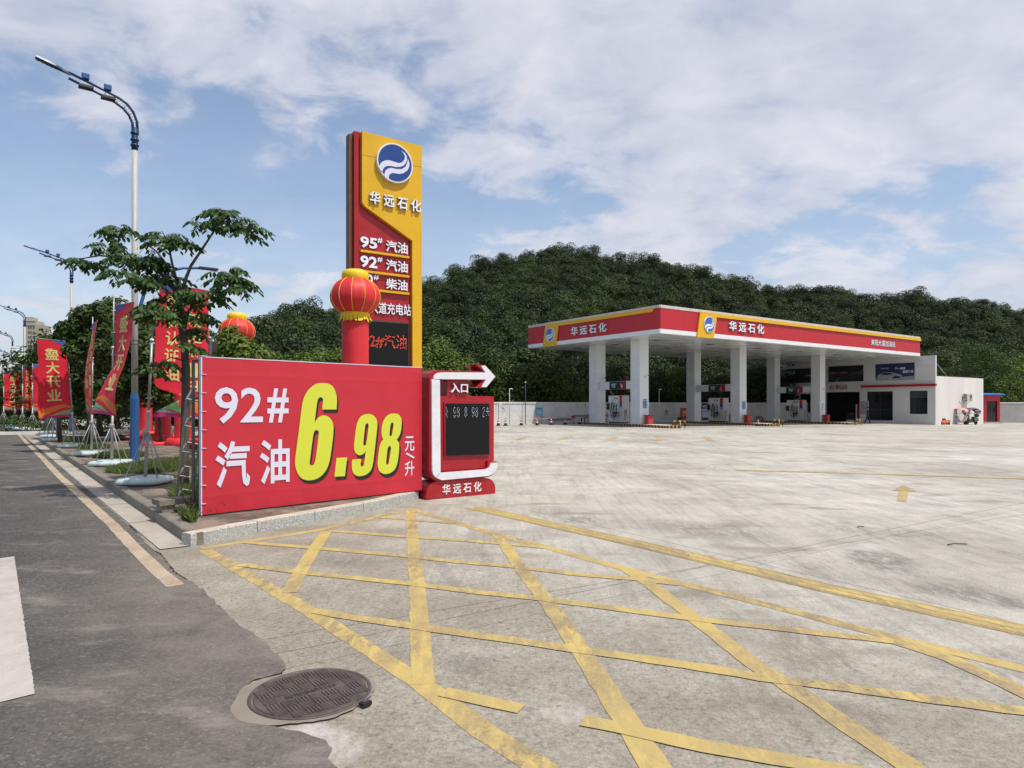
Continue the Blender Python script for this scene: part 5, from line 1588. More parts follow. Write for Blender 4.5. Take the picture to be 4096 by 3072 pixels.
mb = MB()
for y, s2 in ((-.80, -1), (.80, 1)):
    mb.prism([(-1.25, 1.14), (-.85, 1.45), (.1, 1.53), (.1, 1.14)], y - .045, y - .02 if s2 < 0 else y + .0, glass_dark)
    mb.prism([(.18, 1.14), (.18, 1.53), (1.05, 1.45), (1.4, 1.16)], y - .045, y - .02 if s2 < 0 else y, glass_dark)
mb.build('window', car)
for xx in (-1.35, 1.35):
    for yy in (-.86, .70):
        mb = MB(); mb.lathe([(.20, 0), (.31, 0), (.33, .03), (.33, .15), (.31, .18), (.2, .18)], rubber, n=24); mb.v = [(xx + a, yy + c, .33 + b) for a, b, c in mb.v]; w_ = mb.build('wheel', car)
        mb = MB(); mb.lathe([(.02, .02), (.195, .02), (.195, .16), (.02, .16)], steel, n=20); mb.v = [(xx + a, yy - .005 + c, .33 + b) for a, b, c in mb.v]; mb.build('rim', w_)

# ------------------------------------------------------------------ person walking past the window
pp = G(3472, 1695.0)
def person():
    j = {'pel': (0, 0, .93), 'ch': (0, -.01, 1.22), 'neck': (0, -.01, 1.42), 'hd': (-.02, 0, 1.50),
         'shL': (0, -.17, 1.36), 'elL': (.05, -.23, 1.10), 'wrL': (-.06, -.22, .90), 'shR': (0, .17, 1.36), 'elR': (.04, .22, 1.10), 'wrR': (-.12, .2, .92),
         'hpL': (0, -.09, .90), 'knL': (-.12, -.09, .50), 'anL': (-.30, -.09, .10), 'hpR': (0, .09, .90), 'knR': (.06, .09, .48), 'anR': (.16, .09, .09)}
    return j
j = person()
man = thing('person', pp, math.atan2(-E2.y, -E2.x), 'person in dark uniform and cap walking left past the shop window', 'person')
def limb(bm_pts, rr, mat, mb, n=12): mb.tube(bm_pts, rr, mat, n=n)
# one continuous surface: skin modifier, applied
def skinned(name, verts, edges, radii, mat, parent, root=0, sub=2):
    me = bpy.data.meshes.new(name); me.from_pydata(verts, edges, []); me.update()
    o = bpy.data.objects.new(name, me); COL.objects.link(o)
    md = o.modifiers.new('s', 'SKIN'); sv = me.skin_vertices[0].data if me.skin_vertices else None
    if sv is None:
        bpy.context.view_layer.objects.active = o
        sv = me.skin_vertices[0].data
    for i, r_ in enumerate(radii):
        sv[i].radius = (r_, r_) if not isinstance(r_, tuple) else r_
        sv[i].use_root = (i == root)
    m2 = o.modifiers.new('b', 'SUBSURF'); m2.levels = sub; m2.render_levels = sub
    bpy.context.view_layer.update()
    dg = bpy.context.evaluated_depsgraph_get()
    me2 = bpy.data.meshes.new_from_object(o.evaluated_get(dg))
    bpy.data.objects.remove(o); bpy.data.meshes.remove(me)
    me2.materials.clear(); me2.materials.append(mat)
    me2.name = name
    for p in me2.polygons: p.use_smooth = True
    o = bpy.data.objects.new(name, me2); COL.objects.link(o); o.parent = parent
    return o
vs = [j['pel'], j['ch'], j['neck'], (-.02, 0, 1.49), (-.03, 0, 1.60), (-.01, 0, 1.68),
      j['shL'], j['elL'], j['wrL'], (-.10, -.22, .82), j['shR'], j['elR'], j['wrR'], (-.16, .2, .84),
      j['hpL'], j['knL'], j['anL'], (-.42, -.09, .04), j['hpR'], j['knR'], j['anR'], (.06, .09, .035)]
ed = [(0, 1), (1, 2), (2, 3), (3, 4), (4, 5), (1, 6), (6, 7), (7, 8), (8, 9), (1, 10), (10, 11), (11, 12), (12, 13), (0, 14), (14, 15), (15, 16), (16, 17), (0, 18), (18, 19), (19, 20), (20, 21)]
rd = [.13, .145, .055, .06, .095, .06, .06, .045, .032, .035, .06, .045, .032, .035, .10, .07, .05, .035, .10, .07, .05, .035]
body = skinned('body', vs, ed, rd, uniform, man)
for v in body.data.polygons: pass
body.data.materials.append(skin)
for p_ in body.data.polygons:
    z = p_.center.z; y_ = p_.center.y
    if z > 1.43 or (z < .95 and abs(y_) > .165): p_.material_index = 1
mb = MB(); mb.lathe([(.105, 1.62), (.11, 1.68), (.09, 1.74), (.03, 1.765)], hair_m, n=16, c=(-.02, 0, 0)); mb.box(-.22, -.1, -.07, .07, 1.625, 1.64, hair_m); mb.build('cap', man)
mb = MB()
for sg in (-1, 1):
    y0 = -.22 if sg < 0 else .2
    x0 = -.10 if sg < 0 else -.16
    for q in range(4): mb.tube([(x0 - .01 + q * .018, y0, .82), (x0 - .02 + q * .018, y0, .77), (x0 - .03 + q * .018, y0, .735 + .006 * abs(q - 1.5))], .009, skin, n=6)
    mb.tube([(x0 - .02, y0 - .02 * sg, .84), (x0 - .05, y0 - .03 * sg, .80), (x0 - .055, y0 - .03 * sg, .77)], .010, skin, n=6)
mb.build('fingers', man)
man.scale = (.96, .96, .96)

# ------------------------------------------------------------------ scooters with rain canopies, mower
def scooter(u, v, rz, label, cm, roofm, dark):
    p = G(u, v)
    t = thing('electric_scooter', p, rz, label, 'scooter', 'scooters with rain canopies by the side wall')
    for xx, nm in ((-.6, 0), (.62, 1)):
        mb = MB(); mb.lathe([(.13, -.05), (.20, -.055), (.225, -.03), (.225, .03), (.20, .055), (.13, .05)], rubber, n=20); mb.v = [(xx + a, c, .225 + b) for a, b, c in mb.v]; w_ = mb.build('wheel', t)
        mb = MB(); mb.lathe([(.02, -.03), (.128, -.03), (.128, .03), (.02, .03)], steel, n=16); mb.v = [(xx + a, c, .225 + b) for a, b, c in mb.v]; mb.build('rim', w_)
    mb = MB()
    mb.add(*shell([(-.85, .38), (-.80, .62), (-.3, .70), (-.05, .60), (.0, .33), (.35, .30), (.50, .55), (.58, .95), (.66, 1.0), (.74, .75), (.72, .45), (.45, .22), (-.1, .20), (-.5, .30)], .17), cm, True)
    mb.build('body', t)
    mb = MB(); mb.box(-.82, -.05, -.14, .14, .70, .80, black_plastic, bev=.04); mb.build('seat', t)
    mb = MB(); mb.tube([(.60, 0, .95), (.56, 0, 1.08)], .035, black_plastic, n=8); mb.tube([(.5, -.33, 1.06), (.57, -.15, 1.1), (.57, .15, 1.1), (.5, .33, 1.06)], .02, black_plastic, n=8); mb.build('handlebar', t)
    mb = MB(); mb.lathe([(.02, 0), (.075, .02), (.085, .05), (.07, .08)], white, n=14); mb.v = [(.72 + c, a, .82 + b) for a, b, c in mb.v]; mb.build('headlight', t)
    mb = MB(); mb.lathe([(.1, .80), (.2, .84), (.21, .95), (.18, 1.05), (.08, 1.09)], cm, n=16, c=(-.72, 0, 0)); mb.build('top_box', t)
    # canopy: curved roof, struts, film
    mb = MB()
    pr = [(-.85, 1.46), (-.6, 1.62), (-.2, 1.72), (.3, 1.70), (.72, 1.56), (.92, 1.34)]
    vs = []; fs = []
    for (x, z) in pr:
        for y in (-.42, -.25, 0, .25, .42):
            vs.append((x, y, z - .10 * (abs(y) / .42) ** 2 - (.04 if abs(y) > .4 else 0)))
    for i in range(len(pr) - 1):
        for k in range(4): fs.append((i * 5 + k, i * 5 + k + 1, (i + 1) * 5 + k + 1, (i + 1) * 5 + k))
    b = len(vs); vs2 = vs + [(a, b_, c - .012) for a, b_, c in vs]
    fs2 = fs + [tuple(reversed([q + b for q in f])) for f in fs]
    mb.add(vs2, fs2, roofm, True); mb.build('rain_canopy', t)
    mb = MB()
    for y in (-.38, .38):
        mb.tube([(-.80, y * .4, .8), (-.82, y, 1.42)], .012, black_plastic, n=6); mb.tube([(.6, y * .4, .9), (.9, y, 1.33)], .012, black_plastic, n=6); mb.tube([(.0, y * .5, .8), (-.1, y, 1.6)], .01, black_plastic, n=6)
        mb.tube([(-.82, y, 1.1), (.8, y, 1.15)], .008, black_plastic, n=6)
    mb.build('canopy_frame', t)
    mb = MB(); mb.add([(.93, -.36, 1.3), (.93, .36, 1.3), (.72, .25, .95), (.72, -.25, .95)], [(0, 1, 2, 3)], clear_film); mb.add([(-.86, -.36, 1.4), (-.86, .36, 1.4), (-.86, .3, 1.12), (-.86, -.3, 1.12)], [(0, 1, 2, 3)], clear_film); mb.build('windscreen', t)
    mb = MB()
    for sg in (-1, 1): mb.tube([(.55, .3 * sg, 1.06), (.52, .36 * sg, 1.22)], .007, black_plastic, n=5); mb.lathe([(.01, 0), (.05, .005), (.05, .02)], black_plastic, n=12, c=(.52, .37 * sg, 1.24))
    mb.build('mirror', t)
    return t
def shell(prof, hw):
    vs = []; fs = []
    n = len(prof)
    ys = (-hw, -hw * .85, 0, hw * .85, hw)
    cx_ = sum(p[0] for p in prof) / n; cz_ = sum(p[1] for p in prof) / n
    for k, y in enumerate(ys):
        f = .86 if abs(y) == hw else 1.0
        for (x, z) in prof: vs.append((cx_ + (x - cx_) * (1 - (1 - f) * .35), y, cz_ + (z - cz_) * f))
    for k in range(4):
        for i in range(n): fs.append((k * n + i, k * n + (i + 1) % n, (k + 1) * n + (i + 1) % n, (k + 1) * n + i))
    fs.append(tuple(range(n))[::-1]); fs.append(tuple(4 * n + i for i in range(n)))
    return vs, fs
scooter(3836, 1698, R(-60), 'pale cream scooter under a pink checked rain canopy, against the side wall', scoot_white, pink_cloth, 0)
scooter(3886, 1698.5, R(-160), 'dark scooter under a dark purple rain canopy, between the pale scooter and the red hut', scoot_dark, purple_cloth, 1)
p = G(3772, 1699)
mow = thing('lawn_mower', p, R(-10), 'orange and grey push mower with long red handles at the foot of the side wall', 'mower')
mb = MB(); mb.add(*[lambda v, f: (v, f)][0](*shell([(-.4, .12), (-.42, .3), (-.2, .42), (.3, .40), (.5, .3), (.5, .12)], .26)), orange, True); mb.build('deck', mow)
mb = MB(); mb.box(-.15, .2, -.14, .14, .40, .62, grey_dark, bev=.04); mb.box(.25, .62, -.2, .2, .2, .48, steel, bev=.06); mb.build('engine', mow)
mb = MB()
for y in (-.22, .22): mb.tube([(-.35, y, .3), (-.75, y, .85), (-.92, y, 1.08)], .014, bin_red, n=6)
mb.tube([(-.92, -.22, 1.08), (-.92, .22, 1.08)], .014, bin_red, n=6); mb.tube([(-.3, .22, .35), (-.5, 0, .7), (-.75, .22, .85)], .01, bin_red, n=6); mb.build('handle', mow)
for (xx, yy) in ((-.35, -.3), (-.35, .25), (.42, -.3), (.42, .25)):
    mb = MB(); mb.lathe([(.02, 0), (.11, 0), (.11, .05), (.02, .05)], rubber, n=14); mb.v = [(xx + a, yy + c, .115 + b) for a, b, c in mb.v]; mb.build('wheel', mow)
# ------------------------------------------------------------------ price billboard on the corner
BL = Vector((X(806.8, 8.5), 8.5, ISL)); BR = Vector((X(1687, 10.99), 10.99, ISL))
BA = math.atan2((BR - BL).y, (BR - BL).x); BW = (BR - BL).length
Pbb = Plane(BL, BA)
BT = Pbb.on(805, 1429.3)[1]
board = thing('price_billboard', BL, BA, 'large red price billboard reading 92# and 6.98 in yellow, on the kerbed corner', 'billboard')
mb = MB()
# cloth stretched over the frame: slightly billowed sheet with hems
nx, nz = 150, 84
vs = []; fs = []
for j in range(nz + 1):
    for i in range(nx + 1):
        x = BW * i / nx; z = 0.015 + (BT - 0.015) * j / nz
        b_ = 0.004 * math.sin(i * .26 + j * .07) * math.sin(j * .12) + 0.002 * math.sin(math.pi * i / nx * 6)
        for z0_ in (.235, BT - .23): b_ -= .006 * math.exp(-((z - z0_ - .01 * math.sin(x * 2.1)) / .014) ** 2)
        if z < .25 or z > BT - .24 or x > BW - .25:
            for q in range(1, 8): b_ -= .005 * math.exp(-((x - BW * q / 8 - .02) / .010) ** 2)
            for q in range(1, 6): b_ -= .005 * math.exp(-((z - BT * q / 5.2) / .010) ** 2) * (x > BW - .25)
        b_ += .003 * math.sin(18 * x + 9 * z) * math.exp(-((z) / .12) ** 2)
        vs.append((x, -0.006 + b_ * .6, z))
for j in range(nz):
    for i in range(nx):
        a = j * (nx + 1) + i
        fs.append((a, a + 1, a + nx + 2, a + nx + 1))
mb.add(vs, fs, red_print, True)
mb.box(0, BW, 0.002, 0.012, 0.015, BT, white_print)
mb.build('printed_sheet', board)
mb = MB()
mb.box(-0.012, 0.0, -0.012, 0.05, 0.01, BT + .005, white_print); mb.box(0, BW, -0.01, 0.06, BT + .001, BT + .012, white_print); mb.box(0, BW, -0.012, .05, 0.0, .014, black)
mb.build('hem', board)
def bx(u, v): return Pbb.on(700 + u / 1.6385, 1350 + v / 1.6385)
def btext(name, txt, ul, ur, vt, vb, mat, bold=0.02, shear=0.0, y=-0.0135, depth=.0015):
    x0 = bx(ul, (vt + vb) / 2)[0]; x1 = bx(ur, (vt + vb) / 2)[0]; um = (ul + ur) / 2
    z1 = bx(um, vt)[1]; z0 = bx(um, vb)[1]
    mb = MB(); letters(mb, txt, x0, x1, z0, z1, y, mat, bold, depth, shear); return mb.build(name, board)
btext('grade_digits', '92', 258, 573, 328, 562, white_print, 0.012)
btext('hash_sign', '#', 602, 741, 334, 557, white_print, 0.02)
btext('fuel_name', '汽 油', 262, 748, 672, 970, white_print, 0.022)
def dg(u, v): return Pbb.on(1160 + u / 3.606, 1500 + v / 3.606)
def numeral(name, outlines):
    """slanted printed numeral with a black drop shadow behind it"""
    mb = MB()
    for dx, dy, y, m in ((24, 48, -.0125, black), (0, 0, -.0145, lime)):
        vs, fs = fill_outline([([dg(u + dx, v + dy) for u, v in pts], sm_) for pts, sm_ in outlines])
        mb.add([(a, y, b) for a, b, _ in vs], fs, m)
    return mb.build(name, board)
numeral('big_six', [([(463,115),(530,122),(590,150),(630,200),(655,260),(668,320),(670,380),(663,497),(457,497),(462,430),(470,370),(462,335),(437,320),(405,335),(390,370),(375,460),(347,690),(370,650),(410,605),(460,584),(500,584),(550,605),(590,650),(612,700),(620,760),(612,900),(580,1150),(555,1270),(520,1360),(460,1440),(390,1490),(320,1513),(240,1517),(170,1495),(115,1440),(80,1360),(66,1280),(70,1180),(120,800),(160,480),(178,380),(205,300),(250,225),(310,165),(380,125)], True),
 ([(375,792),(400,805),(408,835),(395,960),(370,1150),(355,1240),(335,1290),(305,1307),(285,1295),(277,1265),(290,1150),(315,960),(330,860),(345,812)], True)])
numeral('small_nine', [([(1120,562),(1180,575),(1225,615),(1248,665),(1252,740),(1235,900),(1210,1120),(1190,1270),(1160,1370),(1100,1430),(1020,1457),(950,1450),(905,1410),(885,1340),(884,1270),(890,1219),(1020,1210),(1012,1270),(1015,1305),(1030,1320),(1050,1312),(1062,1270),(1085,1092),(1060,1130),(1020,1152),(985,1155),(945,1130),(920,1080),(916,1010),(930,880),(945,760),(965,680),(1000,615),(1050,575)], True),
 ([(1105,693),(1122,705),(1125,740),(1110,860),(1095,970),(1085,1010),(1070,1020),(1053,1008),(1050,980),(1062,860),(1075,750),(1085,710)], True)])
numeral('small_eight', [([(1490,555),(1550,565),(1590,610),(1603,670),(1598,770),(1580,850),(1555,900),(1530,930),(1555,965),(1568,1020),(1560,1150),(1540,1270),(1510,1350),(1460,1400),(1390,1427),(1330,1420),(1280,1380),(1258,1310),(1258,1220),(1275,1080),(1290,1010),(1315,955),(1340,933),(1320,890),(1312,820),(1320,730),(1345,650),(1390,590),(1440,562)], True),
 ([(1467,684),(1482,692),(1484,730),(1470,820),(1460,870),(1445,884),(1430,872),(1428,840),(1440,740),(1450,697)], True),
 ([(1430,1020),(1446,1035),(1446,1080),(1430,1190),(1415,1270),(1397,1295),(1383,1283),(1380,1240),(1392,1130),(1405,1050)], True)])
numeral('decimal_point', [([(663,1195),(817,1188),(785,1458),(632,1468)], False)])
btext('unit_yuan', '元', 1502, 1565, 648, 745, white_print, 0.012)
btext('unit_litre', '升', 1502, 1565, 810, 905, white_print, 0.012)
p_ = [bx(1508, 762), bx(1516, 754), bx(1567, 784), bx(1560, 793)]
mb = MB(); mb.prism([(a, b) for a, b in p_], -.0145, -.0125, white_print); mb.build('unit_slash', board)
# truss frame behind the cloth
mb = MB()
def truss(mb, a, b, w_, mat, side=Vector((1, 0, 0)), r_=.016, step=.5):
    a, b = Vector(a), Vector(b); d = (b - a).normalized()
    u = (side - d * side.dot(d)).normalized(); v = d.cross(u)
    cs = [u * w_ / 2 + v * w_ / 2, u * w_ / 2 - v * w_ / 2, -u * w_ / 2 - v * w_ / 2, -u * w_ / 2 + v * w_ / 2]
    def bar(p, q, rr):
        dd = (q - p).normalized(); s1 = dd.orthogonal().normalized(); s2 = dd.cross(s1)
        vs = [p + s1 * rr * m + s2 * rr * n for m, n in ((1, 1), (1, -1), (-1, -1), (-1, 1))] + [q + s1 * rr * m + s2 * rr * n for m, n in ((1, 1), (1, -1), (-1, -1), (-1, 1))]
        mb.add(vs, [(0, 1, 2, 3), (7, 6, 5, 4), (0, 4, 5, 1), (1, 5, 6, 2), (2, 6, 7, 3), (3, 7, 4, 0)], mat)
    for c in cs: bar(a + c, b + c, r_)
    Lt = (b - a).length; n = max(1, round(Lt / step))
    for k in range(n + 1):
        p = a + d * (Lt * k / n)
        for q in range(4): bar(p + cs[q], p + cs[(q + 1) % 4], r_ * .7)
for x in (0.12, BW / 2, BW - .12): truss(mb, (x, .20, 0), (x, .20, BT - .02), .22, steel_old)
for z in (.12, BT - .13): truss(mb, (.23, .20, z), (BW - .23, .20, z), .20, steel_old, side=Vector((0, 0, 1)))
mb.build('truss_frame', board)
for k in range(9):
    z = .15 + k * .235
    mb = MB(); mb.box(-.016, .05, -.02, .04, z, z + .006, white_print); mb.build('cable_tie', board)
bl_inv = Matrix.Rotation(-BA, 3, 'Z')
ta = bl_inv @ (Vector((X(748, 10.0), 10.0, ISL + .06)) - BL); tb_ = bl_inv @ (Vector((X(790, 9.15), 9.15, 1.66)) - BL)
mb = MB(); truss(mb, ta, tb_, .22, steel, side=Vector((1, -.8, 0)), step=.42, r_=.013); mb.build('brace_truss', board)
mb = MB(); mb.box(-.32, .35, .55, .85, .10, .17, kerb_old); mb.box(-.28, -.12, .58, .8, 0, .099, kerb_old)
mb.build('stone_slab', None, loc=BL, rz=BA, label='weathered stone slab on the pavement behind the left end of the billboard', cat='stone slab')

# ------------------------------------------------------------------ entrance arrow sign
EP = Vector((X(1705.8, 10.9), 10.9, 0.0)); EP.z = g(EP.x) - .0
EQ = Vector((X(1980, 11.72), 11.72, 0.0))
EA = math.atan2((EQ - EP).y, (EQ - EP).x)
Pe = Plane(EP, EA)
def ex(u, v): return Pe.on(1650 + u / 2.5525, 1380 + v / 2.5525)
sign = thing('entrance_sign', EP, EA, 'red entrance sign with a white bent arrow and a black display, on the forecourt', 'sign')
TH_ = .34
base = [ex(143, 1575), ex(845, 1520), ex(845, 1450), ex(838, 1420), ex(818, 1385), ex(790, 1367), ex(750, 1358), ex(245, 1392), ex(205, 1408), ex(172, 1440), ex(150, 1480), ex(143, 1510)]
mb = MB(); mb.prism(base, 0.0, .40, red_sign); mb.build('plinth', sign)
mb = MB()
x0, x1 = ex(303, 1460)[0], ex(700, 1460)[0]
zb_, zt_ = ex(500, 1512)[1], ex(500, 1408)[1]
letters(mb, '华 远 石 化', x0, x1, zb_, zt_, -.001, white, .012, .012); mb.build('plinth_lettering', sign)
# body: C-shaped red shell, box-like sheet work
out = [ex(240, 262), ex(720, 268), ex(730, 268), ex(640, 190 + 0)]
body = [ex(235, 255), ex(205, 262), ex(180, 290), ex(167, 330), ex(164, 1270), ex(172, 1320), ex(190, 1360), ex(225, 1385), ex(280, 1388), ex(760, 1345), ex(800, 1330), ex(835, 1295), ex(852, 1245), ex(853, 1188), ex(765, 1188), ex(765, 1230), ex(740, 1262),
        ex(272, 1298), ex(268, 358), ex(730, 358), ex(690, 432), ex(688, 458), ex(760, 420), ex(836, 318), ex(760, 215), ex(730, 192), ex(645, 190), ex(716, 268)]
def shell_ring(mb, poly, y0, y1, mat): mb.prism(poly, y0, y1, mat)
mb = MB()
mb.prism([ex(215, 262), ex(185, 290), ex(170, 330), ex(165, 400), ex(164, 1270), ex(172, 1320), ex(190, 1358), ex(225, 1384), ex(280, 1389), ex(280, 1296), ex(268, 1290), ex(266, 358), ex(330, 356), ex(330, 264), ex(250, 256)], -.02, TH_, red_sign)
mb.prism([ex(330.5, 262), ex(715, 268), ex(640, 200), ex(735, 205), ex(836, 322), ex(740, 432), ex(640, 432), ex(716, 360), ex(330.5, 357)], -.02, TH_, red_sign)
mb.prism([ex(281, 1299), ex(735, 1262), ex(757, 1245), ex(763, 1190), ex(853, 1190), ex(853, 1245), ex(836, 1295), ex(800, 1332), ex(755, 1350), ex(281, 1390)], -.02, TH_, red_sign)
mb.build('frame', sign)
mb = MB()
mb.prism([ex(268, 521), ex(365, 521), ex(367, 360), ex(575, 360), ex(575, 521), ex(841, 524), ex(841, 1186), ex(760, 1187), ex(756, 1240), ex(735, 1258), ex(268, 1294)], .03, TH_ - .02, red_sign)
mb.build('panel', sign)
mb = MB()
mb.prism([ex(325, 585), ex(787, 588), ex(787, 1128), ex(328, 1138)], -.0, .0295, red_dark)
mb.build('display_frame', sign)
scr = [ex(338, 597), ex(783, 600), ex(783, 1116), ex(338, 1132)]
mb = MB(); mb.prism(scr, -.008, -.0005, led_black); mb.build('display', sign)
# white arrow
def smooth_c(pts): return pts
mb = MB()
ar = [ex(200, 345), ex(205, 322), ex(218, 302), ex(245, 286), ex(300, 280), ex(732, 282), ex(685, 214), ex(728, 212), ex(830, 322), ex(742, 430), ex(692, 430), ex(735, 353), ex(300, 350), ex(262, 347)]
mb.prism(ar, -.045, -.0205, white_light); mb.build('arrow_head', sign)
mb = MB()
mb.prism([ex(178, 360), ex(196, 350), ex(256, 354), ex(262, 368), ex(268, 1295), ex(222, 1350), ex(195, 1320), ex(184, 1275)], -.06, -.0205, white_light)
mb.build('arrow_shaft', sign)
mb = MB()
mb.prism([ex(228, 1352), ex(274, 1302), ex(735, 1268), ex(770, 1250), ex(790, 1202), ex(850, 1200), ex(850, 1240), ex(835, 1285), ex(800, 1318), ex(757, 1335), ex(285, 1378)], -.045, -.0205, white_light)
mb.build('arrow_tail', sign)
x0, x1 = ex(386, 440)[0], ex(560, 440)[0]
mb = MB(); letters(mb, '入口', x0, x1, ex(475, 488)[1], ex(475, 390)[1], .029, letter_white, .02, .05, side=letter_side); mb.build('lettering', sign)
# lit dots on the screen: a fragment of scrolling characters
FONT = {'L': ['1....', '.1...', '.1...', '..1..', '.1...', '1....', '.1...', '..111'], '9': ['.11..', '1..1.', '1....', '1..1.', '.111.', '...1.', '1..1.', '.11..'],
        '8': ['.11..', '1..1.', '1..1.', '.11..', '1..1.', '1..1.', '1..1.', '.11..'], '0': ['.11..', '1..1.', '1..1.', '1..1.', '1..1.', '1..1.', '1..1.', '.11..'],
        '2': ['.11..', '1..1.', '...1.', '..1..', '.1...', '1....', '1....', '1111.'], 'y': ['..1..', '.111.', '..1..', '11111', '..1..', '.1.1.', '1...1', '.....'], '/': ['...1.', '...1.', '..1..', '..1..', '.1...', '.1...', '1....', '1....'], ' ': ['.....'] * 8}
def dots(parent, word, xa, xb, za, zb, y, mat, name, drop=.25, seed=1):
    rr = random.Random(seed)
    n = len(word) * 6; cw = (xb - xa) / n; chh = (zb - za) / 8
    mb = MB()
    for k, ch in enumerate(word):
        for r_, row in enumerate(FONT[ch]):
            for c_, b in enumerate(row):
                if b == '1' and rr.random() > drop:
                    x = xa + (k * 6 + c_) * cw; z = zb - (r_ + .7) * chh
                    mb.box(x, x + cw * .62, y - .002, y, z, z + chh * .32, mat)
    return mb.build(name, parent)
dots(sign, 'L 98 8 98 2y', ex(338, 680)[0], ex(786, 680)[0], ex(560, 740)[1], ex(560, 632)[1], -.0085, led_white, 'display_text', .12)

# ------------------------------------------------------------------ totem price sign
TD = 18.0
TP = Vector((X(1412, TD), TD, 0.0))
TA = A1
Pt = Plane(TP, TA)
def tx(u, v): return Pt.on(1200 + u / 1.659, 500 + v / 1.659)
tot = thing('totem_sign', TP, TA, 'tall red and yellow totem sign with a round blue emblem, behind the billboard', 'totem sign')
xr = tx(798, 600)[0]; ztop = tx(797, 140)[1]; xk = tx(403, 300)[0]; xs0 = tx(362, 300)[0]
ztop = (tx(797, 140)[1] + tx(403, 52)[1]) / 2
mb = MB(); mb.box(xs0, xr - .02, 0.02, .34, 0, ztop - .0, red_sign); mb.build('red_body', tot)
mb = MB(); mb.box(xs0 - .10, xs0 - .001, .12, .36, 0, ztop - .06, M_('totem_edge_brown', (.16, .06, .02), .5, var=.2)); mb.build('side_strip', tot)
mb = MB()
mb.prism([(xk, ztop - .005), (xk, tx(403, 518)[1]), (tx(420, 542)[0], tx(420, 545)[1]), (tx(735, 772)[0], tx(735, 772)[1]), (tx(738, 1200)[0], 0), (xr, 0), (xr, ztop - .005)], -.10, .019, yellow)
mb.build('yellow_panel', tot)
mb = MB(); mb.prism([(xk, tx(403, 206)[1]), (xr, tx(797, 288)[1]), (xr, tx(797, 288)[1] + .008), (xk, tx(403, 206)[1] + .008)], -.1015, -.1002, black)
mb.build('panel_seam', tot)
ec = tx(611, 266); er = (tx(611, 138)[1] - tx(611, 395)[1]) / 2
mb = MB(); emblem(mb, ec[0], ec[1], er, -.1015, .10, white, navy, white_print); mb.build('emblem', tot)
def ttext(txt, ul, ur, vt, vb, y, bold, depth, name='lettering'):
    um, vm = (ul + ur) / 2, (vt + vb) / 2
    x0, x1 = tx(ul, vm)[0], tx(ur, vm)[0]
    mb = MB(); letters(mb, txt, x0, x1, tx(um, vb)[1], tx(um, vt)[1], y, letter_white, bold, depth, side=letter_side); return mb.build(name, tot)
ttext('华 远 石 化', 446, 786, 478, 560, -.101, .02, .07)
for (num, v0, v1) in (('95', 742, 815), ('92', 868, 945), ('0', 985, 1060)):
    w0 = 398 if num != '0' else 440
    ttext(num, w0, 510 if num != '0' else 480, v0 + 4, v1 + 4, .019, .03, .05, 'grade_digits')
    ttext('#', 512 if num != '0' else 486, 545 if num != '0' else 522, v0 + 8, v0 + 44, .019, .02, .04, 'hash_sign')
ttext('汽油', 568, 712, 775, 850, .019, .018, .05); ttext('汽油', 568, 712, 900, 975, .019, .018, .05); ttext('柴油', 568, 710, 1025, 1095, .019, .018, .05)
ttext('耒阳大道充电站', 345, 735, 1176, 1254, .019, .012, .05)
for (vl, vr) in ((838, 878), (966, 1012), (1088, 1122)):
    mb = MB(); za = (tx(560, (vl + vr) / 2)[1]); mb.box(xk - .02, tx(720, 900)[0], -.06, .019, za - .03, za + .03, yellow); mb.build('divider_bar', tot)
scz = tx(590, 1303)[1]
mb = MB(); mb.box(tx(415, 1400)[0], tx(722, 1400)[0], -.02, .0185, .5, scz, grey_dark); mb.box(tx(420, 1400)[0] + .02, tx(717, 1400)[0], -.026, -.0205, .55, scz - .04, led_black); mb.build('display', tot)
FONT['Q'] = ['...1.', '1..11', '.1.1.', '..1..', '1....', '.1.1.', '..1..', '.1.11']; FONT['Y'] = ['1.1..', '.1111', '1.1.1', '.1111', '..1.1', '1.111', '.1..1', '.1111']; FONT['#'] = ['.1.1.', '11111', '.1.1.', '.1.1.', '11111', '.1.1.', '.1.1.', '.....']
def raster_dots(parent, text, xa, xb, za, zb, y, mat, name, rows=13, seed=4):
    """the characters as separate lit points of a coarse display, some of them out"""
    vs, fs = glyphs(text, .01, 0.0)
    cols_ = int(rows * (xb - xa) / (zb - za))
    lit = set()
    for f in fs:
        for q in range(1, len(f) - 1):
            A_, B_, C_ = vs[f[0]], vs[f[q]], vs[f[q + 1]]
            i0, i1 = int(min(A_[0], B_[0], C_[0]) * cols_), int(max(A_[0], B_[0], C_[0]) * cols_) + 1
            j0, j1 = int(min(A_[1], B_[1], C_[1]) * rows), int(max(A_[1], B_[1], C_[1]) * rows) + 1
            for i in range(i0, i1 + 1):
                for j in range(j0, j1 + 1):
                    px_, py_ = (i + .5) / cols_, (j + .5) / rows
                    d1 = (px_ - B_[0]) * (A_[1] - B_[1]) - (A_[0] - B_[0]) * (py_ - B_[1])
                    d2 = (px_ - C_[0]) * (B_[1] - C_[1]) - (B_[0] - C_[0]) * (py_ - C_[1])
                    d3 = (px_ - A_[0]) * (C_[1] - A_[1]) - (C_[0] - A_[0]) * (py_ - A_[1])
                    if not ((min(d1, d2, d3) < 0) and (max(d1, d2, d3) > 0)): lit.add((i, j))
    rr = random.Random(seed); mb = MB()
    dx_, dz_ = (xb - xa) / cols_, (zb - za) / rows
    for (i, j) in sorted(lit):
        if rr.random() < .12: continue
        x, z = xa + i * dx_, za + j * dz_
        mb.box(x, x + dx_ * .62, y - .002, y, z, z + dz_ * .4, mat)
    return mb.build(name, parent)
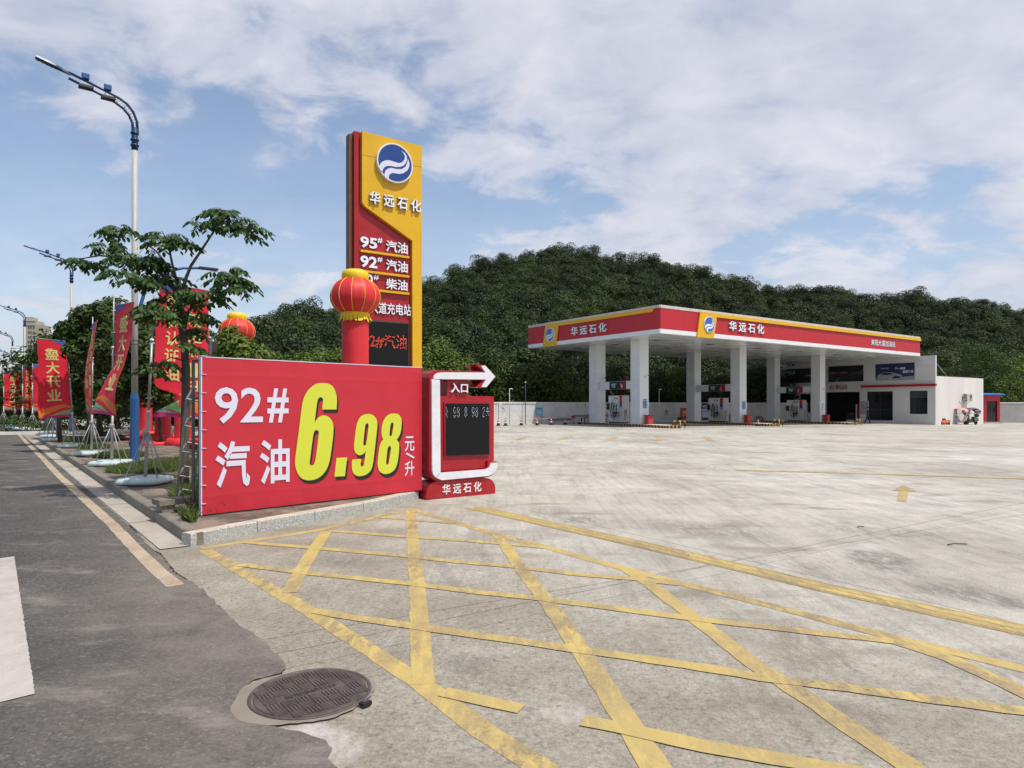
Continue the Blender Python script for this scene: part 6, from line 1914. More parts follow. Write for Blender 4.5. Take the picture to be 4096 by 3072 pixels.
raster_dots(tot, '92#汽油', tx(420, 1430)[0], tx(706, 1430)[0], tx(580, 1482)[1], tx(580, 1386)[1], -.0265, led_red, 'display_text', rows=14)

# ------------------------------------------------------------------ inflatable lantern pillars
def lantern(loc, rz, label, blower=True, proto=[None]):
    if proto[0] is not None: return dup(proto[0], loc, rz, label)
    t = thing('lantern_pillar', loc, rz, label, 'inflatable lantern', 'red inflatable lantern pillars')
    mb = MB()
    def wob(tt, r_, z): return (r_ * (1 + .012 * math.sin(9 * tt + z * 3)), z)
    prof = [(.48, 0.0), (.58, .07), (.60, .2), (.57, .33), (.50, .38), (.33, .385)]
    mb.lathe(prof, red_fabric, n=40, wob=wob, caps=False)
    mb.build('base_ring', t)
    mb = MB(); z = .36; pr = []
    while z < 3.4:
        pr += [(.302, z), (.300, z + .02), (.302, z + .45), (.3005, z + .48)]; z += .5
    mb.lathe([(r_, min(zz, 3.5)) for r_, zz in pr], red_fabric, n=40, wob=lambda tt, r_, z: (r_ * (1 + .006 * math.sin(7 * tt + z * 2)), z))
    mb.build('column', t)
    mb = MB()
    zc = 3.95; rr = .56; hh = .46
    pr = []
    for k in range(17):
        a = R(-58) + R(116) * k / 16
        pr.append((rr * math.cos(a), zc + hh * math.sin(a)))
    mb.lathe(pr, red_fabric, n=72, wob=lambda tt, r_, z: (r_ * (1 - .03 * abs(math.cos(6 * tt)) ** 6 * (1 - abs(z - zc) / .6)), z), caps=False)
    mb.build('lantern_globe', t)
    mb = MB()
    for k in range(12):
        tt = math.pi * k / 6 + .26
        pts = [((r_ + .006) * math.cos(tt), (r_ + .006) * math.sin(tt), z) for r_, z in pr]
        mb.tube(pts, .008, yellow_fabric, n=5)
    mb.build('seam_piping', t)
    zt_ = pr[-1][1]
    mb = MB(); mb.lathe([(.285, zt_ - .03), (.30, zt_ + .0), (.305, zt_ + .10), (.285, zt_ + .17), (.20, zt_ + .215), (.02, zt_ + .23)], yellow_fabric, n=40, caps=False); mb.build('yellow_cap', t)
    mb = MB(); mb.lathe([(.30, 3.60), (.325, 3.57), (.33, 3.51)], yellow_fabric, n=40, caps=False)
    rr_ = random.Random(4)
    for k in range(46):
        tt = 2 * math.pi * k / 46; l_ = rr_.uniform(.09, .15); fl = rr_.uniform(.0, .06); tw = rr_.uniform(-.02, .05)
        c, s_i = math.cos(tt), math.sin(tt); c2, s2 = math.cos(tt + tw), math.sin(tt + tw); dx_, dy_ = -s_i * .021, c * .021
        r0, r1 = .33, .33 + fl
        P = [(r0 * c - dx_, r0 * s_i - dy_, 3.51), (r0 * c + dx_, r0 * s_i + dy_, 3.51), (r1 * c2 + dx_, r1 * s2 + dy_, 3.51 - l_), (r1 * c2 - dx_, r1 * s2 - dy_, 3.51 - l_)]
        P2 = [(x * .985, y * .985, z) for x, y, z in P]
        mb.add(P + P2, [(0, 1, 2, 3), (7, 6, 5, 4), (0, 4, 5, 1), (2, 6, 7, 3), (1, 5, 6, 2), (3, 7, 4, 0)], yellow_fabric)
    mb.build('fringe', t)
    mb = MB()
    mb.tube([(-.5, 0, .16), (-.9, -.02, .15), (-1.35, 0, .17)], [.10, .085, .09], red_fabric, n=12); mb.build('air_duct', t)
    mb = MB(); mb.lathe([(.05, -.1), (.17, -.09), (.2, 0), (.17, .09), (.05, .1)], black_plastic, n=20); mb.v = [(-1.52 + a, c, .21 + b) for a, b, c in mb.v]; mb.box(-1.66, -1.38, -.16, .16, 0, .05, black_plastic); mb.build('blower', t)
    proto[0] = t
    return t
z1_ = 0.06
lantern((X(1421, 15.3), 15.3, z1_), R(200), 'red inflatable lantern pillar with yellow cap in front of the totem sign')
lantern((X(948, 22.0), 22.0, 0.0), R(160), 'red inflatable lantern pillar left of the totem, half hidden by a bright tree')
lantern((X(735, 23.6), 23.6, 0.0), R(18), 'red inflatable pillar directly behind the trunk of the street tree')
lantern((X(651, 27.4), 27.4, -.03), R(40), 'red inflatable pillar between the blue lamp foot and the street tree')
lantern((X(580, 31.0), 31.0, -.05), R(40), 'red inflatable pillar just right of the tall blue and white lamp post')
mb = MB(); a = Vector((X(1421, 15.1), 14.98, 2.0)); b = Vector((X(1476, 12.0), 12.0, 2.0)); mb.tube([a, a.lerp(b, .5) - Vector((0, 0, .05)), b], .008, rope_m, n=5)
mb.tube([a + Vector((-.08, 0, .03)), a, a + Vector((.08, 0, .03))], .01, rope_m, n=5)
mb.build('guy_rope', None, label='thin white guy rope tied round the red column before the totem', cat='rope')

# ------------------------------------------------------------------ street lamps
lamp0 = None
LD = [((X(539, 16.7), 16.7), 'tall white street lamp with a blue foot and two-tube arm, nearest the camera'), ((X(286, 35.0), 35.0), 'white street lamp rising behind the dense tree, second in the row'),
      ((X(99, 54.5), 54.5), 'white street lamp in front of the distant beige tower'), ((X(50, 72.7), 72.7), 'small street lamp just left of the distant beige tower'),
      ((X(38.7, 97), 97), 'small far street lamp, fifth along the road'), ((X(28, 123), 123), 'smallest far street lamp at the left edge of the row')]
ROADW = math.atan2(-0.617, -0.787)
for i, ((lx, ly), lab) in enumerate(LD):
    loc = Vector((lx, ly, ISL if i else ISL)); rz = ROADW
    if lamp0 is None:
        lamp0 = thing('street_lamp', loc, rz, lab, 'street lamp', 'street lamps along the kerb')
        zt = 7.85
        mb = MB(); mb.lathe([(.125, 0), (.108, .1), (.105, 1.55), (.078, 1.72)], lamp_blue, n=8, smooth=False); mb.build('foot', lamp0)
        mb = MB(); mb.tube([(0, 0, 1.70), (0, 0, 4), (0, 0, zt)], [.076, .073, .068], lamp_white, n=20)
        for z in (2.9, 3.0): mb.tube([(0, 0, z), (0, 0, z + .02)], .078, grey_dark, n=20)
        mb.build('pole', lamp0)
        mb = MB()
        for z in (zt - .02, zt + .12, zt + .28): mb.lathe([(.07, z), (.098, z + .02), (.098, z + .05), (.07, z + .08)], lamp_navy, n=16)
        mb.lathe([(.075, zt - .1), (.075, zt + .45)], lamp_navy, n=16)
        mb.build('clamp', lamp0)
        mb = MB()
        def arc(off):
            return [(0.0 - off * .5, 0, zt + .35), (.02 - off * .6, 0, zt + .72 - off), (.12 - off * .45, 0, zt + .92 - off), (.30 - off * .2, 0, zt + 1.10 - off), (.55, 0, zt + 1.22 - off), (.9, 0, zt + 1.32 - off), (1.45, 0, zt + 1.43 - off * .9)]
        # scaled so the arm reaches about 1.9 m over the road
        SC = 1.0
        P1 = [(x * SC, y, z) for x, y, z in [(-.06, 0, zt + .35), (-.05, 0, zt + .62), (.03, 0, zt + .84), (.16, 0, zt + 1.0), (.33, 0, zt + 1.10), (.60, 0, zt + 1.19), (1.38, 0, zt + 1.42)]]
        P2 = [(x * SC, y, z) for x, y, z in [(.04, 0, zt + .35), (.05, 0, zt + .56), (.13, 0, zt + .74), (.25, 0, zt + .87), (.42, 0, zt + .97), (.66, 0, zt + 1.06), (1.38, 0, zt + 1.28)]]
        mb.tube(P1, .032, lamp_navy, n=8); mb.tube(P2, .032, lamp_navy, n=8)
        for a, b in zip(P1[1:6], P2[1:6]): mb.tube([a, b], .008, lamp_white, n=5)
        for k in range(14):
            tt = k / 13 * 4.0; i0 = min(int(tt), 3); f = tt - i0
            a = Vector(P1[1 + i0]).lerp(Vector(P1[2 + i0]), f); b = Vector(P2[1 + i0]).lerp(Vector(P2[2 + i0]), f)
            mb.tube([a, b + Vector((.03, 0, .0))], .006, lamp_white, n=4)
        mb.build('arm', lamp0)
        for xx in (.56, 1.02):
            zb = zt + 1.10 + (xx - .56) * .29
            mb = MB(); mb.box(xx - .14, xx + .16, -.10, .10, zb - .10, zb - .03, grey_dark, bev=.01); mb.box(xx - .06, xx + .10, -.06, .06, zb + .12, zb + .26, lamp_blue, bev=.02); mb.build('floodlight', lamp0)
        mb = MB()
        pr = [(1.34, 0, zt + 1.36), (1.50, 0, zt + 1.41), (1.62, 0, zt + 1.45), (2.02, 0, zt + 1.56)]
        vs = []; fs = []
        for (x, y, z), hw in zip(pr, (.03, .05, .095, .085)):
            vs += [(x, -hw, z), (x, hw, z), (x, hw * .8, z + .05), (x, -hw * .8, z + .05)]
        for k in range(3):
            for q in range(4): fs.append((k * 4 + q, k * 4 + (q + 1) % 4, (k + 1) * 4 + (q + 1) % 4, (k + 1) * 4 + q))
        fs += [(3, 2, 1, 0), (12, 13, 14, 15)]
        mb.add(vs, fs, lamp_navy)
        for k in range(4): mb.box(1.66 + k * .085, 1.73 + k * .085, -.06, .06, zt + 1.452 + k * .0234, zt + 1.458 + k * .0234, M_('led_lens', (.07, .06, .035), .4) if k == 0 else bpy.data.materials['led_lens'])
        mb.build('lamp_head', lamp0)
        mb = MB()
        P = [(-.1, 0, 3.62), (-.13, 0, 3.9), (-.22, 0, 4.25), (-.42, 0, 4.58), (-.72, 0, 4.82), (-1.1, 0, 4.95), (-1.5, 0, 5.0)]
        mb.tube(P, [.05, .045, .04, .04, .035, .035, .03], lamp_blue, n=8)
        mb.lathe([(.08, 3.50), (.10, 3.53), (.10, 3.58), (.08, 3.61), (.10, 3.66), (.10, 3.71), (.08, 3.74)], lamp_navy, n=16)
        mb.box(-1.95, -1.48, -.1, .1, 4.98, 5.04, lamp_navy, bev=.015)
        mb.build('low_arm', lamp0)
    else:
        dup(lamp0, loc, rz, lab)

# ------------------------------------------------------------------ promotional flags
def flag_cloth(mb, P, columns, thick=.006, wave=0.0):
    """P(s, t) gives the cloth surface; s 0..1 from the pole outwards, t 0 (top) .. 1 (bottom)"""
    ns, n_t = 16, 44
    vs = []
    for j in range(n_t + 1):
        for i in range(ns + 1): vs.append(P(i / ns, j / n_t))
    fs = [(j * (ns + 1) + i, (j + 1) * (ns + 1) + i, (j + 1) * (ns + 1) + i + 1, j * (ns + 1) + i + 1) for j in range(n_t) for i in range(ns)]
    mb.add(vs, fs, flag_red, True)
    def nrm(s, t):
        e = .01
        a = P(min(1, s + e), t) - P(max(0, s - e), t); b = P(s, min(1, t + e)) - P(s, max(0, t - e))
        n = a.cross(b)
        return n.normalized() if n.length > 1e-9 else Vector((0, -1, 0))
    # rainbow at the foot: curved bands printed on both faces
    def band(f0, f1, mat, s0=0.0, s1=1.0, off=.004):
        for sg in (1, -1):
            vs = []; n = 14
            for i in range(n + 1):
                s = s0 + (s1 - s0) * i / n
                for t in (f0(s), (f0(s) + f1(s)) / 2, f1(s)):
                    t = min(1.0, max(0, t)); vs.append(P(s, t) + nrm(s, t) * off * sg)
            fs = []
            for i in range(n):
                for k in range(2): fs.append((i * 3 + k, (i + 1) * 3 + k, (i + 1) * 3 + k + 1, i * 3 + k + 1))
            mb.add(vs, fs, mat, True)
    band(lambda s: .835 + .10 * abs(s - .25) ** 1.3, lambda s: .870 + .16 * abs(s - .15) ** 1.2, flag_orange)
    band(lambda s: .895 + .12 * s, lambda s: .94 + .10 * s ** 1.5, flag_green, 0, .75)
    band(lambda s: .94 + .08 * s, lambda s: .965 + .07 * s, flag_teal, 0, .6, .005)
    band(lambda s: .965 + .02 * s, lambda s: 1.0, flag_pink, 0, 1.0, .0055)
    band(lambda s: .0, lambda s: .07 - .1 * s, flag_blue, 0.02, .5)
    for (txt, sc, sw, t0, t1) in columns:
        n = len(txt)
        for k, ch in enumerate(txt):
            vs0, f0 = glyphs(ch, .02, .01)
            hh = (t1 - t0) / n
            ta = t0 + hh * k + hh * .08; tb = ta + hh * .84
            out = []
            for (a, b, c) in vs0:
                s = sc - sw / 2 + a * sw; t = tb - b * (tb - ta)
                out.append(P(s, t) + nrm(s, t) * (.012 if c > .5 else -.012))
            mb.add(out, f0, flag_text)
def make_flag(loc, label, W_, top, bot, xtab, columns, lean=(0, 0), ztop=None, depth_sign=1, edge=None, ripple=.03, face=0.0):
    """xtab: list of (t, a, b): at height t the cloth starts a metres right of the pole and spans b metres across the view"""
    t = thing('promotional_flag', loc, 0, label, 'flag', 'red promotional flags on water-base poles')
    zt = ztop or top + .04
    az = math.atan2(loc[0], loc[1]); Rz = Matrix.Rotation(-az, 3, 'Z')
    def pole_at(z): return Vector((lean[0] * z / zt, lean[1] * z / zt, z))
    mb = MB(); mb.tube([pole_at(.05), pole_at(zt * .35)], .030, pole_grey, n=10); mb.tube([pole_at(zt * .35), pole_at(zt * .7)], .023, pole_grey, n=10); mb.tube([pole_at(zt * .7), pole_at(zt)], .016, pole_grey, n=8)
    for z in (zt * .35, zt * .7): mb.tube([pole_at(z - .02), pole_at(z + .03)], .034, white, n=8)
    mb.build('pole', t)
    for k in range(4):
        a = math.pi / 4 + k * math.pi / 2 + .2
        mb = MB(); mb.tube([pole_at(.92) + Vector((.02 * math.cos(a), .02 * math.sin(a), 0)), Vector((.40 * math.cos(a), .36 * math.sin(a), .07))], .012, pole_grey, n=6); mb.build('leg', t)
    mb = MB(); mb.lathe([(.04, .86), (.055, .88), (.055, .95), (.04, .97)], pole_grey, n=12); mb.build('collar', t)
    mb = MB()
    pr = [(.30, .0), (.385, .02), (.40, .055), (.385, .10), (.33, .125), (.10, .135), (.02, .13)]
    def wob(tt, r_, z):
        q = abs(math.cos(tt)) ** 4 + abs(math.sin(tt)) ** 4
        return (r_ * q ** -.25 * (1.0 + .03 * math.cos(8 * tt)), z)
    mb.lathe(pr, flag_base, n=48, wob=wob); 
    for k in range(4):
        a = math.pi / 4 + k * math.pi / 2
        mb.box(.36 * math.cos(a) - .03, .36 * math.cos(a) + .03, .36 * math.sin(a) - .03, .36 * math.sin(a) + .03, .0, .03, black_plastic)
    mb.build('water_base', t)
    T = [q[0] for q in xtab]; A_ = [q[1] for q in xtab]; B_ = [q[2] for q in xtab]
    def sm(tab, t_):
        return float(np.interp(t_, T, tab)) * .5 + .25 * float(np.interp(max(0, t_ - .05), T, tab)) + .25 * float(np.interp(min(1, t_ + .05), T, tab))
    def P(s, t_):
        z = top + (bot - top) * t_
        a, b = sm(A_, t_), sm(B_, t_)
        if edge: a2 = edge(t_); 
        else: a2 = 0
        dpt = math.sqrt(max(0.0, (W_ * .96) ** 2 - b * b))
        sv = a2 + (1 - a2) * s
        x = a + b * sv; y = depth_sign * dpt * sv
        rp = ripple * (.3 + .7 * t_) * math.sin(5.2 * s + 7 * t_ + face) * s + .012 * math.sin(17 * t_ + 3 * s + face)
        z2 = z + .03 * math.sin(3 * s + 1) * t_ + (edge(t_) * .12 if edge else 0) * (1 - s)
        return pole_at(z2) + Rz @ Vector((x + rp * .4, y + rp, 0))
    mb = MB(); flag_cloth(mb, P, columns); mb.build('cloth', t)
    mb = MB(); mb.tube([P(0, 0), P(.5, 0), P(1, 0)], .012, pole_grey, n=6)
    mb.build('top_bar', t)
    mb = MB()
    for q in (.05, .25, .45, .65, .85):
        pz = pole_at(top + (bot - top) * q); mb.tube([pz + Vector((-.05, 0, 0)), pz + Vector((.05, .0, 0))], .009, white, n=6)
    mb.build('clip', t)
    return t
def gp(u, D): return Vector((X(u, D), D, ISL))
C_oil = [('国标认证油', .30, .26, .08, .74), ('精准每一升', .72, .26, .18, .83)]
C_open = [('盛大开业', .52, .46, .10, .80)]
LB = {0: 'largest red flag with two columns of yellow characters behind the street tree', 1: 'red flag furled by wind, its foot blown left across its pole',
      2: 'narrow edge-on red flag with yellow characters, between the furled flag and the wide flag', 3: 'wide red flag reading four large yellow characters, hanging left of its leaning pole'}
def e0(t_):
    return .50 * math.exp(-((t_ - .875) / .065) ** 2) if t_ > .70 else 0.0
make_flag(gp(580, 11.96), LB[0], 1.12, 3.62, 1.16, [(0, .08, .86), (.3, .05, .90), (.72, .06, .93), (1, .05, .95)], C_oil, lean=(.15, .05), ztop=3.66, edge=e0, ripple=.045)
make_flag(gp(447, 15.55), LB[1], .95, 3.72, 1.18, [(0, .04, .36), (.3, .04, .30), (.55, .02, .20), (.68, -.12, .22), (.85, -.32, .38), (1, -.38, .46)], C_open, lean=(.05, 0), ztop=3.90, depth_sign=-1, ripple=.05)
make_flag(gp(366.5, 18.6), LB[2], .95, 3.65, 1.16, [(0, .0, .12), (.2, -.04, .08), (.45, -.16, .15), (.75, -.18, .18), (1, -.12, .16)], C_oil, lean=(.03, 0), ztop=3.85, depth_sign=-1, ripple=.06)
make_flag(gp(298, 22.1), LB[3], 1.0, 3.50, .98, [(0, -.04, -.74), (.5, -.03, -.80), (.9, -.02, -.86), (1, -.04, -.84)], C_open, lean=(-.22, 0), ztop=3.2, depth_sign=-1, ripple=.05)
more = [(227, 26.0, .22, 1), (212, 28.8, .18, 1), (192, 30.7, .18, -1), (130, 36.3, .95, 1), (90, 38.0, .62, 1), (60, 39.8, .9, 1), (14.5, 43.6, 1.0, 1), (-20, 47.5, .9, 1)]
ml = ['red flag nearly hidden behind the wide four-character flag, its base nearest that flag', 'red flag hidden behind the wide flag, middle of three bases on the island end', 'red flag hidden behind the wide flag, last base at the far end of the island',
      'red flag with yellow characters at the start of the far verge, on a pale base', 'red flag with two columns of characters, left of the first flag of the far verge', 'red flag half hidden by branches, third on the far verge',
      'red flag of which only the foot shows under the leaves, fourth on the far verge', 'red flag at the very left edge, farthest of the row']
for k, (u, D, b, sg) in enumerate(more):
    make_flag(gp(u, D), ml[k], 1.05, 3.6, 1.0 if k > 2 else 1.2, [(0, .04, b), (1, .0, b * .95)], C_open if k in (0, 2, 3, 6) else C_oil, depth_sign=sg, ripple=.05, face=k * 1.3)

rs = thing('road_sign', (X(852, 20.0), 20.0, ISL), R(-12), 'back of two grey road sign panels just above the left end of the billboard', 'road sign')
mb = MB(); mb.tube([(0, 0, 0), (0, 0, 3.35)], .04, steel, n=8); mb.build('post', rs)
mb = MB(); mb.box(-.22, .20, -.045, -.02, 2.6, 3.3, steel_old, bev=.01); mb.build('panel', rs)
mb = MB(); mb.box(-.06, .02, -.09, -.046, 2.5, 3.4, steel); mb.build('bracket', rs)
# far tower
tp = Vector((X(92, 420), 420, -1.0))
tw = thing('apartment_tower', tp, R(12), 'distant beige apartment tower rising behind the roadside trees on the left', 'building')
TW = 62 / F * 420 * .98; TH2 = (1618 - 1274) / F * 420 + 1.5
mb = MB(); mb.box(0, TW * .72, 0, 12, 0, TH2, bldg); mb.box(TW * .72 + .01, TW * 1.1, 2, 12, 0, TH2 - 2.5, bldg); mb.box(1, TW * .5, 1, 8, TH2 + .01, TH2 + 2.2, bldg); mb.build('wall', tw)
mb = MB()
for fl in range(17):
    z = 2 + fl * 3.0
    for q in (.30, .42, .58): mb.box(TW * q, TW * q + .8, -.08, -.01, z, z + 1.5, bldg_win)
mb.build('window_grid', tw)
mb = MB()
for z in (TH2 - 3.2, TH2 - .6): mb.box(-.2, TW * .73, -.25, -.01, z, z + .4, bldg)
mb.build('cornice', tw)
# ------------------------------------------------------------------ vegetation
rng = np.random.default_rng(7)
def unit(v): return v / np.maximum(np.linalg.norm(v, axis=1, keepdims=True), 1e-9)
def leaf_quads(c, nrm, ln, wd, rng, droop=0.0, hexa=False):
    """small leaf faces at centres c facing nrm; returns verts, faces"""
    n = len(c)
    r = unit(rng.normal(size=(n, 3)))
    a = r - nrm * np.sum(r * nrm, 1, keepdims=True)
    a[:, 2] -= droop
    a = unit(a)
    b = unit(np.cross(nrm, a))
    ln = np.broadcast_to(np.asarray(ln, float).reshape(-1, 1), (n, 1)); wd = np.broadcast_to(np.asarray(wd, float).reshape(-1, 1), (n, 1))
    nn = unit(np.cross(a, b))
    if hexa:
        P = [c - a * ln * .5, c - a * ln * .18 + b * wd * .5 + nn * wd * .12, c + a * ln * .2 + b * wd * .45 + nn * wd * .12, c + a * ln * .55,
             c + a * ln * .2 - b * wd * .45 + nn * wd * .12, c - a * ln * .18 - b * wd * .5 + nn * wd * .12]
    else:
        P = [c - a * ln * .5, c + b * wd * .5 + nn * wd * .1, c + a * ln * .5, c - b * wd * .5 + nn * wd * .1]
    k = len(P)
    V = np.stack(P, 1).reshape(-1, 3)
    Fc = np.arange(n * k).reshape(n, k)
    return V, Fc, k
def crown(blobs, n, leaf, rng, up=.35, core=.80, flat=1.0, yellow=.0):
    """leaf clumps on the shells of many small blobs; returns verts, faces, tint"""
    B = np.array([[*b[0], b[1]] for b in blobs], float)
    w_ = B[:, 3] ** 2; w_ /= w_.sum()
    idx = rng.choice(len(B), n, p=w_)
    d = unit(rng.normal(size=(n, 3)))
    d[:, 2] = np.where(rng.random(n) < up, np.abs(d[:, 2]), d[:, 2])
    rad = B[idx, 3] * (core + (1.12 - core) * rng.random(n) ** .7)
    rad = np.minimum(rad, B[idx, 3] * (1.10 if core > .8 else 1.2))
    c = B[idx, :3] + d * rad[:, None] * np.array([1, 1, flat])
    nm = unit(d + .75 * rng.normal(size=(n, 3)) * .6 + np.array([0, 0, .35]))
    V, Fc, k = leaf_quads(c, nm, leaf * rng.uniform(.7, 1.3, n), leaf * .6 * rng.uniform(.7, 1.3, n), rng)
    bt = rng.uniform(0, 1, len(B))[idx] * .5 + .2 * rng.random(n)
    yl = (rng.random(n) < yellow).astype(float)
    T = np.repeat(np.stack([bt, yl], 1), k, 0)
    return V, Fc, T
def blobs_for(r, h, n, rng, base=.35):
    """a bumpy crown of n blobs inside an ellipsoid of radius r and height h standing on z=0"""
    out = []
    for _ in range(n):
        a = rng.uniform(0, 2 * math.pi); z = rng.uniform(.12, .95); rr = r * math.sqrt(max(0.02, 1 - ((z - .45) / .58) ** 2)) * rng.uniform(.35, .85)
        out.append(((rr * math.cos(a), rr * math.sin(a), z * h), r * rng.uniform(.26, base + .08)))
    out.append(((0, 0, h * .5), r * .55))
    return out
# ---- the wooded hill: one mass of trees
proto_obj = []
for k in range(6):
    r_ = np.random.default_rng(100 + k)
    bl = blobs_for(3.2, 5.4, 24, r_, .30)
    V, Fc, T = crown(bl, 5400, .24, r_, up=.6, core=.81, yellow=.03)
    T[:, 0] *= .9
    o = fast_mesh('forest_crown', V, Fc, leaf_hill, T)
    COL.objects.unlink(o)
    proto_obj.append(o)
pos = []
rr = np.random.default_rng(21)
tries = 0
cell = {}
while tries < 80000 and len(pos) < 2300:
    tries += 1
    y = math.sqrt(rr.uniform(48 ** 2, 205 ** 2)); x = rr.uniform(-.52, .92) * y
    u = 2048 + F * x / y
    if u < 700 or u > 4500: continue
    kx = x / y; dw_ = 42.9 / max(.05, .817 - .576 * kx)
    if y < min(max(dw_, 40), 82) + 6.5: continue
    R_, e = ridge(u)
    if y > float(R_) + 10: continue
    k = (int(x / 4.1), int(y / 4.1))
    if any(((x - q[0]) ** 2 + (y - q[1]) ** 2) < 4.1 ** 2 for i in (-1, 0, 1) for j in (-1, 0, 1) for q in cell.get((k[0] + i, k[1] + j), [])): continue
    cell.setdefault(k, []).append((x, y))
    pos.append((x, y))
hz_ = hill(np.array([p[0] for p in pos]), np.array([p[1] for p in pos]))
me = bpy.data.meshes.new('hillside_forest')
me.from_pydata([(x, y, float(z) - .5) for (x, y), z in zip(pos, hz_)], [], [])
n_ = len(pos)
def attr(nm, ty, vals):
    a = me.attributes.new(nm, ty, 'POINT'); a.data.foreach_set('vector' if ty == 'FLOAT_VECTOR' else 'value', np.asarray(vals).ravel())
sc_ = rr.uniform(.60, 1.38, n_); tall = np.where(rr.random(n_) < .05, 1.18, 1.0)
attr('kind_no', 'INT', rr.integers(0, 6, n_).astype(np.int32))
attr('turn', 'FLOAT_VECTOR', np.stack([rr.uniform(-.08, .08, n_), rr.uniform(-.08, .08, n_), rr.uniform(0, 6.28, n_)], 1).astype(np.float32))
attr('size', 'FLOAT_VECTOR', np.stack([sc_, sc_, (.62 + .36 * sc_) * rr.uniform(.85, 1.1, n_) * tall], 1).astype(np.float32))
attr('tree_tint', 'FLOAT', (rr.random(n_) ** 1.6).astype(np.float32))
fo = bpy.data.objects.new('hillside_forest', me); COL.objects.link(fo)
tag(fo, 'dense dark green forest covering the hill behind the station', 'forest', None, 'stuff')
me.materials.append(leaf_hill)
ng = bpy.data.node_groups.new('forest', 'GeometryNodeTree')
ng.interface.new_socket('Geometry', in_out='INPUT', socket_type='NodeSocketGeometry')
ng.interface.new_socket('Geometry', in_out='OUTPUT', socket_type='NodeSocketGeometry')
gi = ng.nodes.new('NodeGroupInput'); go = ng.nodes.new('NodeGroupOutput')
g2i = ng.nodes.new('GeometryNodeGeometryToInstance')
for o in proto_obj[::-1]:
    oi = ng.nodes.new('GeometryNodeObjectInfo'); oi.inputs['Object'].default_value = o
    ng.links.new(oi.outputs['Geometry'], g2i.inputs[0])
ip = ng.nodes.new('GeometryNodeInstanceOnPoints'); ip.inputs['Pick Instance'].default_value = True
def named(nm, ty):
    a = ng.nodes.new('GeometryNodeInputNamedAttribute'); a.data_type = ty; a.inputs[0].default_value = nm; return a.outputs[0]
ng.links.new(gi.outputs[0], ip.inputs['Points']); ng.links.new(g2i.outputs[0], ip.inputs['Instance'])
ng.links.new(named('kind_no', 'INT'), ip.inputs['Instance Index'])
er = ng.nodes.new('FunctionNodeEulerToRotation'); ng.links.new(named('turn', 'FLOAT_VECTOR'), er.inputs[0]); ng.links.new(er.outputs[0], ip.inputs['Rotation'])
ng.links.new(named('size', 'FLOAT_VECTOR'), ip.inputs['Scale'])
ng.links.new(ip.outputs[0], go.inputs[0])
md = fo.modifiers.new('forest', 'NODES'); md.node_group = ng
# ---- single trees
def tree_mesh(name, seed, r, h, trunk_h, nl, leaf, mat, yellow=.02, nb=18):
    r_ = np.random.default_rng(seed)
    bl = [((b[0][0], b[0][1], b[0][2] + trunk_h), b[1]) for b in blobs_for(r, h, nb, r_, .30)]
    V, Fc, T = crown(bl, nl, leaf, r_, up=.5, core=.6, yellow=yellow)
    return V, Fc, T, bl
def tree(name, loc, label, cat, seed, r, h, trunk_h, nl, leaf, mat, yellow=.02, nb=18, group=None, tr=.12, bk=None):
    t = thing(name, loc, 0, label, cat, group)
    V, Fc, T, bl = tree_mesh(name, seed, r, h, trunk_h, nl, leaf, mat, yellow, nb)
    o = fast_mesh('crown', V, Fc, mat, T, parent=t)
    rd_ = random.Random(seed)
    mb = MB()
    top = Vector((rd_.uniform(-.2, .2), rd_.uniform(-.2, .2), trunk_h + h * .4))
    mid = Vector((rd_.uniform(-.08, .08), 0, trunk_h * .6))
    mb.tube([(0, 0, -.1), mid, (top.x * .6, top.y * .6, trunk_h), top], [tr, tr * .8, tr * .65, tr * .3], bk or bark, n=10)
    for b in bl[:min(len(bl) - 1, 12)]:
        e = Vector(b[0]); s = Vector((top.x * .5, top.y * .5, trunk_h * rd_.uniform(.75, 1.15)))
        m_ = s.lerp(e, .5) + Vector((0, 0, -.1))
        mb.tube([s, m_, e], [tr * .4, tr * .25, tr * .08], bk or bark, n=6)
    mb.build('trunk', t)
    return t
G_row = 'roadside trees behind the flags'
row = [
 ('broad_tree', (X(405, 30), 30), 'tallest dense tree behind the flags, left of the nearest lamp', 2.2, 4.9, 1.1, 9000),
 ('broad_tree', (X(448, 26), 26), 'dense dark tree directly behind the wind-furled flag', 2.0, 4.2, .8, 7000),
 ('broad_tree', (X(205, 41), 41), 'dense tree behind the wide four-character flag', 3.0, 4.3, .9, 7000),
 ('broad_tree', (X(95, 48), 48), 'low wide tree overhanging the far verge flags', 3.6, 3.3, .6, 6500),
 ('broad_tree', (X(10, 58), 58), 'low tree at the left edge of the photo beyond the road bend', 4.2, 2.6, .4, 5500),
 ('broad_tree', (X(600, 36), 36), 'dark tree right of the nearest lamp, behind the inflatable pillars', 3.4, 4.9, 1.2, 8000),
 ('broad_tree', (X(780, 40), 40), 'dark tree mass behind the largest flag', 3.4, 5.0, .6, 6000),
 ('broad_tree', (X(470, 42), 42), 'tree filling the gap between the furled flag and the lamp', 3.6, 6.2, .8, 6000),
]
for i, (nm, (x, y), lb, r_, h_, th, nl) in enumerate(row):
    tree(nm, (x, y, 0.0), lb, 'tree', 300 + i, r_, h_, th, nl, .19 if y < 35 else .24, leaf_row, .03, 26, G_row, .15, bark)
tree('bright_tree', (X(925, 19.3), 19.3, 0), 'bright yellow-green young tree above the left half of the billboard', 'tree', 41, 1.1, 2.0, 1.55, 7000, .13, leaf_bright, .10, 20, None, .07)
tree('bright_tree', (X(1050, 20.5), 20.5, 0), 'bright green low tree between the far lantern and the totem', 'tree', 42, .85, 1.5, 1.5, 4000, .13, leaf_bright, .06, 18, None, .07)
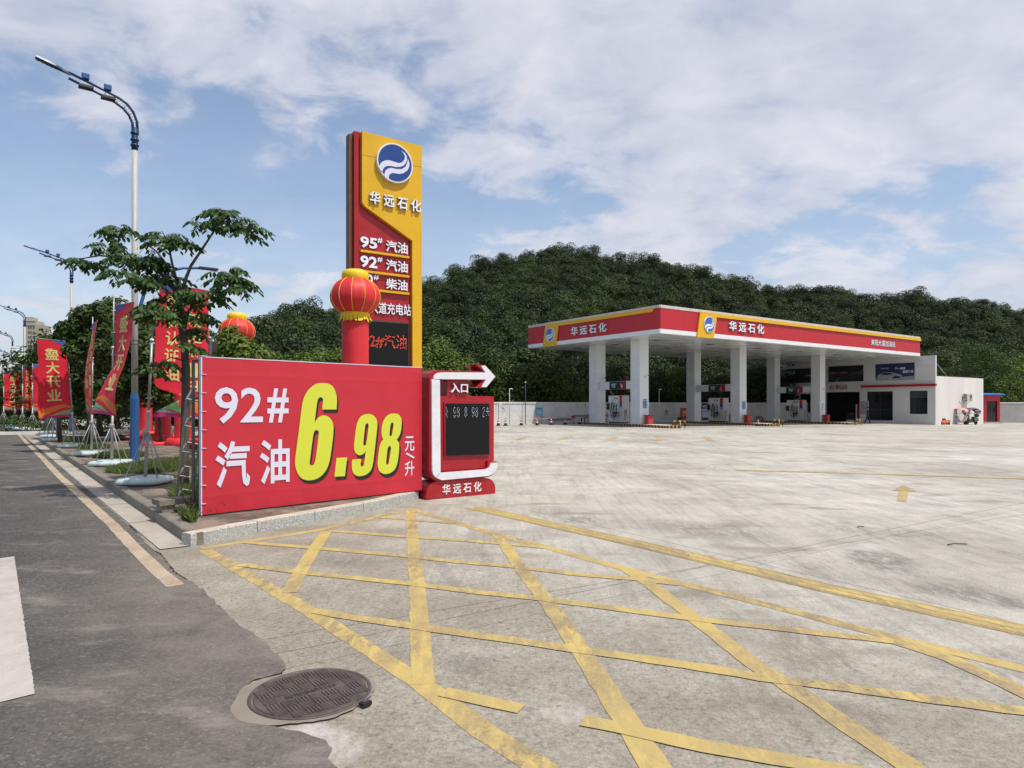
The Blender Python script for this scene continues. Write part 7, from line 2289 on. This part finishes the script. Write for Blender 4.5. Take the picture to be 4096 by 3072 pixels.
tree('slim_tree', (X(645, 26.5), 26.5, 0), 'thin-trunked tree beside the inflatable pillars, its leaves brushing the flag', 'tree', 43, 1.15, 1.7, 1.5, 2600, .16, leaf_row, .22, 14, None, .07)
tree('slim_tree', (X(351, 21.5), 21.5, ISL), 'slim dark-barked tree behind the narrow edge-on flag', 'tree', 44, .9, 2.4, 2.2, 3400, .15, leaf_row, .03, 14, None, .08)
tree('slim_tree', (X(240, 25.0), 25.0, ISL), 'slim tree behind the wide flag, leaves touching its top', 'tree', 45, .8, 1.8, 2.3, 2600, .15, leaf_row, .03, 14, None, .08)
tree('slim_tree', (X(140, 33.0), 38.0, ISL), 'slim tree among the far verge flags, hanging low over them', 'tree', 46, 1.9, 2.2, 2.2, 4200, .17, leaf_row, .03, 16, None, .08)
# trees and bushes at the foot of the hill that stand out
fh = [
 ('foothill_tree', 1790, 54.5, 3.0, 5.6, leaf_bright, 'bright green spreading tree behind the wall, right of the totem', 6500, 0.6),
 ('foothill_tree', 1930, 57.5, 2.6, 4.6, leaf_row, 'mid green tree behind the wall above the entrance sign', 4800, .8),
 ('foothill_tree', 1640, 51, 2.2, 3.4, leaf_bright, 'light green shrubby tree peeping behind the totem base', 3800, .2),
 ('foothill_tree', 1130, 46, 2.6, 4.0, leaf_row, 'mid green tree behind the middle of the billboard', 5600, .4),
 ('foothill_tree', 1240, 47, 2.4, 4.6, leaf_bright, 'light green tree mass above the middle of the billboard', 6200, .4),
 ('foothill_tree', 1340, 47.5, 2.6, 4.9, leaf_bright, 'light green tree directly left of the inflatable column', 6200, .4),
 ('foothill_tree', 3620, 88, 3.6, 7.0, leaf_row, 'dark tree rising behind the shop parapet', 4200, .8),
 ('foothill_tree', 3900, 84, 3.6, 8.2, leaf_row, 'green tree above the red hut', 5600, .6),
 ('foothill_tree', 4040, 83, 3.2, 6.8, leaf_bright, 'light green tree at the right edge above the cement wall', 5200, .4),
 ('foothill_bush', 2140, 58.0, 1.5, 2.0, leaf_row, 'rounded bush just behind the wall above the beige cabinet', 2400, .5),
 ('foothill_bush', 2215, 58.5, 1.5, 3.1, leaf_bright, 'bright willowy bush above the wall, left half', 3400, .4),
 ('foothill_bush', 2290, 59.5, 1.5, 2.6, leaf_bright, 'bright willowy bush above the wall, beside the first column', 3400, .4),
 ('foothill_bush', 2650, 67, 2.0, 3.0, leaf_row, 'bush behind the camera post and the painted character', 3000, .4),
 ('foothill_bush', 2730, 69, 1.8, 4.4, leaf_bright, 'tall pale bush behind the car wash sign', 3000, .4),
]
for i, (nm, u, D, r_, h_, mt, lb, nl, th) in enumerate(fh):
    x = X(u, D); z = float(hill(x, D)) - .2
    tree(nm, (x, D, z), lb, 'tree' if 'tree' in nm else 'bush', 500 + i, r_, h_, th, nl, .24 if 'tree' in nm else .17, mt, .03, 26, 'plants at the foot of the hill', .14)
# ---- the near street tree, built limb by limb
TD_ = 11.05
def tpt(u, v, d=0.0):
    """2212-pixel-wide sketch coordinates to a point at the tree's distance"""
    u, v = u * 4096 / 2212, v * 4096 / 2212
    D = TD_ + d
    return Vector((X(u, D), D, Zat(v, D)))
tb = Vector((X(735, TD_), TD_, ISL))
st = thing('street_tree', tb, 0, 'sparse street tree with bare forking limbs and drooping leaves, left of the billboard', 'tree')
loc = lambda p: p - tb
mb = MB()
tr_pts = [tb + Vector((0, 0, -.05)), tpt(398, 1000), tpt(400, 900), tpt(402, 800), tpt(398, 740), tpt(392, 690), tpt(388, 640), tpt(384, 600)]
mb.tube([loc(p) for p in tr_pts], [.085, .072, .066, .064, .060, .064, .055, .04], bark_grey, n=14)
rb = random.Random(9)
for (u, v, s_c) in ((410, 905, .03), (392, 820, .03), (408, 690, .035), (385, 668, .04)):
    p = loc(tpt(u, v)); mb.tube([p - Vector((0, 0, .04)), p, p + Vector((0, 0, .04))], [.01, s_c, .01], bark_grey, n=8)
mb.build('trunk', st)
limbs = [
 ([(392, 640, 0), (402, 600, .0), (412, 575, 0), (432, 545, .05), (452, 515, .1), (463, 498, .1)], .032, .014),
 ([(396, 690, 0), (420, 655, -.1), (455, 630, -.2), (495, 612, -.2)], .028, .01),
 ([(386, 640, 0), (360, 600, .1), (320, 572, .15), (270, 558, .2), (215, 552, .2), (170, 560, .2)], .035, .008),
 ([(386, 650, 0), (350, 618, -.2), (300, 600, -.4), (265, 585, -.5)], .025, .008),
 ([(385, 620, 0), (372, 570, -.1), (362, 520, -.1), (350, 500, -.1)], .026, .008),
 ([(384, 605, 0), (340, 545, .4), (290, 505, .5), (255, 492, .5)], .024, .007),
 ([(392, 700, 0), (360, 690, -.3), (325, 680, -.45)], .02, .007),
 ([(398, 740, 0), (420, 720, .3), (438, 712, .4)], .016, .006),
 ([(400, 780, 0), (370, 772, -.2), (345, 785, -.3)], .014, .005),
 ([(388, 640, 0), (400, 660, -.4), (415, 680, -.6)], .016, .006),
]
mb = MB()
for pts, r0, r1 in limbs:
    P = [loc(tpt(*p)) for p in pts]
    n = len(P); mb.tube(P, [r0 + (r1 - r0) * i / (n - 1) for i in range(n)], bark_grey, n=8)
# sprays: centre, half width, half height (sketch px), depth, number of twigs, brightness
sprays = [
 (490, 470, 55, 26, .1, 26, .25), (535, 490, 30, 22, .1, 14, .2), (440, 482, 30, 14, .0, 10, .3),
 (490, 600, 44, 34, -.2, 26, .2), (455, 640, 30, 22, -.2, 12, .3), (515, 620, 22, 20, -.1, 10, .2),
 (350, 510, 45, 22, -.1, 22, .15), (392, 522, 22, 14, -.1, 8, .2), (262, 495, 34, 18, .5, 16, .1), (230, 535, 34, 26, .3, 18, .1),
 (180, 560, 32, 18, .2, 14, .2), (270, 560, 38, 24, .1, 20, .1), (320, 560, 44, 26, 0, 24, .1), (360, 600, 44, 28, .1, 22, .15),
 (300, 600, 36, 18, -.5, 14, .2), (250, 585, 24, 14, -.4, 8, .2), (420, 640, 36, 24, -.3, 16, .3), (395, 675, 44, 22, -.4, 18, .6), (340, 680, 36, 22, -.45, 16, .4),
 (318, 655, 22, 16, -.4, 8, .3), (430, 715, 26, 16, .3, 10, .6), (410, 745, 22, 14, -.2, 7, .7), (345, 785, 26, 16, -.3, 9, .4), (322, 800, 12, 10, -.3, 4, .4), (375, 640, 34, 22, .3, 14, .3), (440, 690, 20, 12, .2, 6, .5),
]
r_ = np.random.default_rng(77)
LV = []; LF = []; LT = []; off = 0
px = TD_ / (F * 2212 / 4096)
for (u, v, hw, hh, d, nt_, br) in sprays:
    c = np.array(loc(tpt(u, v, d)))
    for _ in range(int(nt_ * 1.0)):
        q = unit(r_.normal(size=(1, 3)))[0] * (r_.random() ** .45)
        tip = c + q * np.array([max(8, hw - 15) * px, hw * px * .55, max(5, hh - 6) * px])
        root_ = c + (tip - c) * .25 + np.array([0, 0, -.04])
        dirv = tip - root_; dl = np.linalg.norm(dirv) + 1e-6
        out_ = np.array([dirv[0], dirv[1], 0.0]); out_ /= (np.linalg.norm(out_) + 1e-6)
        ln = r_.uniform(.20, .33)
        # a pinnate spray: rachis arching outwards and down, leaflets on both sides
        base_ = tip; pts = []
        for k in range(5):
            t_ = k / 4
            pts.append(base_ + out_ * ln * t_ + np.array([0, 0, .05 * t_ - .16 * t_ ** 2]))
        mb.tube([Vector(c * .5 + base_ * .5), Vector(base_)] + [Vector(p) for p in pts[1:]], [.005, .004, .003, .003, .002, .0015], bark_grey, n=4, caps=False)
        sidev = np.cross(out_, [0, 0, 1.0])
        nl = 9
        for k in range(nl):
            t_ = (k + .5) / nl
            p = base_ + out_ * ln * t_ + np.array([0, 0, .05 * t_ - .16 * t_ ** 2])
            sg = 1 if k % 2 else -1
            L_ = r_.uniform(.085, .125) * (1.15 - .3 * abs(t_ - .5))
            a = sidev * sg * r_.uniform(.55, .95) + out_ * r_.uniform(.2, .5) + np.array([0, 0, -r_.uniform(.25, 1.0)])
            if k == nl - 1: a = out_ + np.array([0, 0, -.7])
            a /= np.linalg.norm(a)
            nrm = np.array([0, 0, 1.0]) + r_.normal(size=3) * .35; nrm -= a * nrm.dot(a); nrm /= np.linalg.norm(nrm)
            b = np.cross(nrm, a); W2 = L_ * .48
            s0 = p + a * .01
            LV.append(np.array([s0, s0 + a * L_ * .3 + b * W2 * .5 - nrm * .004, s0 + a * L_ * .7 + b * W2 * .42 - nrm * .01, s0 + a * L_ - nrm * .022, s0 + a * L_ * .7 - b * W2 * .42 - nrm * .01, s0 + a * L_ * .3 - b * W2 * .5 - nrm * .004]))
            LT.append(np.repeat([[min(1, br * .8 + r_.random() * .4), 1.0 if (br > .45 and r_.random() < .05) else 0.0]], 6, 0))
mb.build('limb', st)
V = np.concatenate(LV); n = len(LV)
fast_mesh('crown', V, np.arange(n * 6).reshape(n, 6), leaf_near, np.concatenate(LT), parent=st)
# ---- bare twigs, hedge, grass
def blades(name, patches, mat, label, h=(.12, .3), kindv='stuff', w_=.0045, seed=1, cat='grass'):
    """patches: (x, y, z, rx, ry, n)"""
    r_ = np.random.default_rng(seed)
    VV = []; TT = []
    for (x, y, z, rx, ry, n) in patches:
        q = unit(r_.normal(size=(n, 2))) * np.sqrt(r_.random((n, 1)))
        cx = x + (q[:, 0] * rx * RD.x + q[:, 1] * ry * RN.x); cy = y + (q[:, 0] * rx * RD.y + q[:, 1] * ry * RN.y)
        hh = r_.uniform(*h, n) * (1.1 - .6 * (q ** 2).sum(1))
        le = r_.normal(size=(n, 2)) * hh[:, None] * .35
        a = r_.uniform(0, 3.14, n); dx = np.cos(a) * w_; dy = np.sin(a) * w_
        b0 = np.stack([cx - dx, cy - dy, np.full(n, z)], 1); b1 = np.stack([cx + dx, cy + dy, np.full(n, z)], 1)
        m0 = np.stack([cx + le[:, 0] * .4 + dx * .7, cy + le[:, 1] * .4 + dy * .7, z + hh * .6], 1)
        t0 = np.stack([cx + le[:, 0], cy + le[:, 1], z + hh], 1)
        VV.append(np.stack([b0, b1, m0, t0], 1).reshape(-1, 3))
        TT.append(np.repeat(np.stack([r_.random(n), (r_.random(n) < .15) * 1.0], 1), 4, 0))
    V = np.concatenate(VV)
    return fast_mesh(name, V, np.arange(len(V)).reshape(-1, 4), mat, np.concatenate(TT), kind=kindv, label=label, cat=cat)
def rp(a, n): p = road(a, n); return p.x, p.y
blades('grass', [(*rp(8.3, .95), ISL, .9, .75, 5200), (*rp(9.2, 1.6), ISL, .8, .8, 3000), (*rp(12.9, 1.1), ISL, .8, .65, 3600), (*rp(17.5, 1.0), ISL, .7, .5, 2200), (*rp(3.3, .75), ISL, .6, .30, 1600), (*rp(4.2, 1.3), ISL, .6, .5, 1600), (*rp(22.5, 1.0), ISL, .6, .5, 1400),
                 (*rp(6.2, 2.2), ISL, .5, .4, 900), (*rp(39, 1.6), .12, 2.5, 1.5, 5000), (*rp(1.0, .2), ISL, .30, .06, 260)], grass_m, 'green weeds and grass growing in the tree pits of the pavement', h=(.08, .22))
blades('dry_grass', [(*rp(1.55, .55), ISL, .35, .25, 900), (*rp(1.9, .75), ISL, .4, .25, 900), (*rp(8.6, 1.2), ISL, .5, .4, 300)], dry_m, 'dry brown grass beside the left end of the billboard', h=(.10, .30), seed=3, w_=.003, cat='dry grass')
# kerbside hedge along the apron
hd = thing('hedge', (WP.x - 20 * .817, WP.y - 20 * .576, 0), A1, 'low green hedge along the far side of the service lane', 'hedge')
r_ = np.random.default_rng(55)
bl = []
for i in range(110):
    bl.append(((-22 + i * .33 + r_.uniform(-.1, .1), .6 + r_.uniform(-.4, .5), .35 + r_.uniform(-.1, .15)), r_.uniform(.35, .55)))
V, Fc, T = crown(bl, 15000, .12, r_, up=.7, core=.8)
fast_mesh('foliage', V, Fc, leaf_row, T, parent=hd)
mb = MB(); mb.box(-24, 14, -.25, -.05, -.1, .16, wall_cap); mb.build('kerb_edge', hd)
# far tree belt that closes the horizon
r_ = np.random.default_rng(66)
bl = []
for i in range(150):
    u = -900 + i * 14.0
    D = 118 + r_.uniform(-14, 24)
    bl.append(((X(u, D), D, r_.uniform(0.5, 3.2)), r_.uniform(2.2, 3.4)))
V, Fc, T = crown(bl, 42000, .75, r_, up=.6, core=.7)
fast_mesh('distant_treeline', V, Fc, leaf_hill, T, kind='stuff', label='far belt of dark trees closing the horizon beyond the road', cat='tree belt')
# tall plumed reeds on the cut slope behind the wall
VV = []; TT = []
r_ = np.random.default_rng(12)
cl = []
for k in range(70):
    u = r_.uniform(2480, 2900); D = r_.uniform(70, 84); cl.append((X(u, D), D, float(hill(X(u, D), D)) - .2, .7, .7, 46))
blades('reeds', cl, dry_m, 'tall pale plumed reeds on the slope between the canopy columns', h=(1.2, 3.2), seed=8, w_=.03, cat='reeds')
# leafless twigs poking above the trees
bt = Vector((X(455, 33), 33, 0))
t = thing('bare_tree', bt, 0, 'leafless thin branches poking above the dense trees beside the furled flag', 'tree')
mb = MB(); rb = random.Random(2)
mb.tube([(0, 0, 0), (.1, 0, 3.2), (.1, 0, 5.0)], [.1, .06, .03], bark, n=6); mb.build('trunk', t)
mb = MB()
for k in range(11):
    a = Vector((.1, 0, rb.uniform(3.5, 5.0))); d = Vector((rb.uniform(-1, 1), rb.uniform(-.4, .4), rb.uniform(.9, 1.9)))
    m_ = a + d * .5 + Vector((rb.uniform(-.1, .1), 0, 0)); e = a + d
    mb.tube([a, m_, e], [.022, .014, .005], bark, n=5)
    for q in range(3):
        f = a.lerp(e, rb.uniform(.3, .9)); mb.tube([f, f + Vector((rb.uniform(-.4, .4), 0, rb.uniform(.2, .5)))], [.009, .003], bark, n=4)
mb.build('branch', t)
# litter
mb = MB()
for (u, v, l_) in ((3430, 2112, .10), (3790, 2183, .24)):
    p = G(u, v); mb.tube([p + Vector((0, 0, .012)), p + Vector((l_ * .4, .04, .016)), p + Vector((l_, .03, .012))], .006, bark, n=5)
mb.build('twigs', None, label='scattered small dark twigs lying on the concrete forecourt', cat='twigs', kind='stuff')
